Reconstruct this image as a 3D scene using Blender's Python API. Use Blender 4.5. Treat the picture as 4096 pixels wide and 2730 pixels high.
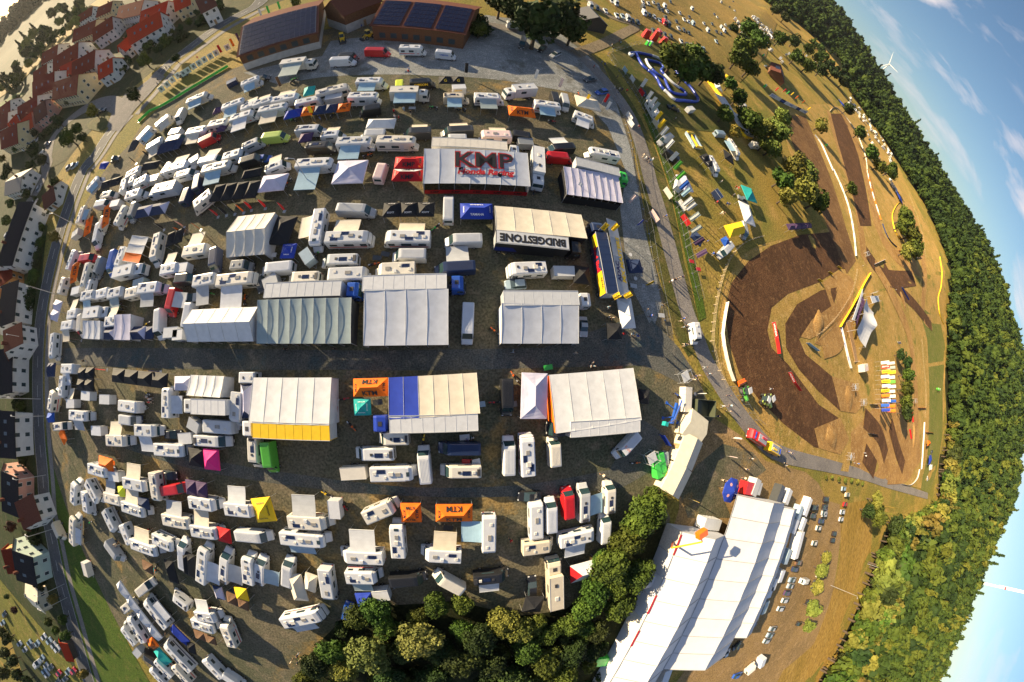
import bpy, bmesh, math, random
import numpy as np
from mathutils import Matrix, Vector
from mathutils.geometry import delaunay_2d_cdt
for o in list(bpy.data.objects): bpy.data.objects.remove(o)
sc = bpy.context.scene
R_ = math.radians
rnd = random.Random(7)
# ---------------------------------------------------------------- camera (drone with a very wide stereographic lens)
CX, CY, FOC, NADIR, CAM_H = 2048., 1365., 1120., (1825., 1548.), 46.
def ray_c(x, y):
    dx, dy = x-CX, y-CY; r = math.hypot(dx, dy)+1e-9; th = 2*math.atan(r/(2*FOC)); s = math.sin(th)/r
    return np.array([dx*s, dy*s, math.cos(th)])
_n = ray_c(*NADIR); _ex = np.array([1., 0, 0])-_n*_n[0]; _ex /= np.linalg.norm(_ex)
ROT = np.array([_ex, np.cross(-_n, _ex), -_n])
cam = bpy.data.cameras.new('drone_camera'); cam_o = bpy.data.objects.new('drone_camera', cam)
sc.collection.objects.link(cam_o); sc.camera = cam_o
cam.type = 'PANO'; cam.panorama_type = 'FISHEYE_LENS_POLYNOMIAL'; cam.fisheye_fov = R_(220)
cam.sensor_fit = 'HORIZONTAL'; cam.sensor_width = 36; cam.sensor_height = 36*682/1024; cam.clip_start = .1; cam.clip_end = 20000
for i, k in enumerate((0, 1.01994804e-01, -1.20321418e-04, -8.54681457e-05, 1.73892772e-06)):
    setattr(cam, 'fisheye_polynomial_k%d' % i, -k)
M = Matrix.Identity(4)
for i in range(3):
    M[i][0] = ROT[i][0]; M[i][1] = -ROT[i][1]; M[i][2] = -ROT[i][2]
M[2][3] = CAM_H
cam_o.matrix_world = M
# ---------------------------------------------------------------- sky, sun, exposure
SUN_AZ, SUN_EL = 146., 14.5
world = bpy.data.worlds.new('World'); sc.world = world; world.use_nodes = True
nt = world.node_tree; nt.nodes.clear()
def N(t, **kw):
    n = nt.nodes.new(t)
    for k, v in kw.items(): setattr(n, k, v)
    return n
def K(a, b): nt.links.new(a, b)
wout = N('ShaderNodeOutputWorld'); bg = N('ShaderNodeBackground'); bg.inputs[1].default_value = .055
sky = N('ShaderNodeTexSky', sky_type='NISHITA', sun_disc=False, sun_elevation=R_(SUN_EL), sun_rotation=R_(90-SUN_AZ), altitude=400., air_density=1.0, dust_density=.5, ozone_density=3.0)
tc = N('ShaderNodeTexCoord'); sep = N('ShaderNodeSeparateXYZ'); K(tc.outputs['Generated'], sep.inputs[0])
mx = N('ShaderNodeMath', operation='MAXIMUM'); K(sep.outputs[2], mx.inputs[0]); mx.inputs[1].default_value = 0
ad = N('ShaderNodeMath', operation='ADD'); K(mx.outputs[0], ad.inputs[0]); ad.inputs[1].default_value = .16
vd = N('ShaderNodeVectorMath', operation='DIVIDE'); cb = N('ShaderNodeCombineXYZ')
for i in range(3): K(ad.outputs[0], cb.inputs[i])
K(tc.outputs['Generated'], vd.inputs[0]); K(cb.outputs[0], vd.inputs[1])
mp = N('ShaderNodeMapping'); K(vd.outputs[0], mp.inputs[0]); mp.inputs['Scale'].default_value = (1.0, .55, .0); mp.inputs['Rotation'].default_value = (0, 0, R_(12)); mp.inputs['Location'].default_value = (3.1, 1.7, 0)
no = N('ShaderNodeTexNoise'); K(mp.outputs[0], no.inputs[0]); no.inputs['Scale'].default_value = 1.5; no.inputs['Detail'].default_value = 9; no.inputs['Roughness'].default_value = .56; no.inputs['Distortion'].default_value = .3
cr = N('ShaderNodeValToRGB'); K(no.outputs[0], cr.inputs[0]); cr.color_ramp.elements[0].position = .52; cr.color_ramp.elements[1].position = .66
fade = N('ShaderNodeMapRange'); K(sep.outputs[2], fade.inputs[0]); fade.inputs[1].default_value = 0; fade.inputs[2].default_value = .22
mm = N('ShaderNodeMath', operation='MULTIPLY'); K(cr.outputs[0], mm.inputs[0]); K(fade.outputs[0], mm.inputs[1])
mixc = N('ShaderNodeMixRGB'); K(mm.outputs[0], mixc.inputs[0]); K(sky.outputs[0], mixc.inputs[1]); mixc.inputs[2].default_value = (7.2, 6.3, 6.2, 1)
K(mixc.outputs[0], bg.inputs[0]); K(bg.outputs[0], wout.inputs[0])
sun = bpy.data.lights.new('sun', 'SUN'); sun_o = bpy.data.objects.new('sun', sun); sc.collection.objects.link(sun_o)
sun.energy = 5.; sun.angle = R_(.55); sun.color = (1, .79, .50)
sd = Vector((math.cos(R_(SUN_EL))*math.cos(R_(SUN_AZ)), math.cos(R_(SUN_EL))*math.sin(R_(SUN_AZ)), math.sin(R_(SUN_EL))))
sun_o.rotation_euler = sd.to_track_quat('Z', 'Y').to_euler(); sun_o.location = (-200, 150, 120)
vs = sc.view_settings; vs.view_transform = 'Standard'; vs.look = 'None'; vs.exposure = 1.42; vs.gamma = 1; vs.use_curve_mapping = False
# ---------------------------------------------------------------- terrain: flat paddock, valley to the left, wooded hill to the right
PHI = [-180, -60, -50, -45, -38, -31, -26, -21.5, -18, -14.6, -6.4, 0, 5.4, 11, 19, 27.7, 34, 39, 46, 53, 62, 120, 140, 155, 180]
EDGE = [700, 500, 240, 218, 222, 216, 216, 240, 345, 358, 380, 390, 410, 470, 520, 560, 590, 620, 680, 700, 900, 900, 900, 900, 700]
ZED = [0, 0, 3, 3, 3, 2.5, 2.6, 6, 17, 16.5, 20, 22, 27, 42, 40, 31, 28, 28, 27, 27, 5, 0, 0, 0, 0]
DTOP = [1500, 1200, 800, 700, 700, 700, 700, 700, 750, 760, 780, 800, 820, 850, 900, 1000, 1080, 1150, 1250, 1400, 1500, 1500, 1500, 1500, 1500]
ZTOP = [20, 20, 40, 52, 52, 57, 63, 72, 92, 98, 112, 116, 112, 110, 90, 82, 88, 100, 126, 135, 90, 30, 27, 27, 20]
_AZ = np.linspace(-180, 180, 3601); _TAB = [np.interp(_AZ, PHI, q).tolist() for q in (EDGE, ZED, DTOP, ZTOP)]
def terr_p(r, ph):
    if r <= 150.: return 0.
    a = (ph+180)*10; i = min(3599, max(0, int(a))); a -= i
    e, ze, d, zt = [q[i]+(q[i+1]-q[i])*a for q in _TAB]
    r0 = 150.
    if r <= r0: return 0.
    if r < e: t = (r-r0)/(e-r0); return float(ze*t*(.55+.45*t))
    if r < d: t = (r-e)/(d-e); return float(ze+(zt-ze)*t)
    return float(max(zt-(r-d)*.04, -20))
def terr(x, y): return terr_p(math.hypot(x, y), math.degrees(math.atan2(y, x)))
SLOPE0 = 150
TILE = {'O': (0, 0, 1/1.7407), 'S': (0, 0, 1.), 'H': (2350, 1900, 1.08), 'G': (3250, 1080, 2.24)}
for j, y0 in enumerate((0, 680, 1360, 2030)):
    for i in range(4): TILE['ABCD'[j]+str(i+1)] = (i*1024, y0, 1.2803 if (j == 3 and i) else 2.2402)
def src(t, x, y): a = TILE[t]; return a[0]+x/a[2], a[1]+y/a[2]
def W(t, x, y, h=0.):
    """the point of the place seen at a spot of the photograph, h metres above the ground"""
    sx, sy = src(t, x, y); d = ROT @ ray_c(sx, sy); hr = math.hypot(d[0], d[1]); ph = math.degrees(math.atan2(d[1], d[0])); k = d[2]/hr
    f = lambda r: CAM_H+k*r-terr_p(r, ph)-h
    lo, hi = 0., 0.; st = 10.
    while hi < 1600 and f(hi) > 0: lo = hi; hi += st; st *= 1.04
    for _ in range(30):
        m = (lo+hi)/2
        if f(m) > 0: lo = m
        else: hi = m
    return np.array([d[0]/hr*lo, d[1]/hr*lo])
# ---------------------------------------------------------------- materials
MATS = {}
def mat(name, col, rough=.55, var=.12, scale=3., metal=0., bump=0., spec=.5, col2=None, detail=4, obj_var=0., trans=0., coat=0., emit=None):
    if name in MATS: return MATS[name]
    m = bpy.data.materials.new(name); m.use_nodes = True; t = m.node_tree; b = t.nodes['Principled BSDF']
    b.inputs['Roughness'].default_value = rough; b.inputs['Metallic'].default_value = metal
    b.inputs['Specular IOR Level'].default_value = spec; b.inputs['Coat Weight'].default_value = coat
    c1 = [min(1, c*(1+var)) for c in col]; c2 = list(col2) if col2 else [c*(1-var) for c in col]
    n = t.nodes.new('ShaderNodeTexNoise'); n.inputs['Scale'].default_value = scale; n.inputs['Detail'].default_value = detail
    co = t.nodes.new('ShaderNodeTexCoord'); t.links.new(co.outputs['Object'], n.inputs['Vector'])
    r = t.nodes.new('ShaderNodeValToRGB'); t.links.new(n.outputs[0], r.inputs[0])
    r.color_ramp.elements[0].position = .33; r.color_ramp.elements[1].position = .67
    r.color_ramp.elements[0].color = (*c2, 1); r.color_ramp.elements[1].color = (*c1, 1)
    out = r.outputs[0]
    if obj_var:
        oi = t.nodes.new('ShaderNodeObjectInfo'); hs = t.nodes.new('ShaderNodeHueSaturation'); mr = t.nodes.new('ShaderNodeMapRange')
        mr.inputs[3].default_value = 1-obj_var; mr.inputs[4].default_value = 1+obj_var
        t.links.new(oi.outputs['Random'], mr.inputs[0]); t.links.new(mr.outputs[0], hs.inputs['Value']); t.links.new(out, hs.inputs['Color'])
        mr2 = t.nodes.new('ShaderNodeMapRange'); mr2.inputs[3].default_value = .5-.045; mr2.inputs[4].default_value = .5+.03
        ml = t.nodes.new('ShaderNodeMath'); ml.operation = 'FRACT'; m7 = t.nodes.new('ShaderNodeMath'); m7.operation = 'MULTIPLY'; m7.inputs[1].default_value = 7.31
        t.links.new(oi.outputs['Random'], m7.inputs[0]); t.links.new(m7.outputs[0], ml.inputs[0]); t.links.new(ml.outputs[0], mr2.inputs[0]); t.links.new(mr2.outputs[0], hs.inputs['Hue'])
        out = hs.outputs[0]
    t.links.new(out, b.inputs['Base Color'])
    if bump:
        bp = t.nodes.new('ShaderNodeBump'); bp.inputs['Strength'].default_value = bump; bp.inputs['Distance'].default_value = .1
        t.links.new(n.outputs[0], bp.inputs['Height']); t.links.new(bp.outputs[0], b.inputs['Normal'])
    if trans: b.inputs['Transmission Weight'].default_value = 0; b.inputs['Subsurface Weight'].default_value = 0
    if emit: b.inputs['Emission Color'].default_value = (*emit, 1); b.inputs['Emission Strength'].default_value = 1
    MATS[name] = m
    return m
def ground_mat(name, a, b, c, s1, s2, s3, bump=.4, rough=.95, stretch=(1, 1, 1), rot=0., patch=None, p_lo=.5, p_hi=.6):
    """three scales of noise between ground colours, plus optional patches of a fourth colour"""
    m = bpy.data.materials.new(name); m.use_nodes = True; t = m.node_tree; p = t.nodes['Principled BSDF']
    p.inputs['Roughness'].default_value = rough; p.inputs['Specular IOR Level'].default_value = .15
    co = t.nodes.new('ShaderNodeTexCoord'); mp = t.nodes.new('ShaderNodeMapping'); t.links.new(co.outputs['Object'], mp.inputs[0])
    mp.inputs['Scale'].default_value = stretch; mp.inputs['Rotation'].default_value = (0, 0, rot)
    ns = []
    for s, d in ((s1, 5), (s2, 6), (s3, 3)):
        n = t.nodes.new('ShaderNodeTexNoise'); n.inputs['Scale'].default_value = s; n.inputs['Detail'].default_value = d; n.inputs['Roughness'].default_value = .62
        t.links.new(mp.outputs[0], n.inputs['Vector']); ns.append(n)
    def ramp(n, lo, hi):
        r = t.nodes.new('ShaderNodeMapRange'); r.interpolation_type = 'SMOOTHSTEP'; r.inputs[1].default_value = lo; r.inputs[2].default_value = hi; t.links.new(n.outputs[0], r.inputs[0]); return r
    def mixer(f, x, y, k=1):
        mm = t.nodes.new('ShaderNodeMixRGB'); t.links.new(f.outputs[0], mm.inputs[0])
        for i, v in ((1, x), (2, y)):
            if isinstance(v, tuple): mm.inputs[i].default_value = (*v, 1)
            else: t.links.new(v.outputs[0], mm.inputs[i])
        return mm
    x = mixer(ramp(ns[0], .36, .64), a, b); x = mixer(ramp(ns[1], .48, .72), x, c)
    if patch:
        n = t.nodes.new('ShaderNodeTexNoise'); n.inputs['Scale'].default_value = s1*1.7; n.inputs['Detail'].default_value = 7; n.inputs['Roughness'].default_value = .7
        mp2 = t.nodes.new('ShaderNodeMapping'); mp2.inputs['Location'].default_value = (31, 17, 5); t.links.new(co.outputs['Object'], mp2.inputs[0]); t.links.new(mp2.outputs[0], n.inputs['Vector'])
        x = mixer(ramp(n, p_lo, p_hi), x, patch)
    hs = t.nodes.new('ShaderNodeHueSaturation'); g = ramp(ns[2], .25, .75); g.inputs[3].default_value = .55; g.inputs[4].default_value = 1.45
    t.links.new(g.outputs[0], hs.inputs['Value']); t.links.new(x.outputs[0], hs.inputs['Color']); t.links.new(hs.outputs[0], p.inputs['Base Color'])
    bp = t.nodes.new('ShaderNodeBump'); bp.inputs['Strength'].default_value = bump; bp.inputs['Distance'].default_value = .15
    t.links.new(ns[2].outputs[0], bp.inputs['Height']); t.links.new(bp.outputs[0], p.inputs['Normal'])
    MATS[name] = m
    return m
PAINT = dict(w=(.62, .635, .65), w2=(.54, .56, .58), w3=(.64, .61, .54), w4=(.57, .60, .65), silver=(.42, .44, .46), grey=(.20, .22, .24), black=(.018, .019, .022), dark=(.05, .055, .06), navy=(.02, .035, .09),
    blue=(.02, .09, .42), royal=(.02, .05, .36), teal=(.02, .34, .33), red=(.50, .015, .02), orange=(.85, .16, .01), yellow=(.85, .55, .02), lime=(.48, .62, .12), green=(.10, .42, .05), pink=(.80, .03, .22),
    purple=(.07, .04, .10), brown=(.16, .09, .05), beige=(.62, .55, .42), cream=(.60, .55, .45), sky=(.30, .46, .57), greygreen=(.32, .39, .39), lilac=(.54, .53, .66), bluegrey=(.30, .40, .48), rose=(.75, .58, .55), neon=(.75, .85, .05), kgreen=(.06, .55, .08), olive=(.07, .08, .05))
def paint(k): return mat('paint_'+k, PAINT[k], .32, .05, 1.3, coat=.3)
def cloth(k): return mat('cloth_'+k, PAINT[k], .72, .07, .9, bump=.12, spec=.25)
GLASS = mat('glass', (.03, .05, .06), .06, .05, spec=.8)
GLASS2 = mat('glass_teal', (.02, .045, .05), .07, .1, spec=.7)
TYRE = mat('tyre', (.02, .02, .02), .8); RIM = mat('rim', (.4, .4, .42), .35, metal=.8); PLAST = mat('dark_plastic', (.035, .035, .04), .6); VENT = mat('vent_plastic', (.62, .60, .55), .4); STEEL = mat('steel', (.35, .36, .38), .4, metal=.7)
SOLAR = mat('solar_cell', (.012, .02, .06), .15, .3, 6., spec=.8); LAMP = mat('lamp_glass', (.7, .72, .72), .1); TAIL = mat('tail_light', (.4, .01, .01), .2); WOODP = mat('pale_wood', (.36, .22, .10), .8, .25, 2.)
LEGM = mat('alloy_leg', (.55, .56, .58), .35, metal=.6); BLK = mat('black_print', (.012, .012, .014), .6); WHT = mat('white_print', (.8, .8, .8), .6)
# ---------------------------------------------------------------- mesh helpers
COL = sc.collection
class MB:
    def __init__(s): s.v = []; s.f = []; s.m = []
    def box(s, x0, x1, y0, y1, z0, z1, m=0, taper=0.):
        i = len(s.v); t = taper
        s.v += [(x0, y0, z0), (x1, y0, z0), (x1, y1, z0), (x0, y1, z0), (x0+t, y0+t, z1), (x1-t, y0+t, z1), (x1-t, y1-t, z1), (x0+t, y1-t, z1)]
        s.f += [(i+3, i+2, i+1, i), (i+4, i+5, i+6, i+7), (i, i+1, i+5, i+4), (i+1, i+2, i+6, i+5), (i+2, i+3, i+7, i+6), (i+3, i, i+4, i+7)]; s.m += [m]*6; return s
    def quad(s, *p, m=0): i = len(s.v); s.v += [tuple(q) for q in p]; s.f.append(tuple(range(i, i+len(p)))); s.m.append(m); return s
    def slab(s, pts, th, m=0):
        """closed sheet: a polygon with thickness below"""
        n = len(pts); i = len(s.v); s.v += [tuple(p) for p in pts]+[(p[0], p[1], p[2]-th) for p in pts]
        s.f.append(tuple(range(i, i+n))); s.f.append(tuple(range(i+2*n-1, i+n-1, -1))); s.m += [m, m]
        for k in range(n): a = i+k; b = i+(k+1) % n; s.f.append((a, a+n, b+n, b)); s.m.append(m)
        return s
    def loft(s, rings, m=0, cap=True):
        n = len(rings[0]); i = len(s.v)
        for r in rings: s.v += [tuple(p) for p in r]
        for k in range(len(rings)-1):
            for j in range(n):
                a = i+k*n+j; b = i+k*n+(j+1) % n; s.f.append((a, b, b+n, a+n)); s.m.append(m)
        if cap: s.f.append(tuple(range(i+n-1, i-1, -1))); s.f.append(tuple(range(i+(len(rings)-1)*n, i+len(rings)*n))); s.m += [m, m]
        return s
    def cyl(s, p, q, r0, r1=None, n=8, m=0):
        p = Vector(p); q = Vector(q); r1 = r0 if r1 is None else r1; d = (q-p).normalized(); u = d.orthogonal().normalized(); w = d.cross(u)
        rg = [[c+(u*math.cos(2*math.pi*k/n)+w*math.sin(2*math.pi*k/n))*r for k in range(n)] for c, r in ((p, r0), (q, r1))]
        return s.loft(rg, m)
    def mesh(s, name, mats, smooth=False):
        me = bpy.data.meshes.new(name); me.from_pydata(s.v, [], s.f); me.update()
        for m in mats: me.materials.append(m)
        if len(mats) > 1: me.polygons.foreach_set('material_index', s.m)
        if smooth: me.polygons.foreach_set('use_smooth', [True]*len(me.polygons))
        return me
STUFF = ('roof_ribs', 'roof_seams', 'fence_panel', 'roof_beam', 'harrow')
def add(name, me, parent=None, loc=(0, 0, 0), rz=0., scale=None, mats=None):
    o = bpy.data.objects.new(name, me); COL.objects.link(o); o.location = loc
    if name in STUFF: o['kind'] = 'stuff'
    if rz: o.rotation_euler = (0, 0, rz)
    if scale is not None: o.scale = scale
    if parent is not None: o.parent = parent
    if mats:
        for i, m in enumerate(mats):
            if m is not None: o.material_slots[i].link = 'OBJECT'; o.material_slots[i].material = m
    return o
def empty(name, loc, rz=0., scale=None):
    o = bpy.data.objects.new(name, None); COL.objects.link(o); o.location = loc; o.rotation_euler = (0, 0, rz); o.empty_display_size = .5
    if scale is not None: o.scale = scale
    return o
def tag(o, label=None, cat=None, group=None, kind=None):
    if label: o['label'] = label
    if cat: o['category'] = cat
    if group: o['group'] = group
    if kind: o['kind'] = kind
    return o
PEND = []      # things whose label is completed with their place once all are known
def pend(o, desc, cat, t, x, y, group=None):
    sx, sy = src(t, x, y); PEND.append((o, desc, cat, sx/1.7407, sy/1.7407)); o['category'] = cat
    if group: o['group'] = group
    return o
_txt = {}
def text_mesh(s, shear=0., bold=.0):
    k = (s, shear, bold)
    if k not in _txt:
        c = bpy.data.curves.new('lettering', 'FONT'); c.body = s; c.align_x = 'CENTER'; c.align_y = 'CENTER'; c.shear = shear; c.offset = bold; c.resolution_u = 2
        o = bpy.data.objects.new('lettering', c); COL.objects.link(o); bpy.context.view_layer.update()
        me = bpy.data.meshes.new_from_object(o.evaluated_get(bpy.context.evaluated_depsgraph_get())); bpy.data.objects.remove(o)
        xs = [v.co.x for v in me.vertices] or [0, 1]; w = max(xs)-min(xs)
        _txt[k] = (me, w)
    return _txt[k]
for _s, _h, _b in [(a, 0., .02) for a in ('KTM', 'SCOTT', 'YAMAHA', 'G', 'MOTOREX', 'BARDAHL', 'HONDA', 'MOTUL', 'ADAC', 'ZAHN', 'ROMMELAG', 'ONEAL', 'TST', 'GIBSON', 'KOSAK', 'BRIDGESTONE', 'KMP')]+[('KMP', 0., .045), ('KMP', 0., .01), ('Honda Racing', .2, .05), ('BRIDGESTONE', 0., .05), ('Red Bull', 0., .04), ('ADAC', 0., .04), ('MX MASTERS', .15, .04)]: text_mesh(_s, _h, _b)
def text(s, parent, o, xd, yd, width, m, height=None, shear=0., bold=.02):
    """flat lettering on a surface: centre o, reading direction xd, up direction yd (parent space)"""
    me, w = text_mesh(s, shear, bold); xd = Vector(xd).normalized(); yd = Vector(yd); yd = (yd-xd*yd.dot(xd)).normalized(); z = xd.cross(yd)
    sx = width/w; sy = sx if height is None else height/.75
    ob = bpy.data.objects.new('lettering', me); COL.objects.link(ob); ob.parent = parent
    if not me.materials: me.materials.append(m)
    ob.material_slots[0].link = 'OBJECT'; ob.material_slots[0].material = m
    Mx = Matrix.Identity(4); o = Vector(o)+z*.03
    for i in range(3): Mx[i][0] = xd[i]*sx; Mx[i][1] = yd[i]*sy; Mx[i][2] = z[i]; Mx[i][3] = o[i]
    ob.matrix_local = Mx
    return ob
def inpoly(x, y, P):
    c = False; n = len(P); j = n-1
    for i in range(n):
        xi, yi = P[i][0], P[i][1]; xj, yj = P[j][0], P[j][1]
        if (yi > y) != (yj > y) and x < (xj-xi)*(y-yi)/(yj-yi)+xi: c = not c
        j = i
    return c
def sheet_xy(name, P, off, m, step=None, bumpf=None):
    P = [Vector((p[0], p[1])) for p in P]
    x0 = min(p.x for p in P); x1 = max(p.x for p in P); y0 = min(p.y for p in P); y1 = max(p.y for p in P)
    far = max(p.length for p in P)
    if step is None: step = 9 if far > SLOPE0 else 0
    pts = []
    B = []
    for i, p in enumerate(P):
        q = P[(i+1) % len(P)]; n = max(1, int((q-p).length/step)) if step else 1
        for k in range(n): B.append(p+(q-p)*(k/n))
    if step:
        y = y0+step/2
        while y < y1:
            x = x0+step/2
            while x < x1:
                if inpoly(x, y, P): pts.append(Vector((x+rnd.uniform(-.1, .1), y+rnd.uniform(-.1, .1))))
                x += step
            y += step
    vs_, _, fs, *_r = delaunay_2d_cdt(B+pts, [], [list(range(len(B)))], 1, 1e-4)
    V = [(v.x, v.y, terr(v.x, v.y)+off*(1+v.length/70)+(bumpf(v.x, v.y) if bumpf else 0)) for v in vs_]
    me = bpy.data.meshes.new(name); me.from_pydata(V, [], [tuple(f) for f in fs]); me.update(); me.materials.append(m)
    bm = bmesh.new(); bm.from_mesh(me)
    for f in bm.faces:
        if f.normal.z < 0: f.normal_flip()
    bm.to_mesh(me); bm.free()
    me.polygons.foreach_set('use_smooth', [True]*len(me.polygons))
    o = add(name, me); tag(o, kind='structure'); return o
def sheet(name, t, pts, off, m, **kw): return sheet_xy(name, [W(t, *p) for p in pts], off, m, **kw)
def smooth_line(pts, n=6):
    out = []; P = [np.array(p) for p in pts]
    for i in range(len(P)-1):
        p0 = P[max(i-1, 0)]; p1 = P[i]; p2 = P[i+1]; p3 = P[min(i+2, len(P)-1)]
        for k in range(n):
            t = k/n; out.append(.5*((2*p1)+(-p0+p2)*t+(2*p0-5*p1+4*p2-p3)*t*t+(-p0+3*p1-3*p2+p3)*t**3))
    out.append(P[-1]); return out
def strip(name, line, width, off, m, shift=0., struct=True, parent=None, th=None):
    L = smooth_line(line); V = []; F = []; n = len(L)
    for i, p in enumerate(L):
        d = L[min(i+1, n-1)]-L[max(i-1, 0)]; d = d/(np.linalg.norm(d)+1e-9); nn = np.array([-d[1], d[0]])
        for k in (-1, 0, 1):
            q = p+nn*(shift+k*width/2); V.append((q[0], q[1], terr(*q)+off*(1+math.hypot(*q)/70)))
    for i in range(n-1):
        for k in (0, 1): a = i*3+k; F.append((a, a+3, a+4, a+1)[::-1])
    me = bpy.data.meshes.new(name); me.from_pydata(V, [], F); me.update(); me.materials.append(m)
    bm = bmesh.new(); bm.from_mesh(me)
    for f in bm.faces:
        if f.normal.z < 0: f.normal_flip()
    bm.to_mesh(me); bm.free()
    o = add(name, me, parent)
    if struct and parent is None: tag(o, kind='structure')
    return o
def make_person(walk):
    J = [(0, 0, .95), (0, 0, 1.2), (0, 0, 1.42), (0, 0, 1.52), (0, 0, 1.66), (0, 0, 1.78)]; Rr = [.15, .14, .16, .06, .095, .07]; E = [(0, 1), (1, 2), (2, 3), (3, 4), (4, 5)]
    for s in (-1, 1):
        k = s*walk; i = len(J); J += [(0, s*.10, .88), (.16*k, s*.11, .48), (.20*k-(.14 if k < 0 else 0), s*.11, .07), (.20*k+.16-(.14 if k < 0 else 0), s*.12, .04)]; Rr += [.10, .065, .05, .045]; E += [(0, i), (i, i+1), (i+1, i+2), (i+2, i+3)]
        i = len(J); J += [(0, s*.20, 1.40), (-.10*k, s*.25, 1.13), (.02-.16*k, s*.24, .90), (.05-.18*k, s*.23, .80)]; Rr += [.065, .045, .036, .04]; E += [(2, i), (i, i+1), (i+1, i+2), (i+2, i+3)]
    me = bpy.data.meshes.new('p'); me.from_pydata(J, E, []); o = bpy.data.objects.new('p', me); COL.objects.link(o)
    sk = o.modifiers.new('s', 'SKIN'); o.modifiers.new('u', 'SUBSURF').levels = 1
    if not me.skin_vertices: me.attributes.new('x', 'FLOAT', 'POINT')
    if me.skin_vertices:
        for v, r in zip(me.skin_vertices[0].data, Rr): v.radius = (r, r)
        me.skin_vertices[0].data[0].use_root = True
    bpy.context.view_layer.update(); m2 = bpy.data.meshes.new_from_object(o.evaluated_get(bpy.context.evaluated_depsgraph_get())); bpy.data.objects.remove(o)
    for m in (mat('skin', (.45, .27, .18), .6), cloth('w2'), cloth('navy')): m2.materials.append(m)
    for p in m2.polygons: z = p.center.z; y = abs(p.center.y); p.material_index = 0 if z > 1.47 or (y > .2 and z < 1.1 and z > .7) else 1 if z > .92 else 2 if z > .42 else 0 if z > .12 else 2
    m2.polygons.foreach_set('use_smooth', [True]*len(m2.polygons)); m2.name = 'person'
    bm = bmesh.new(); bmesh.ops.create_uvsphere(bm, u_segments=10, v_segments=6, radius=.108); bmesh.ops.translate(bm, verts=bm.verts, vec=(-.015, 0, 1.70)); bmesh.ops.delete(bm, geom=[v for v in bm.verts if v.co.z < 1.66 and v.co.x > 0], context='VERTS'); hm = bpy.data.meshes.new('hair'); bm.to_mesh(hm); bm.free(); hm.materials.append(mat('hair', (.05, .03, .02), .7))
    return m2, hm
def skin_ok():
    try: return [make_person(1), make_person(0)]
    except Exception as ex: print('person', ex); raise
PPL = skin_ok()
# ---------------------------------------------------------------- the setting: ground, roads, track
G_BASE = ground_mat('meadow', (0.3, 0.21, 0.048), (0.18, 0.168, 0.034), (0.384, 0.252, 0.072), .025, .11, 1.6, .5)
G_PAD = ground_mat('trodden_sunlit_paddock', (.15, .13, .085), (.095, .10, .06), (.20, .165, .11), .05, .35, 2.4, .5, patch=(.26, .18, .07), p_lo=.54, p_hi=.66)  # golden patch colour paints sunlit ground between the vehicles
G_GRAV = ground_mat('grey_gravel', (0.275, 0.29, 0.283), (0.189, 0.196, 0.189), (0.362, 0.362, 0.348), .06, .5, 3.5, .35, patch=(.15, .15, .13), p_lo=.55, p_hi=.66)
G_LANE = ground_mat('lane_gravel', (0.128, 0.128, 0.112), (0.09, 0.096, 0.084), (0.18, 0.165, 0.135), .06, .4, 3.5, .4, patch=(.075, .10, .10), p_lo=.52, p_hi=.62)
G_ASPH = ground_mat('asphalt', (0.102, 0.106, 0.108), (0.084, 0.086, 0.09), (0.132, 0.132, 0.13), .08, .6, 6., .2, rough=.85)
G_ASPH2 = ground_mat('worn_asphalt', (.24, .22, .20), (.19, .175, .16), (.28, .25, .21), .08, .6, 6., .2, rough=.85)
G_GREEN = ground_mat('green_grass', (.055, .10, .012), (.075, .12, .016), (.12, .13, .03), .06, .3, 2.2, .6)
G_GREEN2 = ground_mat('verge_grass', (.07, .085, .02), (.11, .10, .03), (.17, .13, .05), .08, .35, 2.4, .6)
G_GARDEN = ground_mat('garden_ground', (.03, .05, .014), (.05, .06, .02), (.08, .075, .04), .07, .4, 2., .6)
G_SOIL = ground_mat('dark_race_soil', (0.115, 0.057, 0.027), (0.081, 0.041, 0.02), (0.176, 0.095, 0.043), .09, .5, 2.6, 1.)
G_SOIL2 = ground_mat('dry_race_soil', (0.396, 0.231, 0.077), (0.297, 0.165, 0.055), (0.462, 0.297, 0.121), .07, .45, 2.6, .8)
G_STUB = ground_mat('stubble_field', (.34, .21, .05), (.26, .17, .035), (.38, .25, .07), .03, .3, 2., .5, stretch=(1, .25, 1), rot=.8)
G_FIELD = ground_mat('golden_field', (.38, .25, .07), (.30, .20, .05), (.30, .24, .05), .01, .06, .9, .4)
G_PAVE = ground_mat('pale_paving', (.22, .20, .18), (.18, .17, .155), (.26, .24, .22), .2, .8, 5., .2)
# base terrain: a polar sheet that reaches past the hills
V = [(0, 0, 0)]; F = []; NA = 360
rr = [6, 14, 24, 36, 50, 66, 84, 104, 126, 150, 165]+list(range(185, 900, 22))+[920, 980, 1060, 1150, 1250, 1350, 1450, 1550, 1750, 2000, 2400]
for r in rr:
    for a in range(NA):
        ph = -180+a*360/NA; V.append((r*math.cos(R_(ph)), r*math.sin(R_(ph)), terr_p(r, ph)))
for a in range(NA): F.append((0, 1+a, 1+(a+1) % NA))
for k in range(len(rr)-1):
    for a in range(NA): i = 1+k*NA+a; j = 1+k*NA+(a+1) % NA; F.append((i, i+NA, j+NA, j))
me = bpy.data.meshes.new('terrain'); me.from_pydata(V, [], F); me.update(); me.materials.append(G_BASE); me.materials.append(ground_mat('forest_floor', (.02, .026, .008), (.03, .034, .012), (.04, .04, .015), .05, .3, 1., .5)); me.materials.append(ground_mat('valley_green', (.05, .06, .016), (.075, .07, .022), (.11, .09, .035), .02, .12, 1., .5)); me.polygons.foreach_set('use_smooth', [True]*len(me.polygons))
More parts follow.
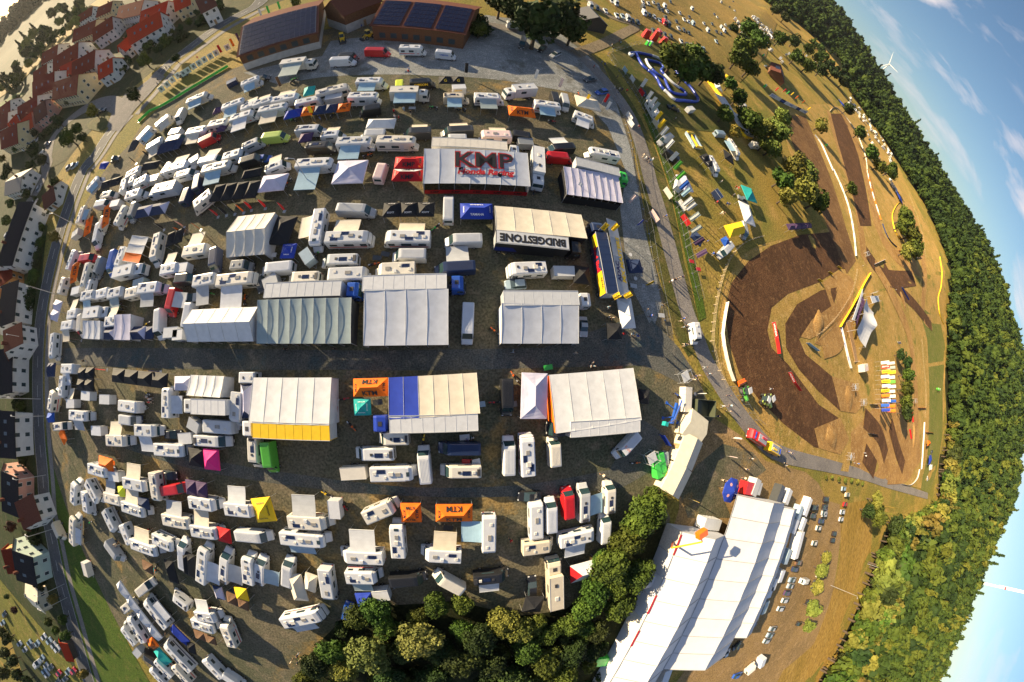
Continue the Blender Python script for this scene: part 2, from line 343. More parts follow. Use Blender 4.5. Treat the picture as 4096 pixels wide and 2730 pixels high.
for f in me.polygons:
    c = f.center; r = math.hypot(c.x, c.y); ph = math.degrees(math.atan2(c.y, c.x))
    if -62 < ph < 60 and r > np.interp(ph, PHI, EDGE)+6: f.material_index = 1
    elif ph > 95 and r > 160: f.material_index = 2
tag(add('terrain', me), kind='structure')
O = 'O'
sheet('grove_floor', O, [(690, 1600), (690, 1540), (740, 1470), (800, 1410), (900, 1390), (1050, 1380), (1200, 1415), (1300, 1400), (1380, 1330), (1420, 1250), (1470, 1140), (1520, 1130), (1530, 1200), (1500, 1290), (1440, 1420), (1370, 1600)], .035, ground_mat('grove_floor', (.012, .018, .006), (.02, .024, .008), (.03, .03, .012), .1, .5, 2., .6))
sheet('village_green', O, [(-40, 440), (60, 420), (150, 370), (240, 270), (300, 190), (380, 110), (520, 20), (560, -30), (380, -60), (250, 20), (140, 150), (40, 260), (-60, 340)], .02, ground_mat('village_green', (.045, .055, .016), (.07, .065, .025), (.10, .085, .045), .04, .25, 1.5, .6))
sheet('paddock_ground', O, [(300, 330), (330, 280), (420, 205), (560, 150), (740, 70), (1110, 45), (1180, 40), (1300, 75), (1385, 150), (1420, 230), (1450, 330), (1490, 560), (1530, 700), (1550, 790), (1600, 860), (1640, 960), (1590, 1040), (1570, 1120), (1510, 1130), (1540, 1190), (1525, 1260), (1440, 1420), (1380, 1568), (900, 1600), (560, 1600), (400, 1600), (330, 1520), (270, 1440), (225, 1340), (160, 1200), (118, 1080), (108, 960), (105, 850), (112, 760), (140, 620), (190, 480), (235, 400)], .012, G_PAD)
sheet('gravel_yard', O, [(560, 168), (740, 130), (760, 95), (850, 85), (1060, 112), (1085, 60), (1115, 35), (1180, 45), (1290, 80), (1375, 150), (1415, 235), (1448, 340), (1478, 520), (1520, 700), (1500, 760), (1440, 640), (1425, 480), (1440, 400), (1395, 290), (1320, 215), (1240, 200), (1150, 185), (1000, 175), (880, 172), (740, 178), (640, 195)], .024, G_GRAV)
sheet('gravel_lane', O, [(112, 800), (420, 800), (850, 806), (1250, 800), (1480, 720), (1560, 800), (1590, 850), (1560, 880), (1480, 840), (1250, 845), (1000, 852), (780, 850), (560, 850), (300, 845), (110, 838)], .024, G_LANE)
sheet('lower_lane', O, [(700, 1092), (950, 1120), (1200, 1115), (1400, 1080), (1470, 960), (1530, 1000), (1500, 1080), (1430, 1120), (1200, 1140), (950, 1140), (700, 1120), (430, 1075), (230, 1010), (240, 1000), (450, 1050)], .026, G_LANE)
sheet('meadow_by_road', O, [(106, 960), (120, 1060), (165, 1200), (225, 1340), (280, 1450), (345, 1568), (420, 1640), (220, 1640), (190, 1500), (150, 1350), (125, 1200), (108, 1080)], .024, G_GREEN)
sheet('town_gardens', O, [(-60, 420), (60, 430), (110, 520), (95, 700), (80, 830), (78, 1000), (95, 1150), (120, 1300), (160, 1450), (180, 1568), (60, 1568), (0, 1380), (-60, 1300)], .016, G_GARDEN)
sheet('verge', O, [(1385, 140), (1425, 235), (1455, 330), (1492, 560), (1550, 770), (1580, 820), (1612, 800), (1600, 720), (1570, 600), (1535, 430), (1500, 330), (1460, 250), (1410, 170)], .03, G_GREEN2)
sheet('green_strip', O, [(1476, 262), (1500, 320), (1535, 420), (1560, 530), (1585, 640), (1605, 740), (1622, 730), (1600, 620), (1575, 510), (1548, 400), (1515, 310), (1490, 262)], .042, G_GREEN)
sheet('kart_lawn', O, [(1400, 125), (1460, 105), (1530, 100), (1590, 160), (1620, 200), (1660, 260), (1690, 310), (1600, 300), (1540, 290), (1490, 270), (1440, 190)], .03, G_GREEN2)
# roads
LROAD = [W('A2', 300, -160), W('A2', 120, -75), W('A1', 2294, 55), W('A1', 2080, 170), W('A1', 1900, 280), W('A1', 1700, 430), W('A1', 1500, 585), W('A1', 1400, 700), W('A1', 1280, 850), W('A1', 1130, 1020), W('A1', 970, 1210), W('A1', 850, 1400), W('B1', 745, 0), W('B1', 640, 250), W('B1', 530, 580), W('B1', 435, 950), W('B1', 370, 1300), W('C1', 350, 0), W('C1', 338, 300), W('C1', 342, 600), W('C1', 358, 900), W('C1', 385, 1200), W('C1', 405, 1500), W('D1', 460, 250), W('D1', 530, 600), W('D1', 610, 900), W('D1', 690, 1200), W('D1', 770, 1480), W('D1', 830, 1640)]
road = strip('road', LROAD, 7.6, .03, G_ASPH)
strip('cycle_path', LROAD[9:], 2.4, .03, G_ASPH2, shift=6.3)
strip('roadside_path', LROAD[2:10], 3.2, .03, G_ASPH2, shift=9.)
RM = mat('road_paint', (.55, .55, .52), .7, .15)
L = smooth_line(LROAD, 14); k = 0; acc = 0
for i in range(len(L)-1):
    d = L[i+1]-L[i]; l = np.linalg.norm(d); acc += l
    if acc > 7.5:
        acc = 0; u = d/l; n_ = np.array([-u[1], u[0]]); p = L[i]; q = p+u*3.2
        me = MB().quad(*[(*(a+n_*s), .055+.02*math.hypot(*a)/70) for a, s in ((p, -.09), (q, -.09), (q, .09), (p, .09))]).mesh('lane_dash', [RM]); add('lane_dash', me, road)
for s in (-3.5, 3.5): strip('edge_line', LROAD, .14, .037, RM, shift=s, parent=road)
RROAD = [W('A3', -400, 210), W('A3', -150, 235), W('A3', 60, 280), W('A3', 300, 335), W('A3', 480, 425), W('A3', 650, 540), W('A3', 800, 690), W('A3', 930, 850), W('A3', 1040, 1020), W('A3', 1110, 1180), W('A3', 1190, 1420), W('B3', 1240, 100), W('B3', 1330, 400), W('B3', 1410, 700), W('B3', 1490, 1000), W('B3', 1570, 1280), W('B3', 1650, 1480), W('C3', 1740, 190), W('C3', 1850, 380), W('C3', 1970, 570), W('C3', 2120, 770), W('C4', 0, 960), W('C4', 150, 1035), W('C4', 300, 1075), W('C4', 500, 1120), W('C4', 700, 1170), W('C4', 900, 1225), W('C4', 1060, 1285), W('C4', 1250, 1345), W('C4', 1430, 1400)]
strip('service_road', RROAD, 4.6, .05, G_ASPH2)
strip('meadow_track', [W('A3', 560, 490), W('A3', 800, 400), W('A3', 1000, 300), W('A3', 1100, 230), W('A3', 900, 160), W('A3', 760, 60), W('A3', 600, -60)], 5., .05, ground_mat('dusty_track', (.24, .19, .12), (.19, .155, .10), (.28, .22, .14), .08, .5, 3., .4))
strip('village_road', [W('A1', 1120, 1010), W('A1', 1050, 950), W('A1', 950, 920), W('A1', 800, 960), W('A1', 620, 1080), W('A1', 470, 1250), W('A1', 420, 1450), W('B1', 420, 0), W('B1', 330, 200), W('B1', 230, 330)], 7, .04, G_PAVE)
sheet('junction_paving', 'A1', [(960, 1130), (1000, 1030), (1120, 850), (1240, 790), (1330, 720), (1400, 640), (1480, 690), (1330, 860), (1200, 1000), (1080, 1180), (980, 1170)], .05, G_PAVE)
sheet('traffic_island_grass', 'A1', [(780, 1120), (880, 1040), (960, 1010), (985, 1060), (960, 1150), (900, 1185), (800, 1160)], .06, G_GREEN2)
# the race track
G_OCH = ground_mat('ochre_infield', (.42, .26, .075), (.30, .21, .05), (.48, .32, .12), .06, .4, 2.6, .6, patch=(.17, .17, .035), p_lo=.56, p_hi=.68)
G_MIDS = ground_mat('brown_race_soil', (.20, .11, .045), (.14, .075, .032), (.27, .16, .07), .08, .5, 2.6, .9)
sheet('infield', O, [(1640, 900), (1652, 800), (1650, 720), (1665, 650), (1700, 590), (1740, 565), (1800, 550), (1850, 545), (1900, 525), (1850, 440), (1810, 340), (1790, 262), (1830, 240), (1900, 240), (1960, 250), (2010, 300), (2060, 400), (2110, 480), (2150, 560), (2172, 650), (2175, 760), (2170, 900), (2165, 1010), (2150, 1100), (2125, 1125), (2040, 1105), (1950, 1085), (1880, 1075), (1820, 1050), (1750, 1000), (1690, 940)], .045, G_OCH)
sheet('race_lane', O, [(1800, 265), (1850, 268), (1880, 340), (1912, 420), (1942, 520), (1966, 600), (1945, 630), (1905, 534), (1880, 470), (1850, 400), (1820, 330)], .065, G_MIDS)
sheet('race_lane', O, [(1908, 262), (1935, 262), (1965, 330), (1988, 430), (2002, 520), (1976, 520), (1950, 420), (1925, 330)], .065, G_SOIL)
sheet('turned_soil', O, [(1664, 712), (1680, 650), (1720, 600), (1770, 566), (1840, 540), (1905, 534), (1945, 575), (1950, 620), (1930, 618), (1880, 650), (1810, 676), (1772, 708), (1762, 760), (1772, 800), (1810, 838), (1850, 890), (1880, 930), (1925, 960), (1942, 1000), (1920, 1040), (1870, 1028), (1800, 975), (1740, 915), (1698, 860), (1674, 790)], .06, G_SOIL)
sheet('inner_soil', O, [(1805, 800), (1803, 745), (1830, 700), (1885, 668), (1925, 660), (1915, 700), (1865, 735), (1835, 780), (1850, 815), (1910, 865), (1950, 920), (1930, 945), (1880, 900), (1835, 850)], .075, G_SOIL)
sheet('jump_face', O, [(1865, 735), (1915, 700), (1935, 690), (1930, 730), (1890, 765), (1860, 780), (1838, 775)], .085, G_SOIL2)
sheet('jump_face', O, [(1910, 865), (1960, 880), (1985, 930), (1965, 950), (1930, 945)], .085, G_SOIL2)
sheet('jump_face', O, [(1870, 985), (1930, 960), (1950, 1010), (1930, 1045), (1880, 1030)], .085, G_SOIL2)
sheet('dry_banking', O, [(1890, 650), (1930, 622), (1955, 640), (1960, 760), (1900, 800), (1870, 790), (1920, 740)], .08, G_SOIL2)
for i, (nm, ln, wd, mt) in enumerate([
    ('race_lane', [('O', 1905, 258), ('O', 1918, 310), ('O', 1940, 380), ('O', 1962, 450), ('O', 1978, 530), ('O', 1985, 600)], 8, G_SOIL2),
    ('race_lane', [('O', 1935, 262), ('O', 1955, 300), ('O', 1985, 380), ('O', 2005, 460), ('O', 2020, 530), ('O', 2055, 585), ('O', 2110, 620)], 14, G_SOIL2),
    ('race_lane', [('O', 2100, 640), ('O', 2040, 640), ('O', 2010, 610), ('O', 1990, 580)], 12, G_SOIL),
    ('race_lane', [('O', 2090, 470), ('O', 2115, 560), ('O', 2125, 640), ('O', 2120, 720), ('O', 2140, 745)], 10, G_SOIL2),
    ('race_lane', [('O', 2030, 610), ('O', 2060, 660), ('O', 2100, 700), ('O', 2140, 750)], 9, G_SOIL),
    ('race_lane', [('O', 2010, 610), ('O', 2050, 680), ('O', 2085, 760), ('O', 2100, 850), ('O', 2105, 960), ('O', 2105, 1040), ('O', 2085, 1085), ('O', 2040, 1090)], 11, G_SOIL2),
    ('race_lane', [('O', 1985, 960), ('O', 2020, 1000), ('O', 2035, 1050)], 9, G_SOIL),
    ('race_lane', [('O', 1985, 1040), ('O', 2010, 1080)], 9, G_SOIL),
    ('race_lane', [('O', 2045, 975), ('O', 2060, 1030), ('O', 2075, 1075)], 9, G_SOIL),
    ('race_lane', [('O', 1955, 640), ('O', 1950, 720), ('O', 1930, 790), ('O', 1890, 810)], 5, G_SOIL2)]):
    strip(nm, [W(*p) for p in ln], wd, .06+.006*i, mt)
sheet('dry_infield', O, [(1950, 1000), (2040, 900), (2090, 900), (2110, 980), (2115, 1060), (2080, 1110), (2020, 1100), (1960, 1070)], .05, G_SOIL2)
sheet('event_ground', O, [(1600, 1010), (1640, 960), (1700, 1000), (1760, 1060), (1850, 1085), (1880, 1110), (1900, 1150), (1930, 1160), (1935, 1200), (1925, 1290), (1910, 1380), (1870, 1480), (1830, 1568), (1760, 1640), (1500, 1640), (1600, 1500), (1500, 1480), (1390, 1568), (1380, 1540), (1440, 1430), (1530, 1260), (1560, 1170), (1560, 1090)], .03, ground_mat('dusty_event_ground', (0.325, 0.213, 0.088), (0.25, 0.169, 0.075), (0.375, 0.25, 0.125), .05, .35, 2.4, .5))
sheet('grey_forecourt', O, [(1560, 1130), (1600, 1070), (1660, 1020), (1730, 1040), (1760, 1080), (1720, 1110), (1650, 1120), (1680, 1190), (1580, 1190)], .045, G_PAD)
sheet('parking_meadow', O, [(1930, 1160), (1990, 1150), (2005, 1190), (2000, 1280), (1975, 1350), (1940, 1420), (1930, 1470), (1880, 1500), (1870, 1480), (1905, 1390), (1930, 1290)], .035, G_STUB)
sheet('stubble_field', O, [(1860, 1490), (1905, 1440), (1930, 1435), (1935, 1470), (1890, 1540), (1850, 1640), (1740, 1640), (1800, 1540)], .045, G_STUB)
sheet('hill_meadow', O, [(2110, 700), (2160, 740), (2172, 800), (2165, 900), (2165, 1000), (2150, 1090), (2135, 1135), (2115, 1125), (2130, 1050), (2135, 900), (2130, 780)], .05, ground_mat('bright_meadow', (.13, .15, .03), (.17, .17, .04), (.22, .19, .06), .03, .2, 1.8, .5))
sheet('camp_meadow', O, [(2010, 290), (2040, 330), (2080, 420), (2110, 480), (2095, 490), (2060, 420), (2020, 340)], .05, G_FIELD)
sheet('car_meadow', O, [(1370, -20), (1760, -30), (1790, 40), (1760, 130), (1700, 190), (1640, 150), (1540, 90), (1480, 60), (1420, 30)], .04, ground_mat('car_meadow', (.24, .16, .045), (.18, .14, .04), (.28, .19, .06), .02, .15, 1.6, .5, stretch=(1, .4, 1), rot=-.6))
for k, P_ in enumerate(([(1740, 15), (1790, 60), (1860, 100), (1960, 220), (1975, 215), (1880, 95), (1800, 30)], [(1800, 35), (1850, 60), (1930, 130), (2000, 225), (2005, 215), (1940, 120), (1860, 50)])):
    sheet('crop_field', O, P_, .06, (G_FIELD, G_GREEN)[k])
sheet('river_meadow', O, [(-40, 255), (40, 200), (120, 120), (230, 30), (255, 5), (240, -10), (140, 70), (60, 150), (-40, 215)], .06, G_FIELD)
sheet('river_meadow', O, [(-40, 300), (30, 245), (60, 215), (40, 215), (-40, 265)], .07, G_GREEN)
sheet('lower_car_field', O, [(-30, 1390), (60, 1500), (140, 1580), (210, 1600), (150, 1500), (60, 1400), (0, 1330)], .04, ground_mat('lower_meadow', (.16, .16, .03), (.12, .13, .025), (.26, .19, .06), .04, .25, 2., .5))
# earth mounds and jumps of the track
def mound(t, x, y, lx, ly, h, rz, m):
    p = W(t, x, y); V = []; F = []; n = 14; k = 10
    for i in range(n+1):
        for j in range(k+1):
            u = -1+2*i/n; v = -1+2*j/k; z = h*max(0, (1-abs(u)**2.4))*max(0, (1-v*v))**.8+(rnd.uniform(-.08, .08) if abs(u) < .9 and abs(v) < .9 else -.1)
            V.append((u*lx, v*ly, z))
    for i in range(n):
        for j in range(k): a = i*(k+1)+j; F.append((a, a+k+1, a+k+2, a+1))
    me = bpy.data.meshes.new('earth_mound'); me.from_pydata(V, [], F); me.update(); me.materials.append(m); me.polygons.foreach_set('use_smooth', [True]*len(F))
    o = add('earth_mound', me, None, (p[0], p[1], terr(*p)), R_(rz)); tag(o, kind='structure')
for a in [('O', 1880, 745, 7, 4, .9, 35), ('O', 1950, 915, 6, 5, .9, -50), ('O', 1910, 1005, 7, 4, .9, -30), ('O', 2100, 1000, 10, 2.5, 1., 85), ('O', 2075, 690, 8, 3, 1., -50)]: mound(*a, G_SOIL2)
# ---------------------------------------------------------------- vehicle kits: each kit is a list of parts built once and shared
def ring(x, zb, zt, w, tw=.92, r=.14):
    a = [(-w*.88, zb), (-w, zb+.12), (-w, zb+(zt-zb)*.55), (-w*(tw+.03), zt-r*1.3), (-w*(tw-.03), zt-r*.3), (-w*(tw-.16), zt)]
    return [(x, y, z) for y, z in a]+[(x, -y, z) for y, z in reversed(a)]
def P(name, mb, mats, key=None, loc=(0, 0, 0), smooth=False, sub=()): return dict(n=name, me=mb.mesh(name, mats, smooth), key=key, loc=loc, sub=sub)
WH = {}
def wheel_me(r, w):
    if (r, w) not in WH:
        b = MB(); b.cyl((0, -w/2, 0), (0, w/2, 0), r, n=12); WH[(r, w)] = (b.mesh('wheel', [TYRE], False), MB().cyl((0, -w/2-.01, 0), (0, w/2+.01, 0), r*.55, n=8).mesh('rim', [RIM]))
    return WH[(r, w)]
def wheels(xs, y, r=.34, w=.24): return [dict(n='wheel', me=wheel_me(r, w)[0], key=None, loc=(x, s*y, r), sub=[dict(n='rim', me=wheel_me(r, w)[1], key=None, loc=(0, 0, 0), sub=())]) for x in xs for s in (-1, 1)]
def slant(x0, z0, w0, x1, z1, w1, o=.02):
    """glass pane leaning between two heights at the nose"""
    n = Vector((z0-z1, 0, x1-x0)).normalized()*o
    a = [(x0, -w0, z0), (x0, w0, z0), (x1, w1, z1), (x1, -w1, z1)]
    return MB().loft([[tuple(Vector(p)-n*2) for p in a], [tuple(Vector(p)+n) for p in a]])
def sidewin(xa, xb, z0, z1, y, s, sk=0.): return MB().box(xa, xb, s*y-.02, s*y+.02, z0, z1) if not sk else MB().loft([[(xa, s*(y+d), z0), (xb, s*(y+d), z0), (xb-sk, s*(y+d)-s*.05, z1), (xa, s*(y+d)-s*.05, z1)] for d in (-.03, .015)])
def small(n, x, y, z, lx, ly, h, m, sub=()): return dict(n=n, me=_smallme(n, lx, ly, h, m), key=None, loc=(x, y, z), sub=sub)
_sm = {}
def _smallme(n, lx, ly, h, m):
    k = (n, lx, ly, h, m.name)
    if k not in _sm: _sm[k] = MB().box(-lx/2, lx/2, -ly/2, ly/2, 0, h, taper=min(.03, h*.3)).mesh(n, [m])
    return _sm[k]
def mk_van(ribs=True, camper=0):
    b = MB().loft([ring(*a) for a in ((-3, .55, 2.3, .92), (-2.93, .42, 2.5, .985), (-2.6, .4, 2.58, 1), (1.2, .4, 2.58, 1), (1.62, .4, 2.5, .985), (2.3, .42, 1.5, .97), (2.45, .43, 1.34, .965), (2.88, .46, 1.04, .92), (3.0, .5, .86, .84))])
    k = [P('body', b, [paint('w')], 'body'), P('windscreen', slant(1.66, 2.44, .78, 2.28, 1.54, .88), [GLASS2])]
    for s in (-1, 1):
        k.append(P('side_window', sidewin(1.25, 2.15, 1.45, 2.05, .975, s, .45), [GLASS]))
        k.append(P('mirror', MB().box(1.9, 2.05, s*1.03-.1, s*1.03+.1, 1.35, 1.65), [PLAST]))
        k.append(P('headlight', MB().box(2.72, 2.93, s*.68-.14, s*.68+.14, .85, 1.06), [LAMP]))
        k.append(P('tail_light', MB().box(-3.0, -2.93, s*.86-.06, s*.86+.06, .9, 1.6), [TAIL]))
        if camper: k.append(P('side_window', sidewin(-1.6, .4, 1.45, 2.0, .975, s), [GLASS]))
    k.append(P('rear_window', MB().box(-3.02, -2.96, -.7, .7, 1.45, 2.05), [GLASS]))
    k.append(P('bumper', MB().box(2.85, 3.06, -.85, .85, .35, .62), [PLAST])); k.append(P('number_plate', MB().box(3.055, 3.075, -.26, .26, .42, .54), [WHT]))
    if ribs:
        r = MB()
        for y in (-.55, -.33, -.11, .11, .33, .55): r.box(-2.4, 1.0, y-.045, y+.045, 2.57, 2.605)
        k.append(P('roof_ribs', r, [paint('w')], 'body'))
    if camper:
        k += [small('roof_vent', -1.9, 0, 2.57, .5, .5, .12, VENT), small('roof_vent', .2, 0, 2.57, .42, .42, .10, PLAST)]
        if camper > 1: k += [small('solar_panel', -.85, .1, 2.59, 1.2, .7, .04, SOLAR), small('rear_box', -2.6, 0, 2.57, .5, 1.1, .12, PLAST)]
    return k+wheels((-1.75, 1.95), .88)
def mk_mh(kind):
    """motorhome: living box, sloping cab, overcab bed"""
    top = 3.05 if kind == 0 else 2.88
    box = MB().loft([ring(*a, tw=.97, r=.12) for a in ((-3.5, .6, top-.12, 1.08), (-3.42, .5, top, 1.14), (1.95, .5, top, 1.14))])
    if kind == 0: box.loft([ring(*a, tw=.95, r=.16) for a in ((1.95, 1.95, top, 1.13), (2.5, 1.95, top-.02, 1.12), (2.95, 2.05, top-.22, 1.04), (3.08, 2.2, top-.5, .94))])
    else: box.loft([ring(*a, tw=.9, r=.1) for a in ((1.95, 2.0, top, 1.13), (2.35, 2.0, top-.22, 1.02), (2.6, 2.02, top-.55, .95))])
    cab = MB().loft([ring(*a) for a in ((1.9, .45, 2.2, .97), (2.35, .45, 2.12, .96), (2.86, .45, 1.52, .95), (3.05, .46, 1.3, .94), (3.42, .48, 1.0, .9), (3.52, .52, .84, .82))])
    k = [P('body', box, [paint('w')], 'body'), P('cab', cab, [paint('w')], 'cab'), P('windscreen', slant(2.4, 2.08, .8, 2.84, 1.56, .87), [GLASS2])]
    for s in (-1, 1):
        k += [P('side_window', sidewin(2.0, 2.75, 1.4, 1.95, .945, s, .35), [GLASS]), P('window', MB().box(-.9, .35, s*1.135-.03, s*1.135+.03, 1.55, 2.15), [GLASS]), P('window', MB().box(-3.0, -2.0, s*1.135-.03, s*1.135+.03, 1.6, 2.15), [GLASS]),
              P('mirror', MB().box(2.55, 2.7, s*1.05-.1, s*1.05+.1, 1.3, 1.65), [PLAST]), P('headlight', MB().box(3.22, 3.46, s*.66-.14, s*.66+.14, .82, 1.03), [LAMP]), P('tail_light', MB().box(-3.53, -3.44, s*.95-.07, s*.95+.07, .8, 1.3), [TAIL])]
    k.append(P('door', MB().box(.55, 1.2, -1.165, -1.13, .6, 2.35), [paint('w2')])); k.append(P('stripe', MB().box(-3.3, 1.8, -1.155, -1.13, 1.05, 1.25), [paint('grey')], 'stripe')); k.append(P('stripe', MB().box(-3.3, 1.8, 1.13, 1.155, 1.05, 1.25), [paint('grey')], 'stripe'))
    k += [small('roof_vent', -2.7, .25, top-.02, .55, .55, .14, VENT), small('skylight', .9, 0, top-.02, .85, .6, .13, mat('skylight', (.28, .27, .25), .2)), small('roof_vent', -1.1, -.45, top-.02, .42, .42, .12, VENT)]
    if kind != 2: k += [small('solar_panel', -1.7, .5, top, 1.3, .62, .05, SOLAR)]
    if kind == 0: k += [small('skylight', 2.35, 0, top-.04, .5, .7, .08, GLASS), small('air_conditioner', -.2, .1, top-.02, .75, .6, .2, paint('w3'))]
    if kind == 2: k += [small('solar_panel', -2.0, -.4, top, 1.2, .6, .05, SOLAR), small('satellite_dish', -.3, .5, top-.02, .55, .55, .22, paint('w'))]
    return k+wheels((-1.9, 2.55), .93)
def mk_mi():
    top = 3.0
    b = MB().loft([ring(*a, tw=.95, r=.16) for a in ((-4, .6, top-.15, 1.08), (-3.9, .45, top, 1.15), (2.6, .45, top, 1.15), (3.25, .45, top-.18, 1.12), (3.6, .45, 2.3, 1.1), (3.92, .48, 1.35, 1.06), (4.05, .55, .95, .98))])
    k = [P('body', b, [paint('w')], 'body'), P('windscreen', slant(3.4, 2.6, .98, 3.86, 1.5, 1.0), [GLASS2])]
    for s in (-1, 1):
        k += [P('window', MB().box(-3.3, -2.0, s*1.135-.03, s*1.135+.03, 1.55, 2.15), [GLASS]), P('window', MB().box(-.8, .9, s*1.135-.03, s*1.135+.03, 1.5, 2.15), [GLASS]), P('side_window', MB().box(2.0, 3.1, s*1.135-.03, s*1.135+.03, 1.4, 2.15), [GLASS]), P('mirror', MB().box(3.5, 3.65, s*1.22-.1, s*1.22+.1, 1.6, 2.1), [PLAST]), P('headlight', MB().box(3.85, 4.03, s*.75-.16, s*.75+.16, .8, 1.02), [LAMP])]
    k += [small('roof_vent', -3.0, .2, top-.02, .55, .55, .14, VENT), small('air_conditioner', -1.6, 0, top-.02, .9, .7, .22, paint('w3')), small('skylight', .6, .1, top-.02, .9, .6, .13, mat('skylight', (.28, .27, .25), .2)), small('solar_panel', -.5, .55, top, 1.3, .6, .05, SOLAR), small('solar_panel', -2.3, -.5, top, 1.3, .6, .05, SOLAR), small('roof_vent', 2.1, -.2, top-.02, .42, .42, .12, PLAST), P('stripe', MB().box(-3.6, 3.0, -1.16, -1.13, 1.0, 1.25), [paint('grey')], 'stripe'), P('stripe', MB().box(-3.6, 3.0, 1.13, 1.16, 1.0, 1.25), [paint('grey')], 'stripe')]
    return k+wheels((-2.2, 2.9), .95)
def mk_cv():
    b = MB().loft([ring(*a, tw=.96, r=.18) for a in ((-2.75, .9, 2.0, 1.05), (-2.68, .5, 2.45, 1.12), (-2.4, .45, 2.62, 1.15), (2.3, .45, 2.62, 1.15), (2.62, .45, 2.4, 1.12), (2.78, .7, 1.7, 1.06))])
    k = [P('body', b, [paint('w')], 'body'), P('front_window', slant(2.5, 2.36, .9, 2.72, 1.75, .95), [GLASS]), P('drawbar', MB().cyl((2.6, -.5, .45), (3.7, 0, .45), .05).cyl((2.6, .5, .45), (3.7, 0, .45), .05), [STEEL]), P('gas_locker', MB().box(2.7, 3.1, -.5, .5, .5, .95), [paint('w2')])]
    for s in (-1, 1): k += [P('window', MB().box(-1.9, -.9, s*1.14-.03, s*1.14+.03, 1.4, 2.0), [GLASS]), P('window', MB().box(.6, 1.9, s*1.14-.03, s*1.14+.03, 1.4, 2.0), [GLASS]), P('tail_light', MB().box(-2.78, -2.66, s*.85-.1, s*.85+.1, .75, .95), [TAIL])]
    k += [P('door', MB().box(-.55, .1, -1.17, -1.14, .55, 2.25), [paint('w2')]), P('rear_window', MB().box(-2.77, -2.69, -.7, .7, 1.3, 1.85), [GLASS]), small('skylight', .3, .05, 2.6, .85, .6, .14, mat('skylight', (.28, .27, .25), .2)), small('roof_vent', -1.6, .3, 2.6, .45, .45, .12, VENT), small('roof_vent', 1.7, -.3, 2.6, .4, .4, .12, VENT)]
    return k+wheels((-.15,), 1.0, .32, .2)
def mk_tb():
    b = MB().box(-1.7, 1.7, -.95, .95, .5, 2.25)
    k = [P('box', b, [paint('w')], 'body'), P('drawbar', MB().cyl((1.6, -.4, .45), (2.7, 0, .45), .05).cyl((1.6, .4, .45), (2.7, 0, .45), .05), [STEEL]), P('roof_edge', MB().box(-1.73, 1.73, -.98, -.93, 2.2, 2.28), [paint('silver')]), P('roof_edge', MB().box(-1.73, 1.73, .93, .98, 2.2, 2.28), [paint('silver')]), P('rear_door', MB().box(-1.73, -1.705, -.85, .85, .6, 2.15), [paint('w2')]), P('corner_post', MB().box(1.68, 1.73, -.98, -.9, .5, 2.26), [STEEL]), P('corner_post', MB().box(1.68, 1.73, .9, .98, .5, 2.26), [STEEL]), P('tail_light', MB().box(-1.75, -1.72, -.9, -.7, .45, .6), [TAIL]), P('tail_light', MB().box(-1.75, -1.72, .7, .9, .45, .6), [TAIL])]
    return k+wheels((-.5, .25), .98, .3, .2)
def cab_parts(x0, h=2.9):
    """lorry cab whose rear wall is at x0"""
    b = MB().loft([ring(*a, tw=.95, r=.14) for a in ((x0, .6, h, 1.2), (x0+1.3, .6, h+.02, 1.22), (x0+1.85, .6, h-.2, 1.2), (x0+2.1, .6, 1.9, 1.2), (x0+2.2, .6, 1.4, 1.18), (x0+2.22, .55, .8, 1.12))])
    k = [P('cab', b, [paint('w')], 'cab'), P('windscreen', slant(x0+1.92, h-.35, 1.02, x0+2.17, 1.75, 1.06), [GLASS2]), P('roof_hatch', MB().box(x0+.5, x0+1.1, -.35, .35, h, h+.06), [PLAST]), P('bumper', MB().box(x0+1.9, x0+2.3, -1.1, 1.1, .4, .75), [PLAST])]
    for s in (-1, 1): k += [P('side_window', MB().box(x0+.9, x0+1.8, s*1.2-.03, s*1.2+.03, 1.7, 2.4), [GLASS]), P('mirror', MB().box(x0+1.95, x0+2.1, s*1.38-.1, s*1.38+.1, 1.6, 2.3), [PLAST]), P('headlight', MB().box(x0+2.15, x0+2.27, s*.85-.15, s*.85+.15, .7, .9), [LAMP])]
    return k
def mk_tk():
    k = [P('box', MB().box(-4.2, 1.9, -1.25, 1.25, .95, 3.5), [paint('w')], 'body'), P('chassis', MB().box(-4.1, 4.0, -.5, .5, .55, .93), [PLAST]), P('roof_rail', MB().box(-4.22, 1.92, -1.28, -1.2, 3.45, 3.54), [paint('silver')]), P('roof_rail', MB().box(-4.22, 1.92, 1.2, 1.28, 3.45, 3.54), [paint('silver')]), small('roof_hatch', -2.0, 0, 3.49, .7, .6, .12, VENT), small('roof_hatch', .4, .1, 3.49, .6, .5, .12, PLAST), P('rear_door', MB().box(-4.24, -4.2, -1.1, 1.1, 1.05, 3.4), [paint('w2')])]
    for s in (-1, 1): k += [P('window', MB().box(-1.2, .2, s*1.25-.03, s*1.25+.03, 2.1, 2.75), [GLASS]), P('locker', MB().box(-2.6, -.6, s*1.15-.1, s*1.15+.1, .5, .92), [PLAST])]
    return k+cab_parts(2.0, 2.75)+wheels((-2.5, 3.1), 1.05, .48, .3)
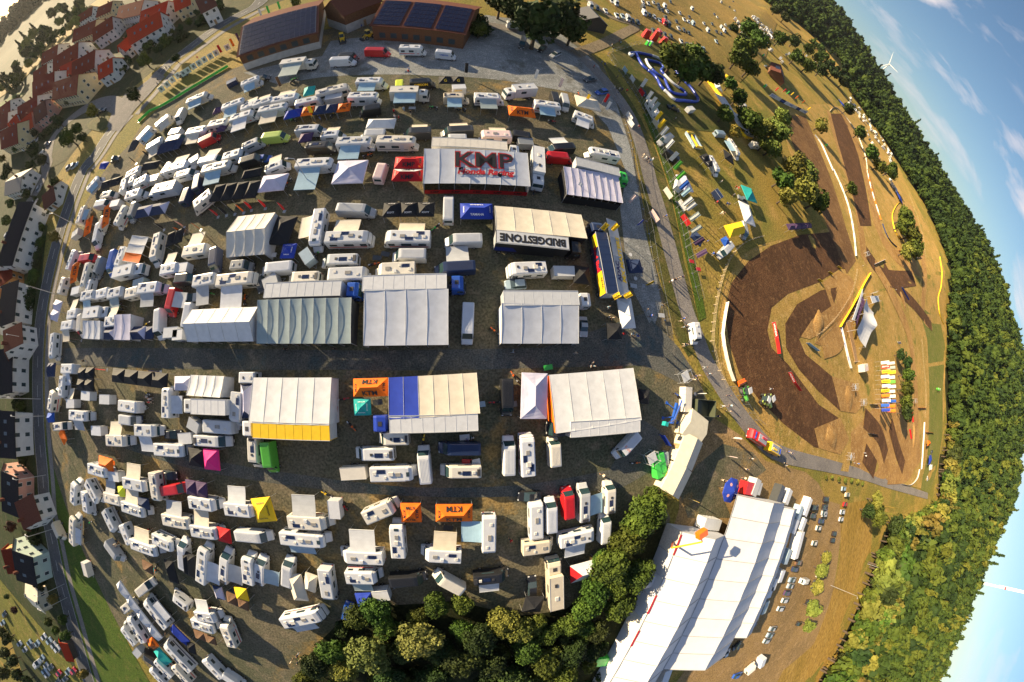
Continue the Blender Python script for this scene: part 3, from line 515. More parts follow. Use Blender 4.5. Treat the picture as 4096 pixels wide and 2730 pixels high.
def mk_semi(Lt):
    k = [P('trailer', MB().box(-Lt/2-1, Lt/2-1, -1.27, 1.27, 1.15, 4.0), [paint('w')], 'body'), P('chassis', MB().box(-Lt/2-.8, Lt/2+2.2, -.5, .5, .7, 1.13), [PLAST])]
    r = MB(); n = int(Lt/1.5)
    for i in range(n+1): x = -Lt/2-1+i*Lt/n; r.box(x-.03, x+.03, -1.26, 1.26, 3.99, 4.02)
    k.append(P('roof_seams', r, [paint('w2')], 'body')); k += [P('roof_rail', MB().box(-Lt/2-1.02, Lt/2-.98, min(s*1.22, s*1.31), max(s*1.22, s*1.31), 3.93, 4.05), [paint('silver')]) for s in (-1, 1)]
    k.append(P('rear_door', MB().box(-Lt/2-1.06, -Lt/2-1.005, -1.15, 1.15, 1.25, 3.9), [paint('w2')])); k += [P('side_skirt', MB().box(-Lt/2+.5, Lt/2-3, s*1.2-.05, s*1.2+.05, .5, 1.12), [PLAST]) for s in (-1, 1)]
    return k+cab_parts(Lt/2-.2, 3.4)+wheels((-Lt/2, -Lt/2+1.3, -Lt/2+2.6, Lt/2-.1, Lt/2+1.3), 1.05, .5, .3)
def mk_car(kind):
    """0 hatchback, 1 estate, 2 saloon, 3 off-roader / pick-up"""
    h = 1.75 if kind == 3 else 1.46; zb = .3 if kind == 3 else .22; bl = .98 if kind == 3 else .88
    b = MB().loft([ring(*a, tw=.94, r=.09) for a in ((-2.15, zb+.2, bl-.1, .78), (-2.05, zb, bl, .87), (-1.2, zb, bl+.04, .9), (.75, zb, bl+.02, .9), (1.0, zb, bl, .9), (1.85, zb, bl-.16, .86), (2.12, zb+.1, bl-.32, .74))])
    xr = {0: -1.95, 1: -2.05, 2: -1.35, 3: -.9}[kind]; rr_ = xr+{0: .5, 1: .35, 2: .65, 3: .2}[kind]
    g = MB().loft([[(x, -w, z), (x, w, z), (x, w2, z2), (x, -w2, z2)] for x, w, z, w2, z2 in ((xr, .76, bl-.02, .74, bl+.04), (rr_, .83, bl-.02, .66, h-.03), (.15, .84, bl-.02, .67, h-.03), (1.02, .80, bl-.04, .76, bl+.01))])
    r = MB().loft([[(rr_-.02, -.64, h-.05), (.2, -.65, h-.05), (.2, .65, h-.05), (rr_-.02, .64, h-.05)], [(rr_+.06, -.58, h+.01), (.08, -.6, h+.01), (.08, .6, h+.01), (rr_+.06, .58, h+.01)]])
    k = [P('body', b, [paint('w')], 'body', smooth=False), P('windows', g, [GLASS]), P('roof', r, [paint('w')], 'body')]
    for s in (-1, 1): k += [P('headlight', MB().box(1.9, 2.08, s*.6-.13, s*.6+.13, bl-.32, bl-.18), [LAMP]), P('tail_light', MB().box(-2.14, -2.0, s*.66-.1, s*.66+.1, bl-.25, bl-.08), [TAIL])]
    return k+wheels((-1.35, 1.35), .8, .32, .2)
KITS = dict(van=(mk_van(), 6., 2., 2.55, 'van'), vanc=(mk_van(False, 2), 6.4, 2., 2.6, 'van'), vanw=(mk_van(False, 1), 5.2, 1.95, 2., 'van'), mh=(mk_mh(0), 7., 2.3, 2.95, 'motorhome'), ml=(mk_mh(1), 7., 2.3, 2.85, 'motorhome'), m2=(mk_mh(2), 7., 2.3, 2.85, 'motorhome'), mi=(mk_mi(), 8., 2.35, 2.95, 'motorhome'), cv=(mk_cv(), 5.6, 2.3, 2.6, 'caravan'), tb=(mk_tb(), 3.4, 1.95, 2.25, 'trailer'), tk=(mk_tk(), 8.4, 2.5, 3.5, 'truck'), car=(mk_car(0), 4.3, 1.8, 1.4, 'car'), est=(mk_car(1), 4.6, 1.8, 1.4, 'car'), sal=(mk_car(2), 4.6, 1.8, 1.4, 'car'), suv=(mk_car(3), 4.7, 1.9, 1.7, 'car'))
LEN0 = dict(van=6., vanc=6., vanw=6., mh=7., ml=7., m2=7., mi=8., cv=5.5, tb=3.4, tk=8.4, car=4.3, est=4.3, sal=4.3, suv=4.3)
NAMES = dict(van='delivery_van', vanc='camper_van', vanw='minibus_van', mh='motorhome', ml='motorhome', m2='motorhome', mi='motorhome', cv='caravan', tb='box_trailer', tk='box_truck', car='parked_car', est='parked_car', sal='parked_car', suv='parked_car')
WORD = dict(van='panel van', vanc='camper van', vanw='window van', mh='overcab motorhome', ml='low-profile motorhome', m2='dish-topped motorhome', mi='integrated motorhome', cv='caravan', tb='box trailer', tk='box truck', car='hatchback', est='estate car', sal='saloon car', suv='off-road car')
CNAME = dict(w='white', w2='white', w3='creamy white', w4='cool white', silver='silver', grey='grey', black='black', dark='dark grey', navy='dark blue', blue='blue', royal='royal blue', teal='teal', red='red', orange='orange', yellow='yellow', lime='lime green', green='green', beige='beige', bluegrey='blue grey', rose='pinkish', greygreen='grey green', sky='pale blue', cream='cream', lilac='pale lilac', pink='pink', purple='dark purple', brown='brown', neon='neon yellow', kgreen='bright green', olive='olive')
def put_kit(kit, root, cols):
    for p in kit:
        o = add(p['n'], p['me'], root, p['loc'])
        if p['key'] and p['key'] in cols: o.material_slots[0].link = 'OBJECT'; o.material_slots[0].material = cols[p['key']]
        for q in p['sub']: add(q['n'], q['me'], o, q['loc'])
def awning(root, x0, x1, s, depth, ya, za, drop, m, legs=True, name='awning'):
    """fabric awning from the side wall of a vehicle (root space); s = +1 left, -1 right"""
    n = 6; top = []; V = MB()
    for i in range(n+1):
        t = i/n; top.append((s*(ya+depth*t), za-drop*t-.10*math.sin(math.pi*t)))
    V.loft([[(x, y, z) for x, (y, z) in ((x0, a), (x1, a), (x1, (a[0], a[1]-.03)), (x0, (a[0], a[1]-.03)))] for a in top])
    V.box(x0, x1, s*(ya+depth)-.04, s*(ya+depth)+.04, za-drop-.16, za-drop+.03)
    add(name, V.mesh(name, [m]), root)
    if legs:
        for x in (x0+.1, x1-.1): add('awning_leg', MB().cyl((x, s*(ya+depth-.05), 0), (x, s*(ya+depth-.05), za-drop-.1), .03, n=6).mesh('awning_leg', [LEGM]), root)
AWC = ['w2', 'cream', 'sky', 'w4', 'beige', 'silver', 'bluegrey']
VEH = []
def vehicle(kind, col, t, x1, y1, x2, y2, opt='', far=False):
    kit, L0, w0, hr, cat = KITS[kind]
    a = W(t, x1, y1, hr); b = W(t, x2, y2, hr); d = b-a; L = float(np.linalg.norm(d)); c = (a+b)/2
    lim = (.82, 1.22); L = min(max(L, L0*lim[0]), L0*lim[1]); yaw = math.atan2(d[1], d[0])
    if kind == 'mh' and col == 'w': kind = ('mh', 'ml', 'm2', 'mh')[(int(x1)*7+int(y1)*3) % 4]; kit = KITS[kind][0]
    if kind == 'van' and col == 'w' and (int(x1)+int(y2)) % 4 == 0: kind = 'vanc'; kit = KITS[kind][0]
    sc_ = (L/LEN0[kind], w0/{'van': 2., 'vanc': 2., 'vanw': 2., 'mi': 2.3, 'tb': 1.9}.get(kind, w0), 1)
    root = empty(NAMES[kind], (c[0], c[1], terr(*c)), yaw, sc_)
    pc = paint(['w', 'w2', 'w3', 'w4', 'w', 'w2'][(int(x1*3+y1)) % 6]) if col == 'w' else paint(col)
    cols = dict(body=pc, cab=pc if (int(x1)+int(y1)) % 3 else paint('w2'), stripe=paint(['grey', 'bluegrey', 'red', 'silver', 'navy', 'beige'][(int(x2)+int(y1)) % 6]))
    put_kit(kit, root, cols)
    desc = CNAME[col]+' '+WORD[kind]
    for o_ in opt.split():
        s = {'L': 1, 'R': -1}[o_[0]]; ac = o_[1:].split(',') if len(o_) > 1 else []
        ck = next((q for q in ac if q in PAINT), AWC[(int(x1)+int(y2)) % len(AWC)]); dp = next((float(q) for q in ac if q.replace('.', '').isdigit()), 2.6)
        hl = LEN0[kind]/2; za = {'van': 2.3, 'vanc': 2.3, 'tk': 3.2, 'cv': 2.35, 'tb': 2.1}.get(kind, 2.6); wy = {'tk': 1.26, 'van': .98, 'vanc': .98, 'tb': .96}.get(kind, 1.15)
        awning(root, -hl*.72, hl*.38, s, dp, wy, za, .55, cloth(ck)); desc += ' with '+CNAME[ck]+' awning'
    return pend(root, desc, cat, t, (x1+x2)/2, (y1+y2)/2, dict(van='vans in the paddock', motorhome='motorhomes in the paddock', caravan='caravans in the paddock', trailer='box trailers', truck='trucks', car='parked cars')[cat])
# ---------------------------------------------------------------- vehicles: kind colour rear-xy front-xy (roof middle line) awning side
DATA = {
'A1': '''mh w 1665 905 1872 815 R;van w 1628 962 1568 1075;mh w 1392 1118 1525 1010 R;mh w 1232 1248 1348 1122 R;mh w 1325 1312 1440 1243 R,cream,3.2;tb w 1512 1183 1612 1162;van grey 1485 1248 1655 1212
mh w 1672 1180 1855 1145 R,cream;mh w 1868 1112 2040 1080;van red 1772 1262 1938 1185;mh w 1985 960 2192 885 R,sky,3;mh w 2150 965 2345 890 L,cream;mh w 2055 1060 2290 985 R,w4,3.6;vanc silver 2185 1300 2320 1240
mh w 1995 1400 2175 1345;van w 1775 1440 1985 1400 L,cream;van black 2140 1440 2330 1385;tb w 1690 1450 1770 1400;mh w 1480 1510 1700 1450 L,beige;van w 1440 1560 1540 1420;mh w 1800 1520 2080 1455 R,sky,3;van w 1560 1570 1740 1520;mh w 1140 1568 1240 1510
suv dark 978 1425 1045 1395;mh w 2175 745 2310 690 R;car dark 1602 668 1675 635;car black 865 990 935 965;car silver 590 1505 625 1470;car bluegrey 625 1495 680 1450;car black 390 1290 435 1275;est silver 200 1345 235 1290;car silver 225 1325 262 1275;car bluegrey 250 1300 285 1250;car w 275 1290 305 1240;car silver 300 1270 330 1230;vanw w 380 1370 350 1400''',
'A2': '''tk w 200 560 540 515 R,greygreen,5;van black 740 485 905 480;van w 660 525 885 515;van red 975 435 1195 440;ml w 1285 415 1525 420;van w4 1610 450 1795 470;suv black 5 690 115 665;mi w3 530 835 838 755;mh w 895 715 1170 710 R,sky,2.4;mh w 825 855 1108 850;tb silver 600 880 785 850;cv w 345 920 570 870
m2 w 135 895 410 840 L,cream;mh w 0 925 125 885 L,cream;mh w 20 985 290 935 R,cream,3.4;van black 1100 945 925 975;van neon 1280 775 1285 705;van black 1375 725 1608 712;tb w 1760 780 1880 775;tk w 1200 800 1550 800 R,sky,3;vanc beige 1680 850 1915 855 R,sky;mh w 1960 850 2232 860 R,greygreen,3
van w 1155 1180 915 1190;van dark 1570 1160 1310 1170 R,beige,1.6;van dark 1950 1145 1650 1160 R,beige,1.6;van w 1890 1228 1675 1228;cv rose 2294 1200 2020 1195 R,beige,1.6;van w 345 1150 620 1135;van lime 50 1215 270 1190;vanc w 585 1200 780 1185 L,beige,1.8;vanc black 440 1300 700 1285;mh w 720 1265 1052 1255 R,sky,3.2;mh w 1070 1250 1462 1255
mh w 335 1465 720 1445 R,sky,5;vanc w 110 1500 240 1450 L,beige;car blue 0 1412 125 1398''',
'A3': '''tk w 215 770 -60 790;vanw w -45 205 82 220;van dark 112 320 95 385;suv black 305 385 250 440;est silver 432 455 355 488;sal dark 755 685 660 702;est blue 860 800 765 815;mh w 205 915 455 950 R,sky,2.4;van black 380 820 412 935;van silver 470 835 498 950;mh w 565 1005 765 1080 R,w4,2.6;van black 15 1185 200 1215;tb grey 60 1262 190 1270;tk w 240 1300 250 1650
van black 578 1300 300 1320 R,w2,2.4;van red 325 1380 558 1398;mh w 985 1395 660 1335;car black 1160 780 1210 850;ml w 1235 885 1335 1065;suv black 1400 930 1525 975;tb w 1565 975 1650 965;van silver 1440 1205 1345 1255;van black 1385 1335 1535 1450;van bluegrey 1830 1178 1938 1195;mh w 1955 1235 2060 1410 R,sky,2.6;mh w 1780 1390 1872 1550;mh w 2150 1280 2252 1295;suv grey 2265 580 2310 600;van w 1965 735 2030 790;mh w 2030 870 2110 960;vanw silver 2110 1180 2180 1210''',
'B1': '''mh w 775 168 882 45 R,sky,1.6;mh w 690 470 748 312 R,sky,1.6;mh w 1085 170 1112 58;mh w 1212 -10 1150 140;ml w 1215 112 1312 60;tb w 1330 80 1412 60;van w 900 230 1012 200;van w 835 308 968 280;tb w 965 310 1082 285;mh w 1118 232 1268 182;tk w 1595 120 1275 192;mh w3 1112 320 1020 500;van grey 1190 300 1142 430
van w 872 468 825 690;van w 912 428 868 545;tb w 640 590 695 545;van navy 1620 290 1682 120;van navy 1738 170 1772 0;mh w 1850 212 1720 320;cv w 1590 740 1882 690 L,cream,3;van navy 1905 690 1890 900;cv w 1425 900 1577 868 L,cream,2.6;tb w 1580 880 1672 868;vanw grey 2080 862 2232 850;van dark 1560 972 1702 958;mh w 1725 1000 1932 962 R,silver,3.4
mi w 1932 992 2284 955 R,w4,3.8;mh w 1402 560 1345 840;mh w 1092 690 1020 890;van blue 1002 710 950 940;tk w 1000 922 1250 862;mh w 600 885 662 708;cv w 520 1100 562 968;van red 690 792 832 768;mh w 782 830 725 1060;van grey 892 770 820 960;vanw w 792 1080 815 985;tb w 625 1095 718 1068;mh w 722 1135 842 1110 R,sky;cv w 845 1122 957 1090;mh w 955 1112 1102 1075 R,greygreen
cv w 1110 1112 1228 1082;mh w 1225 1062 1442 1038 R,silver;cv w 592 1302 682 1278 L,cream;van red 1542 1050 1480 1300 L,w2,3;van w 1402 1240 1388 1512;van w 1682 1185 1630 1472;suv silver 1640 1148 1702 1132;tk w 740 1282 932 1262;van w3 705 1290 690 1490;cv w 530 1402 657 1380 R,cream;mh w 940 1362 1042 1345 L,cream;tb w 1445 1462 1602 1450;tb greygreen 1185 1030 1280 1000;tb w 1560 1480 1612 1475
car w 285 300 305 265;car silver 330 180 345 120;car w 40 590 60 560''',
'B2': '''van silver 705 330 1065 345;van w 1722 445 1728 185;mh w 572 345 512 690 R,cream,2.6;mi w 615 602 1032 590 L,cream,2.6;mi w 1562 592 1132 590 R,beige,1.8;van w 2030 605 1688 612;van w 1522 745 1205 747;van navy 1968 850 1592 872 R,silver,3;mh w 1422 872 1040 890;vanc w 905 790 558 802;van w 315 852 10 882;van w 558 950 250 962;cv w 635 932 980 918;tb bluegrey 420 720 482 820;tb silver 62 1030 182 958;van w 1905 1182 1893 1552;van rose 1082 72 1142 -100;car dark 20 960 30 1060''',
'B3': '''mi w 312 868 -30 882;tb w 360 905 580 908;est bluegrey 135 1008 -60 1018;sal silver 648 1308 660 1492;tb w 1522 60 1500 180;tb navy 1830 172 1885 250;suv grey 2045 225 2140 290;van grey 2085 458 2118 602;van w 1988 655 1888 762;vanw w 1640 1368 1668 1560''',
'C1': '''mh w 468 -60 450 180 R,w2,1.6;cv w 500 258 692 258 R,w4,2.6;mh w 542 340 530 530;mh w 430 632 462 430;tb w 530 575 732 570 L,cream,2.4;tb w 670 492 862 512;tb w 865 532 1002 537;cv w 1000 582 1272 615;mh w 1482 702 1482 410 R,w4,2.4;vanw w 2292 340 2122 340;mh w 2107 500 2090 752;tb silver 1762 792 1690 742;cv w 1785 772 2092 792;mh w 600 672 792 690 R,silver,2
van w 470 782 582 770;tb w 785 810 932 822;van w 1055 712 1197 732;mh w 940 902 1132 912 L,cream;mh w 1195 812 1397 822 R,w4,2.8;suv black 1440 850 1592 856;mh w 1370 982 1652 1002;tb w 1595 890 1712 880;vanc w 1715 902 2032 922;mh w 785 1152 952 1200;tb w 960 1222 1062 1232;mh w 1085 1282 1322 1330 L,cream,2.8;mh w 1360 1220 1392 1440;van red 1430 1362 1628 1337;suv black 1432 1215 1552 1232;mh w 1680 1462 1942 1500
mh w 640 1470 652 1260;mh w 770 1290 862 1452;mh w 740 1395 762 1565;cv w 920 1412 1072 1450 L,silver;mh w 1085 1492 1292 1560 L,cream;mh w 2000 1522 2292 1550 L,w2,2.8;vanc w 2250 890 2262 1152''',
'C2': '''van green 70 920 112 1212;van w 1352 890 1090 892;vanc w 1232 1030 862 1032;tb w 755 1205 982 1192;mh w 1020 1212 1428 1202;van w 1522 1300 1490 965;van navy 2017 985 1628 985;vanc w 2022 1190 1645 1192;van black 2255 348 2262 692;van w 2275 1225 2275 875''',
'C3': '''mi w 155 1230 140 850;van w 402 1142 390 885;van w4 1150 850 958 1062;sal black 272 1412 58 1420;cv w 228 1800 224 1470;van w 365 1740 362 1440;van red 525 1612 515 1340;vanc silver 660 1640 665 1308 R,sky,2.6;van w 890 1562 896 1282''',
'D1': '''mh w 1450 110 1702 160 L,silver;mh w 1705 212 1947 250 L,cream;van w 2095 262 2400 290;ml w 925 40 1022 242;mh w 640 332 642 80 R,w4,1.5;cv w 1090 190 1140 312;mh w 1150 322 1422 420 L,cream;mh w 1360 280 1542 370;van w 1625 570 1610 300;mh w 1790 690 1812 350 R,w4,2.6;van w 1990 690 2007 390 R,silver,2.8;mh w 2222 690 2200 450;vanc w 2310 700 2318 470 R,bluegrey
van silver 930 322 1062 500;tb w 740 500 772 622;van w 1220 782 1332 690;van w 1090 932 1168 870;mi w 1482 1092 1270 830 R,w4,2.2;van w 1642 892 1538 810;mh w 1745 982 1942 1010 L,w2,2.4;mh w 1715 1042 1922 1110;mh w 2072 1262 1980 1040;mi w 1282 1222 1130 980;mh w 1200 1242 1060 1060;mi w 1702 1482 1450 1220;van black 1392 1422 1250 1322;tb silver 1190 1352 1265 1260;mh w 1500 1500 1400 1400;mh w 1440 1570 1340 1460
mh w 1662 1562 1560 1450;cv w 1820 1372 1992 1552;van w 2030 1545 2110 1600;van beige 480 190 512 260;car black 22 985 35 945;car bluegrey 5 1060 20 1030;car w 150 1245 175 1215;car silver 195 1300 225 1265;sal bluegrey 235 1245 265 1200;car dark 262 1270 295 1235;sal bluegrey 305 1255 335 1205;sal bluegrey 350 1395 380 1330;vanw w 308 1435 335 1385;sal silver 385 1450 415 1405;est dark 425 1475 465 1410;est bluegrey 368 1500 402 1450;est silver 395 1530 425 1490;car red 500 1515 530 1475;sal bluegrey 580 1505 612 1460;car red 630 1500 660 1455;car dark 555 1570 590 1525;sal dark 500 1590 520 1550;car w 370 1185 390 1155;car bluegrey 415 1225 440 1190;car silver 455 1265 482 1225;car w 485 1300 512 1260''',
'D2': '''mh w 158 80 378 92 L,silver,3.4;mh w 120 160 362 182 R,bluegrey,1.6;tb w 394 -32 404 60;ml w 552 62 722 -10;mh w 730 262 715 85;mh w 648 270 412 258 R,w2,3.6;mh w 1052 262 838 250 R,beige,3;cv w 1196 36 1194 252 R,sky,3.2;van w 150 412 156 275;mh w 342 325 372 507;mh w 455 367 637 370 R,greygreen,1.8;tb w 600 460 678 452;van black 680 392 872 377;van w 1062 440 912 360;vanc black 1115 382 1303 360 R,w2,2;car blue 450 592 476 500;mi w 130 600 338 560 R,w4,1.6''',
'D3': '''van w 482 190 490 45;ml beige 65 222 222 200;mi w 250 186 437 142 R,w4,2.4;tk beige 232 540 226 275;est black 108 472 108 362''',
'A4': '''mh w 20 300 50 340;mh w 95 540 150 490;cv w 150 500 190 470;ml w 180 490 215 460;cv w 120 560 150 535;van silver 260 500 300 480;cv red 305 500 330 520;mh w 335 510 370 480;van dark 395 520 420 500;car w 420 560 445 545;mh w 440 590 480 560;cv w 470 600 505 590;mh w 10 430 60 445;mh w -40 340 0 390''',
'C4': '''est bluegrey 672 1338 728 1340;suv beige 700 1392 765 1392;sal black 510 1432 570 1432;sal black 500 1500 562 1500;car dark 418 1508 472 1505;car red 682 1478 738 1475;est w 655 1548 718 1542;est silver 482 1558 565 1552;car dark 1490 985 1462 1020;car silver 1440 1262 1438 1225;vanw w 1465 1130 1465 1160''',
'D4': '''sal dark 236 5 268 5;est dark 285 6 320 6;car dark 228 46 258 46;est silver 278 40 324 40;car navy 270 74 302 72;car w 254 110 288 108;sal w 376 28 410 28;est w 368 64 404 62;sal black 334 138 368 136;sal black 326 172 360 170;car w 232 188 268 186;est navy 290 240 332 238;car dark 280 276 314 275;car black 270 312 310 308;car w 255 352 288 352;car dark 240 388 270 386;sal navy 224 422 264 418;est navy 130 322 172 320;sal bluegrey 112 378 158 375;sal silver 102 408 150 408;est purple 88 445 132 442;est w 75 484 122 480;est w 55 526 98 524;car black 198 490 238 486;car black 146 602 190 600;sal silver 15 630 55 626;sal bluegrey 0 662 42 660;est silver -12 692 22 688;vanw w 162 384 228 378;suv brown 155 288 185 286''',
'H': '''car w 545 810 580 790;car silver 565 800 600 775;car w 590 790 625 765;suv black 640 760 670 735;car blue 620 885 690 860;van w 700 860 735 830;car dark 715 655 745 640''',
}
for t_, blk in DATA.items():
    for ln in blk.replace('\n', ';').split(';'):
        q = ln.split()
        if not q: continue
        vehicle(q[0], q[1], t_, *map(float, q[2:6]), ' '.join(q[6:]))
# cars on the golden meadow at the top right
CARS = [(710, 40), (770, 60), (845, 85), (948, 125), (998, 135), (1045, 152), (1088, 175), (1135, 190), (1180, 10), (1230, 20), (1275, 15), (1180, 60), (1318, 35), (1375, 45), (1320, 68), (1355, 82), (1398, 95), (1192, 105), (1237, 125), (1282, 142), (1330, 170), (1385, 145), (1372, 190), (1410, 208), (1480, 185), (1510, 110), (1595, 145), (1550, 165), (1590, 188), (1630, 202), (1500, 245), (1547, 262), (1590, 285), (1620, 72), (1727, 205), (1763, 265), (1800, 210), (1820, 125), (1845, 148), (1840, 275), (1880, 297), (1885, 240), (1920, 220), (1955, 250), (1910, 268), (1840, 362), (1275, 265), (1328, 285), (1377, 300), (1432, 320), (1525, 362), (1580, 388), (1620, 402), (1690, 430), (1725, 432), (1880, 15), (1985, 10), (1955, 58), (2000, 92), (940, 15), (900, -2), (1425, 10)]
CC = ['silver', 'black', 'w', 'w', 'bluegrey', 'silver', 'dark', 'black', 'w', 'silver', 'silver', 'dark', 'navy', 'w', 'black', 'black', 'silver', 'w', 'black', 'w', 'bluegrey', 'dark', 'red', 'dark', 'black']
for i, (x, y) in enumerate(CARS):
    k = ('car', 'est', 'sal', 'suv', 'car', 'van')[i % 6 if i % 11 else 5] if i != 13 else 'van'
    vehicle(k if k != 'van' else 'vanw', CC[i % len(CC)], 'A3', x-11, y-20, x+11, y+20)
# far camps on the slope at the right
def camp(t, line, n, wid, seed, far=True):
    r = random.Random(seed); L = [np.array(p, float) for p in line]
    for i in range(n):
        s = (i+.5)/n*(len(L)-1); k = int(s); p = L[k]+(L[min(k+1, len(L)-1)]-L[k])*(s-k); d = L[min(k+1, len(L)-1)]-L[max(k, 0)]; d = d/(np.linalg.norm(d)+1e-6); nn = np.array([-d[1], d[0]])
        p = p+nn*r.uniform(-wid, wid); a = r.uniform(-.9, .9)+(math.pi if r.random() < .5 else 0); u = np.array([d[0]*math.cos(a)-d[1]*math.sin(a), d[0]*math.sin(a)+d[1]*math.cos(a)])*8
        kind = r.choice(['mh', 'cv', 'mh', 'van', 'cv', 'ml', 'car']); col = r.choice(['w', 'w', 'w', 'w', 'silver', 'w3', 'dark' if kind in ('van', 'car') else 'w'])
        vehicle(kind, col, t, *(p-u), *(p+u), opt=r.choice(['', '', 'R', 'L']) if kind in ('mh', 'cv') else '')
camp('A4', [(735, 880), (790, 960), (850, 1030), (900, 1090), (960, 1180), (1020, 1250), (1080, 1340), (1130, 1440)], 44, 26, 3)
camp('B4', [(1075, 0), (1095, 60), (1120, 120), (1150, 170), (1175, 220)], 7, 6, 4)
camp('A4', [(890, 1150), (930, 1260), (990, 1400), (1030, 1500), (1070, 1560)], 12, 12, 5)
camp('A3', [(2010, 140), (2030, 210), (2100, 310), (2170, 330)], 6, 12, 6)
camp('A3', [(2150, 150), (2200, 180), (2240, 240), (2280, 320), (2330, 280), (2290, 230)], 18, 24, 8)
# ---------------------------------------------------------------- canopies and marquees
def rect3(t, p1, p2, p3, z, z3=None):
    a = W(t, *p1, z); b = W(t, *p2, z); c = W(t, *p3, z if z3 is None else z3); u = b-a; L = np.linalg.norm(u); u = u/L; n = np.array([-u[1], u[0]]); d = float(np.dot(c-b, n))
    return a, u, n, float(L), d
def build_pop(root, a, b, cols, eave=2.15, peak=3.15, walls=(), legs=True, txt=None, tcol=None, curve=True):
    """pop-up canopy 2a x 2b: four sloping panels, valance, four legs"""
    rl = max(0, a-b) if a > b*1.25 else 0; rw = max(0, b-a) if b > a*1.25 else 0
    pk = [(-rl, -rw, peak), (rl, -rw, peak), (rl, rw, peak), (-rl, rw, peak)]; ev = [(-a, -b, eave), (a, -b, eave), (a, b, eave), (-a, b, eave)]
    sides = []
    for i in range(4):
        j = (i+1) % 4; e0, e1 = Vector(ev[i]), Vector(ev[j]); q0, q1 = Vector(pk[i]), Vector(pk[j]); V = MB(); n = 4
        for k in range(n):
            row = []
            for t in (k/n, (k+1)/n):
                s = -.10*math.sin(math.pi*t) if curve else 0
                row.append((e0.lerp(q0, t)+Vector((0, 0, s*.3)), e1.lerp(q1, t)+Vector((0, 0, s*.3)), (e0+e1).lerp(q0+q1, t)/2+Vector((0, 0, s))))
            (a0, a1, am), (b0, b1, bm_) = row
            if (a0-a1).length > .01 or (b0-b1).length > .01: V.quad(a0, am, bm_, b0); V.quad(am, a1, b1, bm_)
        V.quad(e0, Vector((e0.x, e0.y, eave-.26)), Vector((e1.x, e1.y, eave-.26)), e1)
        ck = cols[i % len(cols)]; add('canopy_panel', V.mesh('canopy_panel', [cloth(ck)]), root)
        mid = (e0+e1)/2; up = ((q0+q1)/2-mid); L = (e1-e0).length
        if i in walls: add('side_wall', MB().quad((e0.x*.99, e0.y*.99, .05), (e1.x*.99, e1.y*.99, .05), (e1.x*.99, e1.y*.99, eave-.2), (e0.x*.99, e0.y*.99, eave-.2)).mesh('side_wall', [cloth(ck)]), root)
        if txt:
            tx = txt[i % len(txt)]
            if tx: text(tx, root, mid+up*.36+Vector((0, 0, .02)), e1-e0, up, min(L*.42, (up.length)*1.7) if len(tx) > 1 else .7, tcol or WHT)
    if legs:
        for x, y, _ in ev: add('leg', MB().cyl((x*.97, y*.97, 0), (x*.97, y*.97, eave), .035, n=6).mesh('leg', [LEGM]), root)
def pop(col, t, p1, p2, p3, n=1, eave=2.15, peak=None, walls=(), txt=None, tcol=None, desc=None, cat='canopy', pair=None):
    a, u, nn, L, d = rect3(t, p1, p2, p3, eave)
    for i in range(n):
        c = a+u*(L*(i+.5)/n)+nn*d/2; hx, hy = L/n/2, abs(d)/2; hx = min(max(hx, 1.1), 6); hy = min(max(hy, 1.1), 5)
        cs = col.split('+'); cs = cs if pair is None else [cs[i % len(cs)]]
        root = empty('canopy_tent', (c[0], c[1], terr(*c)), math.atan2(u[1], u[0]))
        build_pop(root, hx*.985, hy*.985, cs, eave, peak or eave+min(1.1, .42*min(hx, hy)+.35), walls, txt=txt, tcol=tcol)
        k = (i+.5)/n
        pend(root, desc or ' and '.join(dict.fromkeys(CNAME[q] for q in cs))+' pop-up canopy'+(' with dark lettering' if (txt and tcol is BLK) else ' with lettering' if txt else ''), cat, t, p1[0]+(p2[0]-p1[0])*k, p1[1]+(p2[1]-p1[1])*k, 'pop-up canopies')
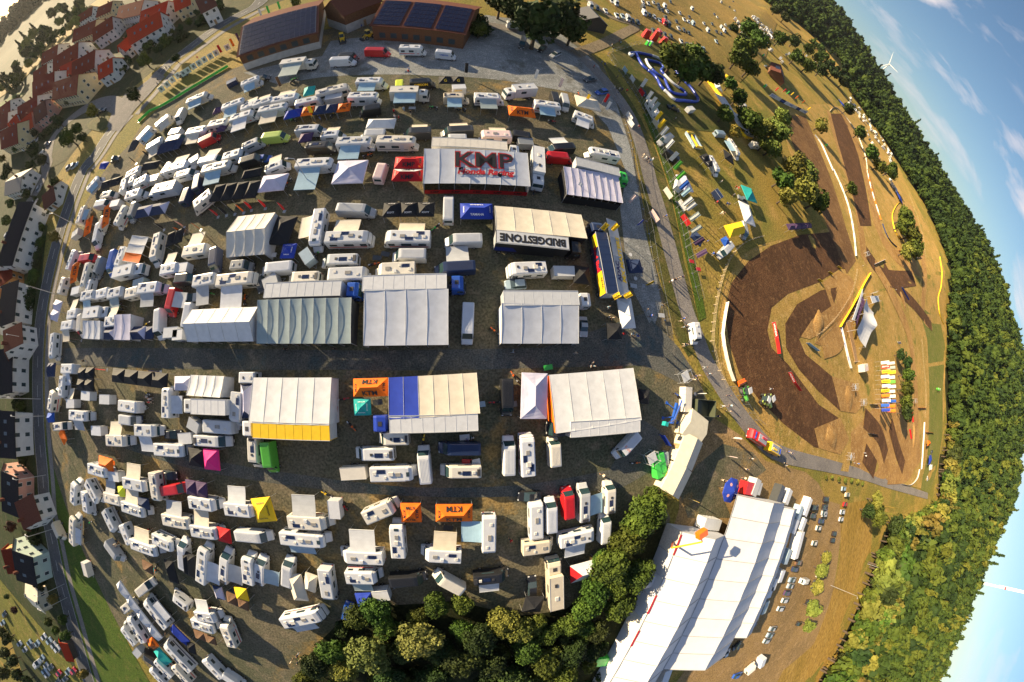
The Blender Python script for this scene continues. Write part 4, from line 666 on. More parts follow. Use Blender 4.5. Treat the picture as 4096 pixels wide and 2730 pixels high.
def marq(t, p1, p2, p3, lo, hi, cols, label, n=6, kind='mono', wall='w', cat='marquee', txt=None, sag=.12, overhang=0., walls=True):
    """frame tent: p1-p2 the low front eave, p3 the far corner next to p2; roof panels bay by bay"""
    a, u, nn, L, d = rect3(t, p1, p2, p3, lo, hi if kind == 'mono' else lo)
    if d < 0: a = a+u*L; u = -u; nn = -nn; d = -d; cols = cols[::-1]
    z0 = terr(*a); root = empty('marquee', (a[0], a[1], z0), math.atan2(u[1], u[0])); bay = L/n
    prof = [(0, lo), (d, hi)] if kind == 'mono' else [(0, lo), (d*.5, hi), (d, lo)]
    for s in range(len(prof)-1):
        (y0, za), (y1, zb) = prof[s], prof[s+1]
        for i in range(n):
            ck = cols[i*len(cols)//n]; V = MB(); k = 5; q = 4; x0 = i*bay+.015; x1 = (i+1)*bay-.015
            P_ = [[(x0+(x1-x0)*g/q, y0+(y1-y0)*h/k, za+(zb-za)*h/k-sag*math.sin(math.pi*g/q)*(.5+.5*math.sin(math.pi*h/k))-sag*.6*math.sin(math.pi*h/k)) for g in range(q+1)] for h in range(k+1)]
            for h in range(k):
                for g in range(q): V.quad(P_[h][g], P_[h][g+1], P_[h+1][g+1], P_[h+1][g])
            me = V.mesh('roof_panel', [cloth(ck)]); me.polygons.foreach_set('use_smooth', [True]*len(me.polygons))
            bm = bmesh.new(); bm.from_mesh(me); bmesh.ops.remove_doubles(bm, verts=bm.verts, dist=.001); bm.to_mesh(me); bm.free(); add('roof_panel', me, root)
    for i in range(n+1):
        b = MB(); x = i*bay
        for s in range(len(prof)-1):
            (y0, za), (y1, zb) = prof[s], prof[s+1]; b.cyl((x, y0, za+.01), (x, y1, zb+.01), .02, n=6)
        add('roof_seam', b.mesh('roof_seam', [mat('seam', (.60, .60, .58), .6)]), root)
    for i in range(n+1):
        add('post', MB().box(i*bay-.05, i*bay+.05, .02, .12, 0, lo-.05).mesh('post', [LEGM]), root)
    if walls:
        add('side_wall', MB().box(.02, .05, .1, d-.1, 0, lo-.08).mesh('side_wall', [cloth(wall)]), root); add('side_wall', MB().box(L-.05, L-.02, .1, d-.1, 0, lo-.08).mesh('side_wall', [cloth(wall)]), root)
        add('back_wall', MB().box(.1, L-.1, d-.08, d-.03, 0, (hi if kind == 'mono' else lo)-.1).mesh('back_wall', [cloth(wall)]), root)
        for x in (.03, L-.03):
            if kind == 'mono': g = [(x, .1, lo-.08), (x, d-.1, lo-.08), (x, d-.1, hi-.15)]
            else: g = [(x, .1, lo-.08), (x, d-.1, lo-.08), (x, d/2, hi-.12)]
            add('gable', MB().quad(*g).mesh('gable', [cloth(wall)]), root)
    tag(root, label, cat, 'large race tents')
    return root, L, d
def semi(t, p1, p2, body, cabc, label, Lt=None, hr=4.0):
    a = W(t, *p1, hr); b = W(t, *p2, hr); v = b-a; L = float(np.linalg.norm(v)); Lt = Lt or max(8, min(15, L)); c = (a+b)/2; yaw = math.atan2(v[1], v[0]); u = v/L
    o = c+u*1.0; root = empty('articulated_truck', (o[0], o[1], terr(*o)), yaw); put_kit(mk_semi(Lt), root, dict(body=paint(body), cab=paint(cabc))); tag(root, label, 'truck', 'race team trucks')
    return root, Lt
# ---------------------------------------------------------------- race team marquees and their trucks
TILE['K'] = (1500, 500, 1.2227)
RED = mat('red_print', (.5, .01, .02), .6); YEL = mat('yellow_print', (.85, .55, .02), .6); GRY = mat('grey_print', (.12, .13, .14), .6); NVY = mat('navy_print', (.03, .03, .12), .6); ORG = mat('orange_print', (.8, .15, .01), .6); GRN = mat('green_print', (.05, .35, .05), .6); BLU = mat('blue_print', (.03, .12, .5), .6)
semi('K', (252, 82), (672, 106), 'w3', 'w', 'white team truck parked behind the largest white tent with black logo', hr=4.)
r, L, d = marq('K', (235, 288), (760, 302), (757, 140), 3.0, 4.3, ['w4'], 'largest white race tent with black logo and red lettering, beside red canopies', 7, sag=.06)
def on_roof(d, lo, hi, fy, dz=.02): return lo+(hi-lo)*fy+dz
up = (0, d, 1.3)
b = MB().box(.1, L-.1, -.12, -.04, .1, 1.15); bar = add('front_barrier', b.mesh('front_barrier', [paint('red')]), r)
for i in range(5): text('KMP', bar, (L*(i+.5)/5, -.13, .65), (1, 0, 0), (0, 0, 1), 1.6, BLK)
text('KMP', r, (L*.56, d*.66, on_roof(d, 3, 4.3, .66, .06)), (1, 0, 0), up, L*.56, RED, height=d*.47, bold=.045)
text('KMP', r, (L*.56, d*.66, on_roof(d, 3, 4.3, .66, .10)), (1, 0, 0), up, L*.55, BLK, height=d*.45, bold=.01)
text('Honda Racing', r, (L*.575, d*.33, on_roof(d, 3, 4.3, .33, .06)), (1, 0, 0), up, L*.54, RED, height=d*.15, shear=.2, bold=.05)
for f in (.25, .45): add('printed_line', MB().slab([(L*.32, d*f, on_roof(d, 3, 4.3, f, .05)), (L*.86, d*f, on_roof(d, 3, 4.3, f, .05)), (L*.86, d*(f+.008), on_roof(d, 3, 4.3, f, .05)), (L*.32, d*(f+.008), on_roof(d, 3, 4.3, f, .05))], .03).mesh('printed_line', [BLK]), r)
pop('red', 'K', (92, 214), (236, 212), (236, 156), txt=['KMP'], tcol=BLK, eave=2.6); pop('red+red+w', 'K', (80, 274), (232, 274), (233, 217), txt=['KMP'], tcol=BLK, eave=2.5)
r2, Lt = semi('K', (985, 178), (1196, 232), 'silver', 'kgreen', 'grey roofed truck with bright green cab behind ribbed white tent')
r, L, d = marq('K', (938, 340), (1213, 383), (1211, 256), 3.0, 3.7, ['lilac'], 'ribbed white awning tent with black front beside green cabbed truck', 8, wall='black')
add('front_panel', MB().box(.1, L-.1, -.05, .02, .1, 2.2).mesh('front_panel', [cloth('black')]), r)
r, Lt = semi('K', (592, 545), (950, 582), 'black', 'black', 'black articulated truck with white lettered roof below cream tent')
add('roof_sheet', MB().box(-Lt/2-.9, Lt/2-1.1, -1.15, 1.15, 4.03, 4.06).mesh('roof_sheet', [paint('w2')]), r); text('BRIDGESTONE', r, (-1, 0, 4.07), (-1, 0, 0), (0, -1, 0), Lt*.9, BLK, height=1.5, bold=.05)
add('side_graphic', MB().slab([(-Lt/2-.9, -1.28, 1.3), (-Lt/2+3.2, -1.28, 1.3), (-Lt/2+2.2, -1.28, 2.6), (-Lt/2-.9, -1.28, 2.6)], .01).mesh('side_graphic', [paint('royal')]), r)
marq('K', (585, 396), (1008, 440), (1036, 556), 3.0, 4.0, ['cream'], 'long cream roofed tent above the black truck with lettered roof', 5, sag=.08, wall='black')
r, Lt = semi('B3', (905, 1108), (800, 560), 'navy', 'navy', 'dark blue hospitality truck with grey side roof beside the road fence')
text('Red Bull', r, (0, 1.29, 2.6), (-1, 0, 0), (0, 0, 1), 5.2, RED, height=1.2, bold=.04)
add('side_graphic', MB().box(-Lt/2-.8, -Lt/2+3.6, 1.275, 1.29, 1.5, 3.6).mesh('side_graphic', [paint('yellow')]), r); text('ADAC', r, (-Lt/2+1.3, 1.3, 3.1), (-1, 0, 0), (0, 0, 1), 2.4, BLK); add('side_graphic', MB().box(Lt/2-4, Lt/2-1.2, 1.275, 1.29, 2.2, 3.8).mesh('side_graphic', [paint('yellow')]), r)
r, L, d = marq('B3', (1055, 1140), (935, 468), (845, 440), 3.2, 4.0, ['silver'], 'grey lettered side roof attached to dark blue hospitality truck', 4, sag=.03, walls=False)
text('ADAC', r, (L*.3, d*.7, 3.2+.8*.7+.05), (1, 0, 0), (0, d, .8), L*.26, NVY, height=d*.34, bold=.04); text('MX MASTERS', r, (L*.46, d*.27, 3.2+.8*.27+.05), (1, 0, 0), (0, d, .8), L*.6, YEL, height=d*.36, shear=.15, bold=.04)
semi('O', (608, 668), (783, 662), 'w2', 'blue', 'truck with blue cab and worn white trailer behind grey green tent')
marq('O', (590, 790), (806, 790), (808, 684), 2.9, 4.1, ['greygreen'], 'grey green frame tent above the central lane', 8, wall='dark')
semi('O', (833, 652), (1026, 646), 'w', 'blue', 'truck with bright blue cab behind the widest pale tent above lane')
marq('O', (835, 795), (1030, 793), (1028, 664), 2.9, 4.05, ['w4'], 'widest pale blue-white tent above the central lane', 4, sag=.07)
semi('O', (1158, 685), (1330, 685), 'w2', 'w', 'white truck with roof hatches behind white tent near the silver car')
marq('O', (1152, 790), (1330, 790), (1331, 703), 2.9, 4.05, ['w4'], 'white tent above central lane next to the silver saloon car', 4, sag=.06)
semi('O', (757, 994), (580, 988), 'yellow', 'w', 'truck with yellow vented roof below white tent in the sixth row')
marq('O', (582, 868), (762, 868), (757, 978), 2.9, 4.05, ['w'], 'white tent joined to the truck with the yellow roof', 5, sag=.06)
semi('O', (1098, 971), (895, 976), 'w', 'royal', 'white trailer truck with blue cab and solar panels below blue and cream tent')
marq('O', (893, 868), (1095, 857), (1099, 951), 2.9, 4.05, ['royal', 'royal', 'cream', 'cream', 'cream', 'cream'], 'blue and cream roofed tent next to orange canopy', 6, sag=.05)
pop('orange', 'O', (812, 913), (893, 911), (893, 868), txt=['KTM'], tcol=BLK, peak=3.3); pop('teal', 'O', (814, 956), (853, 955), (853, 916), txt=['MOTOREX'])
semi('O', (1471, 976), (1312, 988), 'w', 'black', 'white trailer truck with black cab below the tent with orange walls')
marq('O', (1262, 862), (1455, 846), (1472, 966), 2.9, 4.05, ['w'], 'white roofed tent with orange walls at the right end of lane', 5, wall='orange', sag=.05)
pop('lilac', 'O', (1196, 964), (1257, 964), (1257, 858), walls=(), desc='pale lilac canopy with orange edge left of the orange walled tent', eave=2.8, peak=3.5)
marq('O', (430, 786), (583, 785), (575, 706), 2.7, 4.4, ['w'], 'white ridged tent with five bays beside grey green tent', 5, 'gable')
marq('O', (520, 592), (608, 585), (627, 489), 2.8, 4.5, ['w3'], 'cream gabled tent beside the black canopy in the fourth row', 4, 'gable')
marq('B1', (1240, 835), (1330, 602), (1160, 640), 2.6, 3.3, ['orange', 'w2', 'w2'], 'white and orange tent between motorhomes at the left side', 3)
marq('B1', (737, 1512), (893, 1520), (903, 1352), 2.6, 3.3, ['w4'], 'small white truck tent near the left edge above the lane', 3)
marq('O', (438, 862), (515, 865), (516, 915), 2.7, 3.5, ['w'], 'white tent with curved roof and black ended trailer below lane', 4)
semi('O', (524, 937), (434, 934), 'w', 'w2', 'short white truck with vents below curved white tent', Lt=8, hr=3.9)
marq('B1', (1015, 1522), (1163, 1526), (1182, 1292), 2.6, 3.4, ['lilac'], 'pale lilac tent between two navy and lilac canopies', 2)
# pop-up canopies: colour, tile, eave corners, how many side by side
for q in '''dark A1 1142 1362 1200 1345 1205 1252 1;navy A1 1400 1385 1597 1330 1600 1245 4;purple A1 1935 1180 2010 1165 2035 1120 1;purple A1 1900 1025 1972 1000 1985 955 1;black A1 1258 1530 1400 1510 1410 1440 1;royal A1 885 1512 935 1516 962 1450 1
teal A2 420 865 520 840 540 765 1 -;royal A2 245 1072 395 1037 420 965 1;orange A2 396 1040 502 1025 522 950 1 KTM;navy A2 505 1030 715 1002 740 925 2 -;orange A2 718 1005 838 990 856 920 1 KTM;black A2 1640 748 1872 748 1876 690 2 G;orange A3 -25 1030 215 1055 210 975 1 KTM;w A2 980 1155 1238 1150 1252 1065 1;purple A2 375 1280 492 1262 512 1185 1;cream A3 585 950 800 1005 760 900 1
black B1 895 178 1060 130 1105 50 2;orange B1 935 340 910 525 960 515 1 KTM;orange B1 775 450 745 600 795 588 2 KTM;navy+lilac B1 1200 437 1472 388 1496 285 2;black B1 1870 288 2285 248 2300 95 4;black B1 2160 82 2330 50 2330 -20 1;black B1 1480 690 1622 642 1642 520 2;orange B1 660 840 625 1020 672 1010 1 KTM;lilac B1 500 1160 450 1340 512 1340 2;navy+lilac B1 925 1520 1025 1520 1030 1410 1;navy+lilac B1 1155 1522 1290 1520 1300 1400 1;navy B1 1295 1520 1365 1515 1360 1402 1
lilac B2 10 203 245 178 286 30 1;lilac B2 672 127 957 117 985 -88 1;black B2 1130 422 1597 416 1600 290 3 SCOTT;royal B2 1830 437 2130 440 2135 305 1 YAMAHA;black O 614 562 660 565 665 497 1;royal B2 212 792 336 790 358 660 1 YAMAHA
black B3 555 1012 702 1030 716 875 1;navy B3 1055 925 1178 922 1160 802 1;w B3 985 1427 1112 1420 1072 1150 1;black B3 860 1517 990 1517 980 1375 1;lilac B3 1540 190 1630 200 1600 60 1;teal B3 2110 270 2200 300 2180 180 1;w B3 2090 470 2185 512 2190 350 1;yellow B3 1955 607 2105 562 2050 462 1;blue B3 1870 620 1910 690 1955 660 1;navy B3 1600 600 1690 690 1740 640 1
navy C1 425 332 482 332 482 205 2;black C1 690 457 832 462 838 350 2;black C1 700 350 835 350 845 245 2;black C1 1000 377 1490 442 1492 300 4;lilac O 400 898 440 898 443 864 1;navy+lilac O 555 962 583 962 586 882 1;blue C1 430 742 482 742 492 652 1;orange C1 530 830 570 942 580 852 1;black C1 1687 1122 1826 1150 1815 985 1;pink C1 1832 1160 1970 1176 1956 985 1;orange C1 890 1150 1010 1190 1002 1072 1;neon C1 1070 1402 1122 1402 1115 1320 1;purple C1 1670 1382 1860 1422 1852 1287 2;navy C1 1245 1510 1340 1530 1330 1425 1
orange D2 745 77 850 77 846 -20 1 KTM;orange D2 920 74 1110 72 1108 -15 1 KTM;yellow O 592 1202 636 1198 636 1140 1 BARDAHL;cream D2 195 477 270 482 245 345 1;cream D2 245 420 300 440 300 350 1;royal D2 525 510 606 507 592 440 1;black D3 50 537 145 537 142 458 1;w+red D3 300 390 432 352 412 272 1
red D1 1955 302 2072 332 2047 202 1;black D1 1660 600 1742 640 1750 440 2;black D1 1520 670 1602 692 1552 492 1;brown D1 1280 560 1372 612 1360 520 1;navy+lilac D1 1940 822 2017 836 2002 722 1;yellow D1 2120 822 2230 846 2222 742 1;brown D1 2030 850 2225 935 2240 850 2;w4 D1 1040 692 1420 1202 1462 1180 4;brown D1 1750 1165 1940 1235 1935 1180 2;orange D1 1310 1192 1372 1272 1402 1222 1 KTM;teal D1 1375 1292 1490 1422 1522 1372 1;royal D1 1520 1092 1672 1242 1697 1200 1;black D1 1690 1290 1750 1320 1780 1250 1
black A3 1680 1400 1760 1500 1800 1450 2 SCOTT;black A3 1910 1420 1990 1480 2020 1430 1;w A3 1900 960 1990 1000 2035 930 1;w A3 2020 1120 2110 1180 2130 1090 1;w A3 2140 1200 2230 1250 2250 1170 1;w A3 1830 790 1890 830 1900 780 1;royal B4 1180 270 1225 310 1230 270 1;royal A4 680 975 745 1040 750 990 1;purple B4 190 540 395 520 390 470 4;royal C4 1410 1130 1490 1100 1440 1040 1;orange C4 1420 950 1460 950 1460 905 1;black C3 1130 570 1225 580 1222 450 1'''.replace('\n', ';').split(';'):
    f = q.split(); tx = f[9] if len(f) > 9 else None
    tx = None if tx == '-' else tx
    pop(f[0], f[1], tuple(map(float, f[2:4])), tuple(map(float, f[4:6])), tuple(map(float, f[6:8])), int(f[8]), txt=([tx] if int(f[8]) == 1 else [tx, None]) if tx else None, tcol=BLK if tx in ('KTM', 'BARDAHL') else (YEL if tx == 'G' else WHT))
# ---------------------------------------------------------------- the big event hall tent: three gabled spans in bays
va = W('H', 592, 262, 4.6); vb = W('H', 325, 845, 4.6); hu = (vb-va)/np.linalg.norm(vb-va); hn = np.array([-hu[1], hu[0]])
loc = lambda x, y, z: (lambda w: (float(np.dot(w-va, hu)), float(np.dot(w-va, hn))))(W('H', x, y, z))
hall = empty('event_hall_tent', (va[0], va[1], 0), math.atan2(hu[1], hu[0]))
tag(hall, 'huge white event hall tent with three gabled spans beside the car meadow', 'hall tent')
e1 = [loc(405, 258, 4.6)[1], loc(220, 673, 4.6)[1]]; wl = sum(e1)/2; e2 = [loc(765, 397, 4.6)[1], loc(838, 182, 4.6)[1]]; wr = sum(e2)/2
x_top2 = loc(650, 88, 4.6)[0]; x_bot1 = loc(75, 893, 4.6)[0]+14; x_bot2 = loc(330, 840, 4.6)[0]; x_bot3 = loc(618, 712, 4.6)[0]; x_top1 = min(loc(405, 258, 4.6)[0], 0)
w3 = loc(895, 190, 4.2)[1]
sgn = 1 if wl > 0 else -1
SPANS = [(0, wl, x_top1, x_bot1, 4.6, 7.6), (wr, 0, x_top2, x_bot2, 4.6, 7.6), (w3, wr, x_top2+1, x_bot3, 4.2, 5.6)]
HCL = mat('hall_cloth', (.64, .645, .66), .6, .03, .5, bump=.03, spec=.3)
for (ya, yb, xa, xb, ez, rz_) in SPANS:
    n = max(1, round((xb-xa)/5.0)); by = (xb-xa)/n; ym = (ya+yb)/2
    for i in range(n):
        for (y0, z0, y1, z1) in ((ya, ez, ym, rz_), (ym, rz_, yb, ez)):
            V = MB(); k = 4; q = 4; a0 = xa+i*by+.02; a1 = a0+by-.04
            Pp = [[(a0+(a1-a0)*g/q, y0+(y1-y0)*h/k, z0+(z1-z0)*h/k-.10*math.sin(math.pi*g/q)-.06*math.sin(math.pi*h/k)) for g in range(q+1)] for h in range(k+1)]
            for h in range(k):
                for g in range(q): V.quad(Pp[h][g], Pp[h][g+1], Pp[h+1][g+1], Pp[h+1][g])
            add('roof_panel', V.mesh('roof_panel', [HCL]), hall)
    for i in range(n+1):
        x = xa+i*by; add('roof_beam', MB().cyl((x, ya, ez+.02), (x, ym, rz_+.02), .07, n=6).cyl((x, ym, rz_+.02), (x, yb, ez+.02), .07, n=6).mesh('roof_beam', [mat('hall_beam', (.30, .31, .32), .5)]), hall)
    for x in (xa, xb): add('gable_wall', MB().quad((x, ya, 0), (x, yb, 0), (x, yb, ez), (x, ym, rz_-.05), (x, ya, ez)).mesh('gable_wall', [HCL]), hall)
    for y in (ya, yb):
        if y == 0 or (y == wr and ya != wr): continue
        for i in range(n): add('wall_panel', MB().box(xa+i*by+.03, xa+(i+1)*by-.03, y-.03, y+.03, 0, ez-.12).mesh('wall_panel', [HCL if i % 4 else mat('hall_cream', (.72, .68, .58), .6)]), hall)
    add('gutter', MB().box(xa, xb, yb-.12, yb+.12, ez-.02, ez+.06).mesh('gutter', [mat('hall_beam', (.3, .31, .32), .5)]), hall)
for i, (x0, x1) in enumerate(((258, 345), (520, 600), (673, 740))):
    a = loc(405-(x0-258)*.46, x0, 4.6)[0]; b_ = loc(405-(x1-258)*.46, x1, 4.6)[0]; add('red_strip', MB().box(a, b_, wl-.25, wl+.25, 4.66, 4.78).mesh('red_strip', [paint('red')]), hall)
# ---------------------------------------------------------------- houses and barns
ROOFM = dict(red=mat('roof_red_tile', (.40, .04, .015), .95, .22, 5., bump=.3, spec=.08), dark=mat('roof_dark_red_tile', (.17, .026, .014), .95, .3, 5., bump=.3, spec=.08), black=mat('roof_slate', (.022, .023, .028), .9, .2, 4., bump=.2, spec=.1), brown=mat('roof_brown', (.13, .05, .035), .95, .2, 5., bump=.3, spec=.08), cream=mat('roof_cream_sheet', (.62, .58, .45), .6, .06, 1.), grey=mat('roof_grey_tile', (.13, .13, .13), .8, .2, 5., bump=.3), green=mat('roof_green', (.30, .38, .33), .7, .1))
WALLM = dict(w=mat('plaster_white', (.62, .61, .58), .85, .06, .8), cream=mat('plaster_cream', (.62, .50, .28), .85, .06, .8), pink=mat('plaster_pink', (.55, .30, .24), .85, .06, .8), orange=mat('plaster_orange', (.60, .28, .08), .85, .06, .8), wood=mat('barn_boards', (.13, .055, .022), .85, .4, 3.5, bump=.4), stone=mat('barn_concrete', (.42, .42, .40), .9, .12, 1.), darkwood=mat('old_boards', (.06, .05, .04), .9, .3, 3.), green=mat('plaster_green', (.40, .50, .44), .85, .05, .8), shed=mat('shed_panel', (.55, .50, .38), .7, .06, 1.))
WINF = mat('window_frame', (.6, .6, .58), .5)
def house_at(p, yaw, L, wd, eave, ridge, wall, roof, label, cat='house', floors=2, wins=True, chimney=True, over=.5, name='house', group='village houses', skyl=0, base=None, door=True):
    root = empty(name, (p[0], p[1], terr(*p)), yaw); h = wd/2; l = L/2
    prof = [(-h, 0), (h, 0), (h, eave), (0, ridge-.1), (-h, eave)]
    V = MB().loft([[(x, y, z) for y, z in prof] for x in (-l, l)])
    wl_ = add('wall', V.mesh('wall', [WALLM[wall]]), root)
    if base: add('plinth', MB().box(-l-.04, l+.04, -h-.04, h+.04, 0, base[1]).mesh('plinth', [WALLM[base[0]]]), root)
    k = (ridge-eave)/h
    for s in (-1, 1):
        rf = add('roof', MB().slab([(-l-over, s*(h+over), eave-k*over+.05), (l+over, s*(h+over), eave-k*over+.05), (l+over, 0, ridge+.05), (-l-over, 0, ridge+.05)][::s], .18).mesh('roof', [ROOFM[roof]]), root)
        if chimney and s == 1: add('chimney', MB().box(l*.3, l*.3+.7, .5, 1.2, eave, ridge+.9).mesh('chimney', [ROOFM['brown']]), rf)
        for i in range(skyl):
            x = -l*.6+i*l*1.1/max(1, skyl-1) if skyl > 1 else 0; f = .5; y = s*h*f; z = eave+(ridge-eave)*(1-f)+.07
            add('roof_window', MB().slab([(x-.45, y+s*.5, z-k*.5), (x+.45, y+s*.5, z-k*.5), (x+.45, y-s*.5, z+k*.5), (x-.45, y-s*.5, z+k*.5)][::s], .04).mesh('roof_window', [mat('roof_glass', (.12, .16, .2), .1)]), rf)
        if wins:
            n = max(2, int(L/3.2)); fh = eave/floors
            for f in range(floors):
                for i in range(n):
                    x = -l+L*(i+.5)/n; z = f*fh+fh*.38
                    w_ = add('window', MB().box(x-.62, x+.62, s*h-.06, s*h+.06, z-.08, z+1.28).mesh('window', [WINF]), root); add('pane', MB().box(x-.5, x+.5, s*h-.09, s*h+.09, z, z+1.2).mesh('pane', [GLASS]), w_)
    if wins:
        for s in (-1, 1):
            n = max(2, int(wd/3.5)); fh = eave/floors
            for f in range(floors):
                for i in range(n):
                    y = -h+wd*(i+.5)/n; z = f*fh+fh*.38; w_ = add('window', MB().box(s*l-.06, s*l+.06, y-.6, y+.6, z-.08, z+1.28).mesh('window', [WINF]), root); add('pane', MB().box(s*l-.09, s*l+.09, y-.48, y+.48, z, z+1.2).mesh('pane', [GLASS]), w_)
            w_ = add('window', MB().box(s*l-.06, s*l+.06, -.6, .6, eave+.3, eave+1.5).mesh('window', [WINF]), root); add('pane', MB().box(s*l-.09, s*l+.09, -.48, .48, eave+.38, eave+1.42).mesh('pane', [GLASS]), w_)
    if door: add('door', MB().box(-.5, .5, -h-.07, -h+.05, 0, 2.1).mesh('door', [WOODP]), root)
    if label: tag(root, label, cat, group)
    return root
def house(t, r1, r2, wd, eave, ridge, wall, roof, desc, **kw):
    a = W(t, *r1, ridge); b = W(t, *r2, ridge); c = (a+b)/2; d = b-a; L = max(6, min(34, float(np.linalg.norm(d))))
    o = house_at(c, math.atan2(d[1], d[0]), L, wd, eave, ridge, wall, roof, None, **kw)
    pend(o, desc, kw.get('cat', 'house'), t, (r1[0]+r2[0])/2, (r1[1]+r2[1])/2, 'village houses'); return o
for (x1, y1, x2, y2, wd, ev, rg, wl_, rf, sk) in [(1140, 270, 1425, 105, 12, 6.5, 11, 'w', 'red', 4), (1065, 400, 1140, 335, 9, 4.5, 7.5, 'w', 'red', 0), (880, 590, 1000, 520, 9, 5, 8.5, 'w', 'red', 2), (830, 260, 1000, 150, 12, 6.5, 11, 'w', 'dark', 2), (665, 270, 860, 180, 12, 6.5, 11, 'cream', 'dark', 2), (1070, 60, 1290, 0, 12, 6.5, 11, 'w', 'dark', 3), (1270, 100, 1500, 10, 11, 6, 10, 'w', 'red', 2), (880, 70, 1010, 10, 11, 6, 10, 'cream', 'dark', 1), (480, 520, 700, 380, 13, 6, 11, 'w', 'dark', 3), (540, 600, 690, 530, 9, 5, 9, 'w', 'red', 1), (650, 560, 850, 450, 12, 6, 10.5, 'w', 'dark', 3), (290, 740, 490, 640, 12, 6, 11, 'w', 'dark', 3), (480, 740, 700, 670, 12, 6.5, 11, 'cream', 'dark', 3), (300, 650, 420, 570, 10, 5, 9, 'w', 'dark', 1), (160, 960, 330, 860, 12, 6, 10.5, 'w', 'dark', 2), (180, 1090, 275, 1010, 10, 5, 9, 'pink', 'red', 2), (70, 1110, 140, 1030, 10, 5.5, 9.5, 'w', 'red', 1), (300, 980, 400, 900, 10, 5, 9, 'pink', 'brown', 1), (0, 1180, 150, 1110, 13, 6, 11, 'cream', 'dark', 2), (-60, 1080, 70, 1010, 12, 6, 10, 'w', 'dark', 1), (380, 480, 520, 400, 12, 5.5, 10, 'w', 'dark', 2), (1560, -10, 1690, -70, 10, 6, 10, 'cream', 'red', 1), (1760, 0, 1880, -60, 12, 7, 11, 'w', 'brown', 1), (700, 140, 830, 60, 11, 5, 9, 'w', 'dark', 1), (-20, 980, 90, 900, 11, 5, 9, 'w', 'dark', 1)]:
    house('A1', (x1, y1), (x2, y2), wd, ev, rg, wl_, rf, {'w': 'white', 'cream': 'cream', 'pink': 'pinkish'}[wl_]+' walled house with '+{'red': 'bright red tiled', 'dark': 'dark red tiled', 'brown': 'brown tiled'}[rf]+' roof', skyl=sk)
house('B1', (165, 300), (-25, 850), 11, 6.6, 9.2, 'w', 'black', 'long white apartment block with black roof', floors=2)
house('B1', (20, 1050), (-20, 1400), 11, 5.6, 8, 'w', 'black', 'white terraced block with slate roof')
house('B1', (50, 110), (190, 60), 9, 4.6, 6.6, 'w', 'grey', 'white villa with grey roof beside conifer')
house('B1', (380, 230), (470, 150), 8, 3, 5, 'w', 'brown', 'low garage with brown roof by the road', floors=1)
house('B1', (-10, 930), (-10, 1040), 9, 4.6, 6.6, 'orange', 'dark', 'small orange terraced house')
house('C1', (-30, 110), (-40, 490), 11, 5.2, 7.6, 'w', 'black', 'white terraced block with dark roof and bay fronts')
house('C1', (-20, 650), (-10, 1040), 11, 5.4, 7.8, 'w', 'black', 'white row house with dark roof windows', skyl=3)
house('C1', (10, 1190), (20, 1520), 10, 5., 7.4, 'pink', 'black', 'pink walled house with dark roof', skyl=2)
house('C1', (30, -30), (35, 60), 9, 5, 8, 'w', 'brown', 'small white house with brown roof')
house('D1', (110, 400), (150, 640), 11, 5.4, 8.2, 'green', 'black', 'pale green house with slate roof', skyl=2)
house('D1', (20, 420), (60, 560), 9, 5, 8.5, 'orange', 'dark', 'ochre walled house with dark roof')
house('D1', (150, 20), (190, 140), 9, 5, 8, 'w', 'brown', 'white house behind dark red tree')
house('D1', (230, 790), (330, 860), 7, 3, 4.2, 'shed', 'cream', 'flat pale garage block', floors=1, chimney=False)
house('D1', (545, 1250), (580, 1340), 4, 2.4, 3.4, 'darkwood', 'red', 'narrow shed with red roof below the roadside trees', floors=1, chimney=False, wins=False)
# barns with solar roofs
PANEL = MB().box(-.5, .5, -.5, .5, 0, .05, taper=.01).mesh('solar_panel', [mat('solar_panel_barn', (.008, .013, .045), .3, .25, 3., spec=.2)])
FRAMEM = mat('panel_frame', (.40, .42, .45), .4, metal=.4)
def barn(t, p1, p2, p3, eave, ridge, label, nx, ny, skip=(), roofm='brown', wall='wood', base=('stone', 2.2), frame=True):
    a, u, nn, L, d = rect3(t, p1, p2, p3, eave, ridge); d = abs(d); n2 = nn if np.dot(W(t, *p3, ridge)-a, nn) > 0 else -nn
    c = a+u*L/2+n2*d; yaw = math.atan2(u[1], u[0]); root = house_at(c, yaw, L, 2*d, eave, ridge, wall, roofm, label, 'barn', wins=False, chimney=False, over=.6, name='wooden_barn', group='wooden barns with solar roofs', base=base, door=False)
    s = -1 if np.dot(n2, nn) > 0 else 1; k = (ridge-eave)/d; sl = math.hypot(d, ridge-eave)
    rf = [ch for ch in root.children if ch.name.startswith('roof')][0 if s == -1 else 1]
    pw = (L-.6)/nx; ph = (sl-.3)/ny; ang = math.atan(k)
    for i in range(nx):
        if i in skip: continue
        for j in range(ny):
            f = (j+.5)/ny; y = s*d*(1-f); z = eave+(ridge-eave)*f+.13; x = -L/2+.3+(i+.5)*pw
            o = add('solar_panel', PANEL, rf, (x, y, z), 0, (pw*.95, ph*.95, 1)); o.rotation_euler = (-s*ang, 0, 0)
    if frame: add('panel_rack', MB().slab([(-L/2+.2, s*(d-.1), eave+k*.1+.08), (L/2-.2, s*(d-.1), eave+k*.1+.08), (L/2-.2, s*.15, ridge-k*.15+.08), (-L/2+.2, s*.15, ridge-k*.15+.08)][::-s], .03).mesh('panel_rack', [FRAMEM]), rf)
    for i in range(int(L/3.5)):
        x = -L/2+2+i*3.5; add('barn_opening', MB().box(x, x+1.9, s*d-.06, s*d+.06, base[1]+.4, base[1]+2.0).mesh('barn_opening', [GLASS]), root)
    return root, L, d, s
